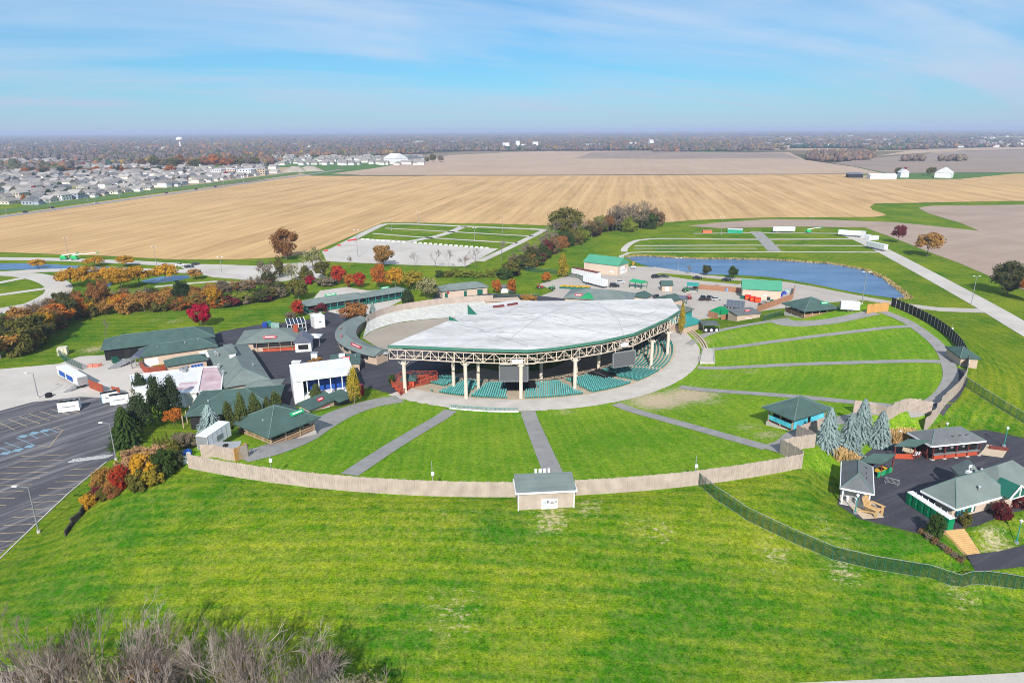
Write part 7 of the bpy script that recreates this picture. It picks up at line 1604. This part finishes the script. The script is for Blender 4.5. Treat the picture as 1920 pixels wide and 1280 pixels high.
# portable toilets
A, B = Z(1731, 928, PLZ + 2.3), Z(1780, 959, PLZ + 2.3); nv_ = Vector((-(B - A).y, (B - A).x, 0)).normalized(); nv_ = nv_ if nv_.x < 0 else -nv_; A, B = A + nv_ * 1.1, B + nv_ * 1.1; mid_ = (A + B) / 2; dd_ = (B - A).normalized() * 1.32; A, B = mid_ - dd_ * 3, mid_ + dd_ * 3
for i in range(7):
    p = A.lerp(B, i / 6); o = thing('portable_toilet', f'green portable toilet with white roof, {ORD[i]} from the left beside the terrace building', 'toilet', (p.x, p.y, PLZ + .06), head(A, B), 'row of portable toilets')
    mb = MB(); mb.box((0, 0, 1.05), (1.12, 1.15, 2.1)); bd = part('cabin', mb, mat('toilet_green', (.0, .22, .085), .45, .08), o); mb = MB(); mb.box((0, 0, 2.2), (1.2, 1.22, .2), taper=.8); part('roof', mb, M['white'], o); mb = MB(); mb.box((0, -.6, 1.0), (.75, .05, 1.8)); d_ = part('door', mb, mat('toilet_door', (.0, .15, .06), .45, .08), o); mb = MB(); mb.box((.28, -.65, 1.0), (.06, .05, .2)); part('handle', mb, M['galv'], d_); mb = MB(); mb.cyl((.4, .4, 2.2), .06, .4, 6); part('vent', mb, M['white'], o)
# giant wooden chair
p = Z(1636, 962, PLZ + .14); o = thing('giant_chair', 'oversized pale wooden garden chair on the concrete pad', 'chair', p, R(35)); o.scale = (.8, .8, .8) 
for i in range(6): mb = MB(); x_ = -1.0 + i * .4; mb.bar((x_, 1.1, .9), (x_ * 1.15, 2.1, 3.5 - abs(x_) * .35), .2); part('back_slat', mb, M['lumber'], o)
for i in range(6): mb = MB(); mb.box((0, .9 - i * .42, .95 + i * .07), (2.3, .34, .1)); part('seat_slat', mb, M['lumber'], o)
for s_ in (-1, 1):
    mb = MB(); mb.box((s_ * 1.5, -.1, 1.85), (.55, 3.0, .12)); part('arm', mb, M['lumber'], o)
    mb = MB(); mb.box((s_ * 1.3, -1.3, .9), (.16, .5, 1.85)); part('leg', mb, M['lumber'], o); mb = MB(); mb.bar((s_ * 1.2, -1.3, 1.15), (s_ * 1.2, 2.2, .1), .3); part('leg', mb, M['lumber'], o)
p = Z(1672, 907, PLZ + .06); o = thing('crowd_barrier', 'steel crowd barrier on the terrace asphalt', 'barrier', p, R(-35)); mb = MB(); [mb.bar((-1.2 + i * .2, 0, .25), (-1.2 + i * .2, 0, 1.1), .05) for i in range(13)]; part('bars', mb, M['galv'], o); mb = MB(); mb.bar((-1.25, 0, 1.12), (1.25, 0, 1.12), .08); mb.bar((-1.25, 0, .22), (1.25, 0, .22), .08); part('frame', mb, M['galv'], o)
for s_ in (-1, 1): mb = MB(); mb.box((s_ * 1.0, 0, .05), (.1, .8, .08)); part('foot', mb, M['galv'], o)
fence('low maroon timber wall beside the terrace stairs', [Z(1722, 843, PLZ), Z(1738, 862, PLZ)], 1.0, M['maroon'], name='timber_wall'); fence('low maroon timber wall at the right end of the terrace', [Z(1855, 842, PLZ), Z(1890, 846, PLZ)], .9, M['maroon'], name='timber_wall')
trailer('white box trailer beside the far right picnic shelter', (1574, 584), (1610, 581), 2.6, 2.5, (.74, .75, .76), .6, name='box_trailer')
# yard vehicles
trailer('long white mobile office with a maroon roof near the pond barn', (1076, 514), (1122, 524), 2.8, 3.4, (.72, .72, .72), .5, roof='maroon', name='mobile_office', cat='mobile office')
trailer('white semi-trailer below the mobile office', (1097, 531), (1135, 541), 2.8, 2.6, (.76, .77, .78), 1.1)
car('dark blue van parked beside the white semi-trailer', 1152, 538, R(-8), (.015, .018, .035), 'suv'); car('silver car partly behind the dark blue van', 1163, 531, R(-8), (.5, .52, .55), 'sedan')
for i, (u, v, c, nm) in enumerate(((1230, 521, (.015, .02, .03), 'black'), (1246, 520, (.03, .05, .04), 'dark green'), (1308, 523, (.02, .02, .025), 'black'), (1362, 527, (.015, .015, .02), 'black'))): car(f'{nm} car parked near the pond, {ORD[i]} from the left', u, v, R(-14 if i else 20), c, 'suv' if i == 0 else 'sedan')
for i, (u, v) in enumerate(((1317, 562), (1329, 562))): car(f'dark pickup side by side in the yard, {"left" if i == 0 else "right"} one', u, v, R(60), (.03, .03, .035), 'pickup')
car('silver car behind the two dark pickups', 1342, 563, R(15), (.45, .46, .46)); car('dark pickup beside the middle yard shed', 1231, 560, R(100), (.03, .04, .06), 'pickup'); car('white car at the gate asphalt', 880, 563, R(8), (.66, .66, .66)); car('dark car at the gate asphalt', 900, 562, R(8), (.05, .05, .06))
for u, v, c, a, lb in ((338, 499, (.66, .66, .66), 10, 'white car on the turning area, left of three'), (355, 502, (.02, .02, .03), 10, 'black car on the turning area, middle of three'), (367, 497, (.05, .05, .06), 60, 'dark car on the turning area, right of three')): car(lb, u, v, R(a), c)
trailer('long black and white bus-like trailer in the yard', (1362, 577), (1395, 580), 2.3, 2.6, (.10, .12, .16), .8, roof='solar', name='stage_trailer')
container('green roll-off container behind the cedar screens, left of two', (1336, 593), (1355, 585), 2.5, 2.2, (.01, .30, .12), open_=True); container('green roll-off container behind the cedar screens, right of two', (1355, 590), (1380, 594), 2.5, 2.2, (.01, .30, .12), open_=True)
for i, (u, v) in enumerate(((1402, 562), (1411, 565), (1420, 567), (1408, 556), (1418, 558), (1427, 560))):
    p = G(u, v); o = thing('stage_cart', f'bright red stage cart, {ORD[i % 3]} from the left in the {"front" if i < 3 else "rear"} row by the barn', 'cart', p, R(-12), 'red stage carts'); mb = MB(); mb.box((0, 0, 1.2), (2.4, 1.4, 2.0)); bx = part('panel', mb, mat('signal_red', (.62, .035, .015), .5, .1), o)
    for s_ in (-1, 0, 1): mb = MB(); mb.cyl((s_ * .7, -.75, 1.1), .2, .08, 10, axis='y'); part('hole_trim', mb, M['yellow'], bx)
    mb = MB(); [mb.cyl((s_ * .9, -.6, .0), .15, .2, 8) for s_ in (-1, 1)]; part('caster', mb, M['tyre'], o)
YC = [(1440, 562, (.02, .04, .05), 'dark'), (1447, 568, (.03, .2, .12), 'green'), (1455, 556, (.25, .06, .22), 'purple'), (1463, 556, (.03, .05, .35), 'blue'), (1470, 552, (.06, .09, .45), 'blue'), (1475, 548, (.35, .5, .5), 'pale teal'), (1432, 571, (.25, .25, .27), 'grey'), (1425, 575, (.05, .05, .06), 'black'), (1440, 572, (.2, .22, .24), 'grey'), (1448, 559, (.3, .28, .3), 'pale grey'), (1392, 560, (.02, .13, .09), 'dark green')]
for i, (u, v, c, nm) in enumerate(sorted(YC)):
    p = G(u, v); o = thing('storage_bin', f'{nm} storage bin, {ORD[i]} from the left along the slanting cedar fence', 'bin', p, rb.uniform(0, 3), 'bins along the cedar fence'); mb = MB(); mb.box((0, 0, .65), (1.8, 1.2, 1.2), taper=.9); part('body', mb, M['flatpaint'], o, color=c); mb = MB(); mb.box((0, 0, 1.3), (1.75, 1.15, .12)); part('lid', mb, M['flatpaint'], o, color=tuple(x * .7 for x in c))
for i, (u, v, c, nm) in enumerate(((1351, 544, (.5, .25, .16), 'salmon'), (1362, 546, (.22, .34, .5), 'pale blue'), (1378, 545, (.55, .33, .06), 'amber'), (1335, 543, (.35, .34, .33), 'grey'), (1344, 541, (.3, .2, .14), 'brown'))):
    p = G(u, v); o = thing('pallet_load', f'{nm} wrapped pallet load in front of the brown yard fence', 'pallet', p, rb.uniform(0, 3), 'pallet loads'); mb = MB(); mb.box((0, 0, .9), (2.0, 1.5, 1.5), taper=.9); part('load', mb, M['flatpaint'], o, color=c); mb = MB(); mb.box((0, 0, .08), (2.1, 1.6, .14)); part('pallet', mb, M['post'], o)
for i, (u, v, c) in enumerate(((1153, 555, (.6, .25, .14)), (1164, 556, (.04, .04, .05)), (1173, 558, (.3, .34, .45)), (1183, 560, (.1, .45, .1)), (1193, 562, (.02, .25, .55)), (1203, 564, (.6, .6, .6)))):
    p = Z(u, v, 3.4); o = thing('banner_box', f'coloured banner box, {ORD[i]} from the left behind the backstage roof', 'sign', (p.x, p.y + 10, 0), 0, 'banner boxes behind the backstage roof'); mb = MB(); mb.box((0, 0, 2.6), (1.7, .6, 1.5)); part('board', mb, M['flatpaint'], o, color=c); mb = MB(); [mb.bar((s_ * .7, 0, 0), (s_ * .7, 0, 2.0), .1) for s_ in (-1, 1)]; part('leg', mb, M['grey'], o)
o = thing('lumber_bin', 'long green rack heaped with yellow pieces in the yard', 'rack', G(1078, 541), R(-12)); mb = MB(); mb.box((0, 0, .5), (14, 3, 1.0)); part('rack', mb, M['dkgreen'], o)
for i in range(16): mb = MB(); mb.box((-6.2 + i * .83, (i % 3 - 1) * .7, 1.15), (1.1, 1.2, .5), i * .7); part('piece', mb, M['yellow'], o)
def tractor(label, u, v, ang, c):
    p = G(u, v); o = thing('tractor', label, 'tractor', p, ang, 'yard machines'); mb = MB(); mb.box((.8, 0, .95), (1.8, .8, .7)); mb.box((-.4, 0, .8), (1.2, 1.0, .6)); part('body', mb, M['paint'], o, color=c); mb = MB(); mb.box((-.5, 0, 2.1), (1.3, 1.2, .1)); mb.bar((-1, .5, 1), (-1, .5, 2.1), .08); mb.bar((-1, -.5, 1), (-1, -.5, 2.1), .08); part('canopy', mb, M['paint'], o, color=c)
    wheels(o, [(-.6, -.8), (-.6, .8)], 1.9); wheels(o, [(1.3, -.6), (1.3, .6)], 1.2)
tractor('green tractor under the right yard canopy', 1285, 547, .3, (.02, .25, .04)); tractor('red tractor beside the dark canopy', 1290, 561, 2.0, (.45, .03, .02)); tractor('small red mower behind the yard fence', 1012, 541, .4, (.45, .08, .04)); tractor('green mower near the yellow rack', 1035, 543, 2.4, (.02, .25, .05)); tractor('yellow loader behind the pond barn', 1188, 498, 1.2, (.6, .33, .02))
o = thing('fuel_tank', 'blue-grey utility tank beside the pond barn', 'tank', G(1187, 504)); mb = MB(); mb.cyl((-1.2, 0, .9), .75, 2.4, 12, axis='x'); part('tank', mb, M['galv'], o); mb = MB(); [mb.box((s_ * .8, 0, .2), (.2, 1.2, .4)) for s_ in (-1, 1)]; part('cradle', mb, M['blue'], o)
# far lots
trailer('long white trailer on the far overflow car park', (1448, 436), (1489, 436), 2.8, 2.6, (.76, .77, .78), 1.1); container('green container with a white top on the overflow car park', (1364, 436), (1392, 437), 6.0, 2.6, (.02, .34, .20), roofc=(.66, .68, .68)); container('orange container on the overflow car park', (1317, 437), (1334, 437), 3, 2.0, (.55, .16, .07))
trailer('white semi-trailer nearest the gravel road bend', (1634, 466), (1652, 470), 2.9, 2.6, (.74, .75, .76), 1.1, L=15); trailer('white semi-trailer at the far end of the gravel road', (1585, 443), (1600, 444), 2.9, 2.6, (.74, .75, .76), 1.1, L=14)
for i, (a, b) in enumerate((((1610, 440), (1622, 441)), ((1616, 446), (1630, 448)), ((1626, 450), (1644, 449)))): container(f'white site cabin, {ORD[i]} from the left in the cluster by the gravel road', a, b, 3, 2.6, (.70, .70, .70), 'site_cabin', group='white site cabins', cat='cabin')
boom_lift('green boom lift on the overflow car park', 1516, 437, R(10), reach=9); boom_lift('green boom lift on the upper left service road, left one', 121, 487, R(5), reach=7); boom_lift('green boom lift on the upper left service road, right one', 141, 487, R(8), reach=12)
for i, (u, v) in enumerate(((636, 461), (655, 452), (661, 451), (666, 450), (611, 471))):
    o = thing('road_barrier', f'red and white plastic barrier, {ORD[i]} listed at the gravel car park edge'.replace(' listed', ' of five'), 'barrier', G(u, v), .6, 'plastic barriers'); mb = MB(); mb.box((0, 0, .5), (2.6, .6, 1.0), taper=.8); part('barrier', mb, M['red'], o); mb = MB(); mb.box((0, 0, 1.03), (2.0, .4, .1)); part('cap', mb, M['white'], o)
for i in range(24):
    p = G(680 + i * 9.6 + (12 if i > 8 else 0), 449 + i * .72); o = thing('concrete_block', f'pale concrete block, {ordw(i)} from the left along the gravel car park', 'block', p, .1, 'car park edge blocks'); mb = MB(); mb.box((0, 0, .35), (2.2, .7, .7), taper=.85); part('block', mb, M['white'], o); mb = MB(); mb.box((0, 0, .72), (.3, .1, .1)); part('lifting_loop', mb, M['grey'], o)
# farmstead and far buildings
building('farm_shed', 'dark open machine shed at the far farmstead', 'shed', (1592, 327), (1620, 327), 14, 0, 5, 1.5, 'shed', wall='dark', roofm='solar', caps=False); building('poultry_barn', 'long low white barn at the far farmstead', 'barn', (1632, 329), (1683, 329), 14, 0, 5, 2, 'gable', 'x', wall='whitemetal', roofm='whiteroof', caps=False)
building('farmhouse', 'white gabled farmhouse beside the far long barn', 'house', (1689, 324), (1706, 324), 12, 0, 7, 5, 'gable', 'y', wall='white', roofm='whiteroof', caps=False); building('hay_barn', 'grey-roofed white barn right of the farmhouse', 'barn', (1752, 324), (1784, 325), 22, 0, 7, 7, 'gable', 'y', wall='white', roofm='whiteroof', caps=False)
belt([('round', 1684, 330, 15, 16, 'olive'), ('round', 1696, 325, 8, 12, 'crimson'), ('round', 1742, 329, 16, 15, 'olive'), ('round', 1750, 328, 10, 14, 'olive'), ('shrub', 1670, 330, 8, 6, 'dkgreen')], 'around the far farmstead', 'farmstead trees')
o, W_, D_, wp = building('school_hall', 'large white hall with red wings behind the pale field', 'hall', (738, 298), (765, 297), 40, 0, 12, 10, 'gable', 'y', wall='white', roofm='whiteroof', caps=False); building('school_wing', 'dark-roofed wing right of the white hall', 'hall', (765, 298), (797, 296), 40, 0, 8, 6, 'hip', wall='white', roofm='shingle_dark', caps=False); building('red_wing', 'red block left of the white hall', 'hall', (728, 297), (740, 297), 26, 0, 8, 1, 'flat', wall='red', roofm='whiteroof', caps=False)
for i, (a, b) in enumerate((((394, 318), (414, 318)), ((415, 317), (440, 317)), ((442, 318), (470, 318)), ((471, 317), (497, 316)))):
    o, W_, D_, wp = building('apartment_block', f'flat white and brown apartment block, {ORD[i]} from the left behind the suburb', 'building', a, b, 18, 0, 11, .4, 'flat', wall='white' if i % 2 == 0 else 'tan', roofm='whiteroof', caps=False, group='apartment blocks')
    for t in (-.4, -.2, 0, .2, .4):
        for z_ in (1.5, 5, 8.5): on_wall(o, 'window', 'f', W_, D_, t, z_, 1.8, 1.6, 'glass')
for i, (u, v, r_) in enumerate(((553, 322, 24), (580, 321, 26))):
    p = G(u, v); mb = MB(); n_ = 14; ringp = [(r_ * math.cos(6.283 * j / n_) * rb.uniform(.85, 1.1), r_ * .6 * math.sin(6.283 * j / n_) * rb.uniform(.85, 1.1), 0) for j in range(n_)]; tp = [(x * .3 + rb.uniform(-1, 1), y * .3, 9 * rb.uniform(.9, 1.1)) for x, y, _ in ringp]
    mb.add(ringp + tp, [(j, (j + 1) % n_, n_ + (j + 1) % n_, n_ + j) for j in range(n_)] + [tuple(range(n_, 2 * n_))]); o = thing('soil_heap', f'tan heap of soil behind the suburb, {"left" if i == 0 else "right"} of two', 'heap', p, 0, 'soil heaps', mb.mesh('soil_heap', fieldp, True))
p = Z(373, 283); p = Vector((-1350, 2900, 0)); o = thing('water_tower', 'white water tower far beyond the suburb', 'water tower', p); mb = MB(); mb.cyl((0, 0, 0), 3.2, 34, 10, r2=2.6); part('stem', mb, M['white'], o); mb = MB(); mb.cyl((0, 0, 33), 3, 6, 16, r2=13); mb.cyl((0, 0, 39), 13, 6, 16); mb.cyl((0, 0, 45), 13, 5, 16, r2=4); part('tank', mb, M['white'], o)
p = Z(25, 290); o = thing('radio_mast', 'pale radio mast at the far left horizon', 'mast', (-1950, 2700, 0)); mb = MB(); mb.bar((0, 0, 0), (0, 0, 48), 2.0, w2=.6); part('mast', mb, M['white'], o); mb = MB(); mb.cyl((0, 0, 44), 1.4, 3, 8); part('antenna', mb, M['white'], o)
for i, (x, y, w_, h_) in enumerate(((-20, 2750, 24, 18), (25, 2780, 14, 24), (55, 2790, 30, 12), (95, 2800, 20, 20), (520, 3000, 40, 12), (600, 3050, 16, 22), (330, 2900, 80, 9), (220, 2850, 50, 8))):
    o = thing('grain_building', f'pale farm works building, {ORD[i]} of eight at the centre horizon', 'building', (x, y, 0), .2, 'pale works at the centre horizon'); mb = MB(); mb.box((0, 0, h_ / 2), (w_, 22, h_)); part('wall', mb, M['white'], o); mb, _ = roof_mesh(w_, 22, 5, 'gable', 'x', .5); mb.v = [(a, b, c + h_) for a, b, c in mb.v]; part('roof', mb, M['whiteroof'], o)
belt([('round', 800, 305, 11, 10, 'olive'), ('round', 812, 305, 16, 16, 'olive'), ('round', 826, 304, 14, 12, 'greybrown'), ('round', 772, 303, 9, 7, 'dkgreen'), ('round', 787, 303, 7, 6, 'dkgreen')], 'at the left tip of the pale field', 'trees at the pale field tip')
# poles along the main road
for i, (u, v) in enumerate(((12, 402), (95, 392), (166, 384), (226, 377), (277, 370), (322, 362), (382, 354), (420, 349), (457, 344))): lamp_post(f'street light, {ORD[i]} from the left along the suburb road', (u, v), v - 13, 2.0, group='suburb street lights', name='street_light', color='galv')
for i, (u, v, c) in enumerate(((48, 399, (.03, .02, .02)), (98, 391, (.03, .03, .03)), (180, 382, (.6, .6, .6)), (312, 363, (.2, .05, .04)), (368, 356, (.04, .04, .05)), (404, 351, (.03, .03, .04)))): car(f'car driving on the suburb road, {ORD[i]} from the left', u, v, math.pi / 2 - az, c, 'suv', 'cars on the suburb road')
# roadside conifer symbol: banners and kiosks in the court
o = thing('vending_unit', 'pale blue-grey vending cabinet in the food court', 'cabinet', Z(591, 675)); mb = MB(); mb.box((0, 0, 1.3), (2.2, 1.4, 2.6)); part('cabinet', mb, M['galv'], o); mb = MB(); mb.box((0, -.72, 1.4), (1.8, .06, 1.8)); part('front', mb, M['whitemetal'], o)
o = thing('food_cart', 'small white food cart in the food court', 'cart', Z(557, 690)); mb = MB(); mb.box((0, 0, 1.2), (2.6, 1.7, 1.5)); part('body', mb, M['white'], o); mb = MB(); mb.box((0, 0, 2.2), (2.8, 1.9, .15)); part('top', mb, M['whitemetal'], o); wheels(o, [(-.8, -.8), (.8, -.8), (-.8, .8), (.8, .8)])
for i, (u, v, c, nm) in enumerate(((497, 613, (.02, .06, .35), 'blue'), (505, 611, (.03, .22, .15), 'green'), (513, 614, (.25, .42, .38), 'pale teal'), (520, 615, (.3, .45, .4), 'pale teal'))): container(f'{nm} refuse skip, {ORD[i]} from the left behind the orange-counter food stand', (u - 4, v), (u + 4, v - .5), 1.6, 1.7, c, 'refuse_skip', group='refuse skips', cat='skip')
container('red drinks cooler at the foot of the tall golden pine', (676, 742), (678, 738), 1.2, 3.0, (.5, .02, .03), 'drinks_cooler', cat='cooler', group='coolers')

# ---------------------------------------------------------------- haze in the air
hb = MB(); hb.box((0, 18000, 37.5), (64000, 41000, 90))
hm = bpy.data.materials.new('air_haze'); hm.use_nodes = True; hm.node_tree.nodes.clear(); k = NT(hm.node_tree)
pv = k.n('ShaderNodeVolumePrincipled', {'Color': (.64, .76, 1.0), 'Density': 0.000125, 'Anisotropy': 0.0})
k.n('ShaderNodeOutputMaterial', {'Volume': pv.outputs[0]})
hz_o = obj('haze', hb.mesh('haze', hm)); hz_o['kind'] = 'stuff'; hz_o['label'] = 'pale blue haze over the far land'
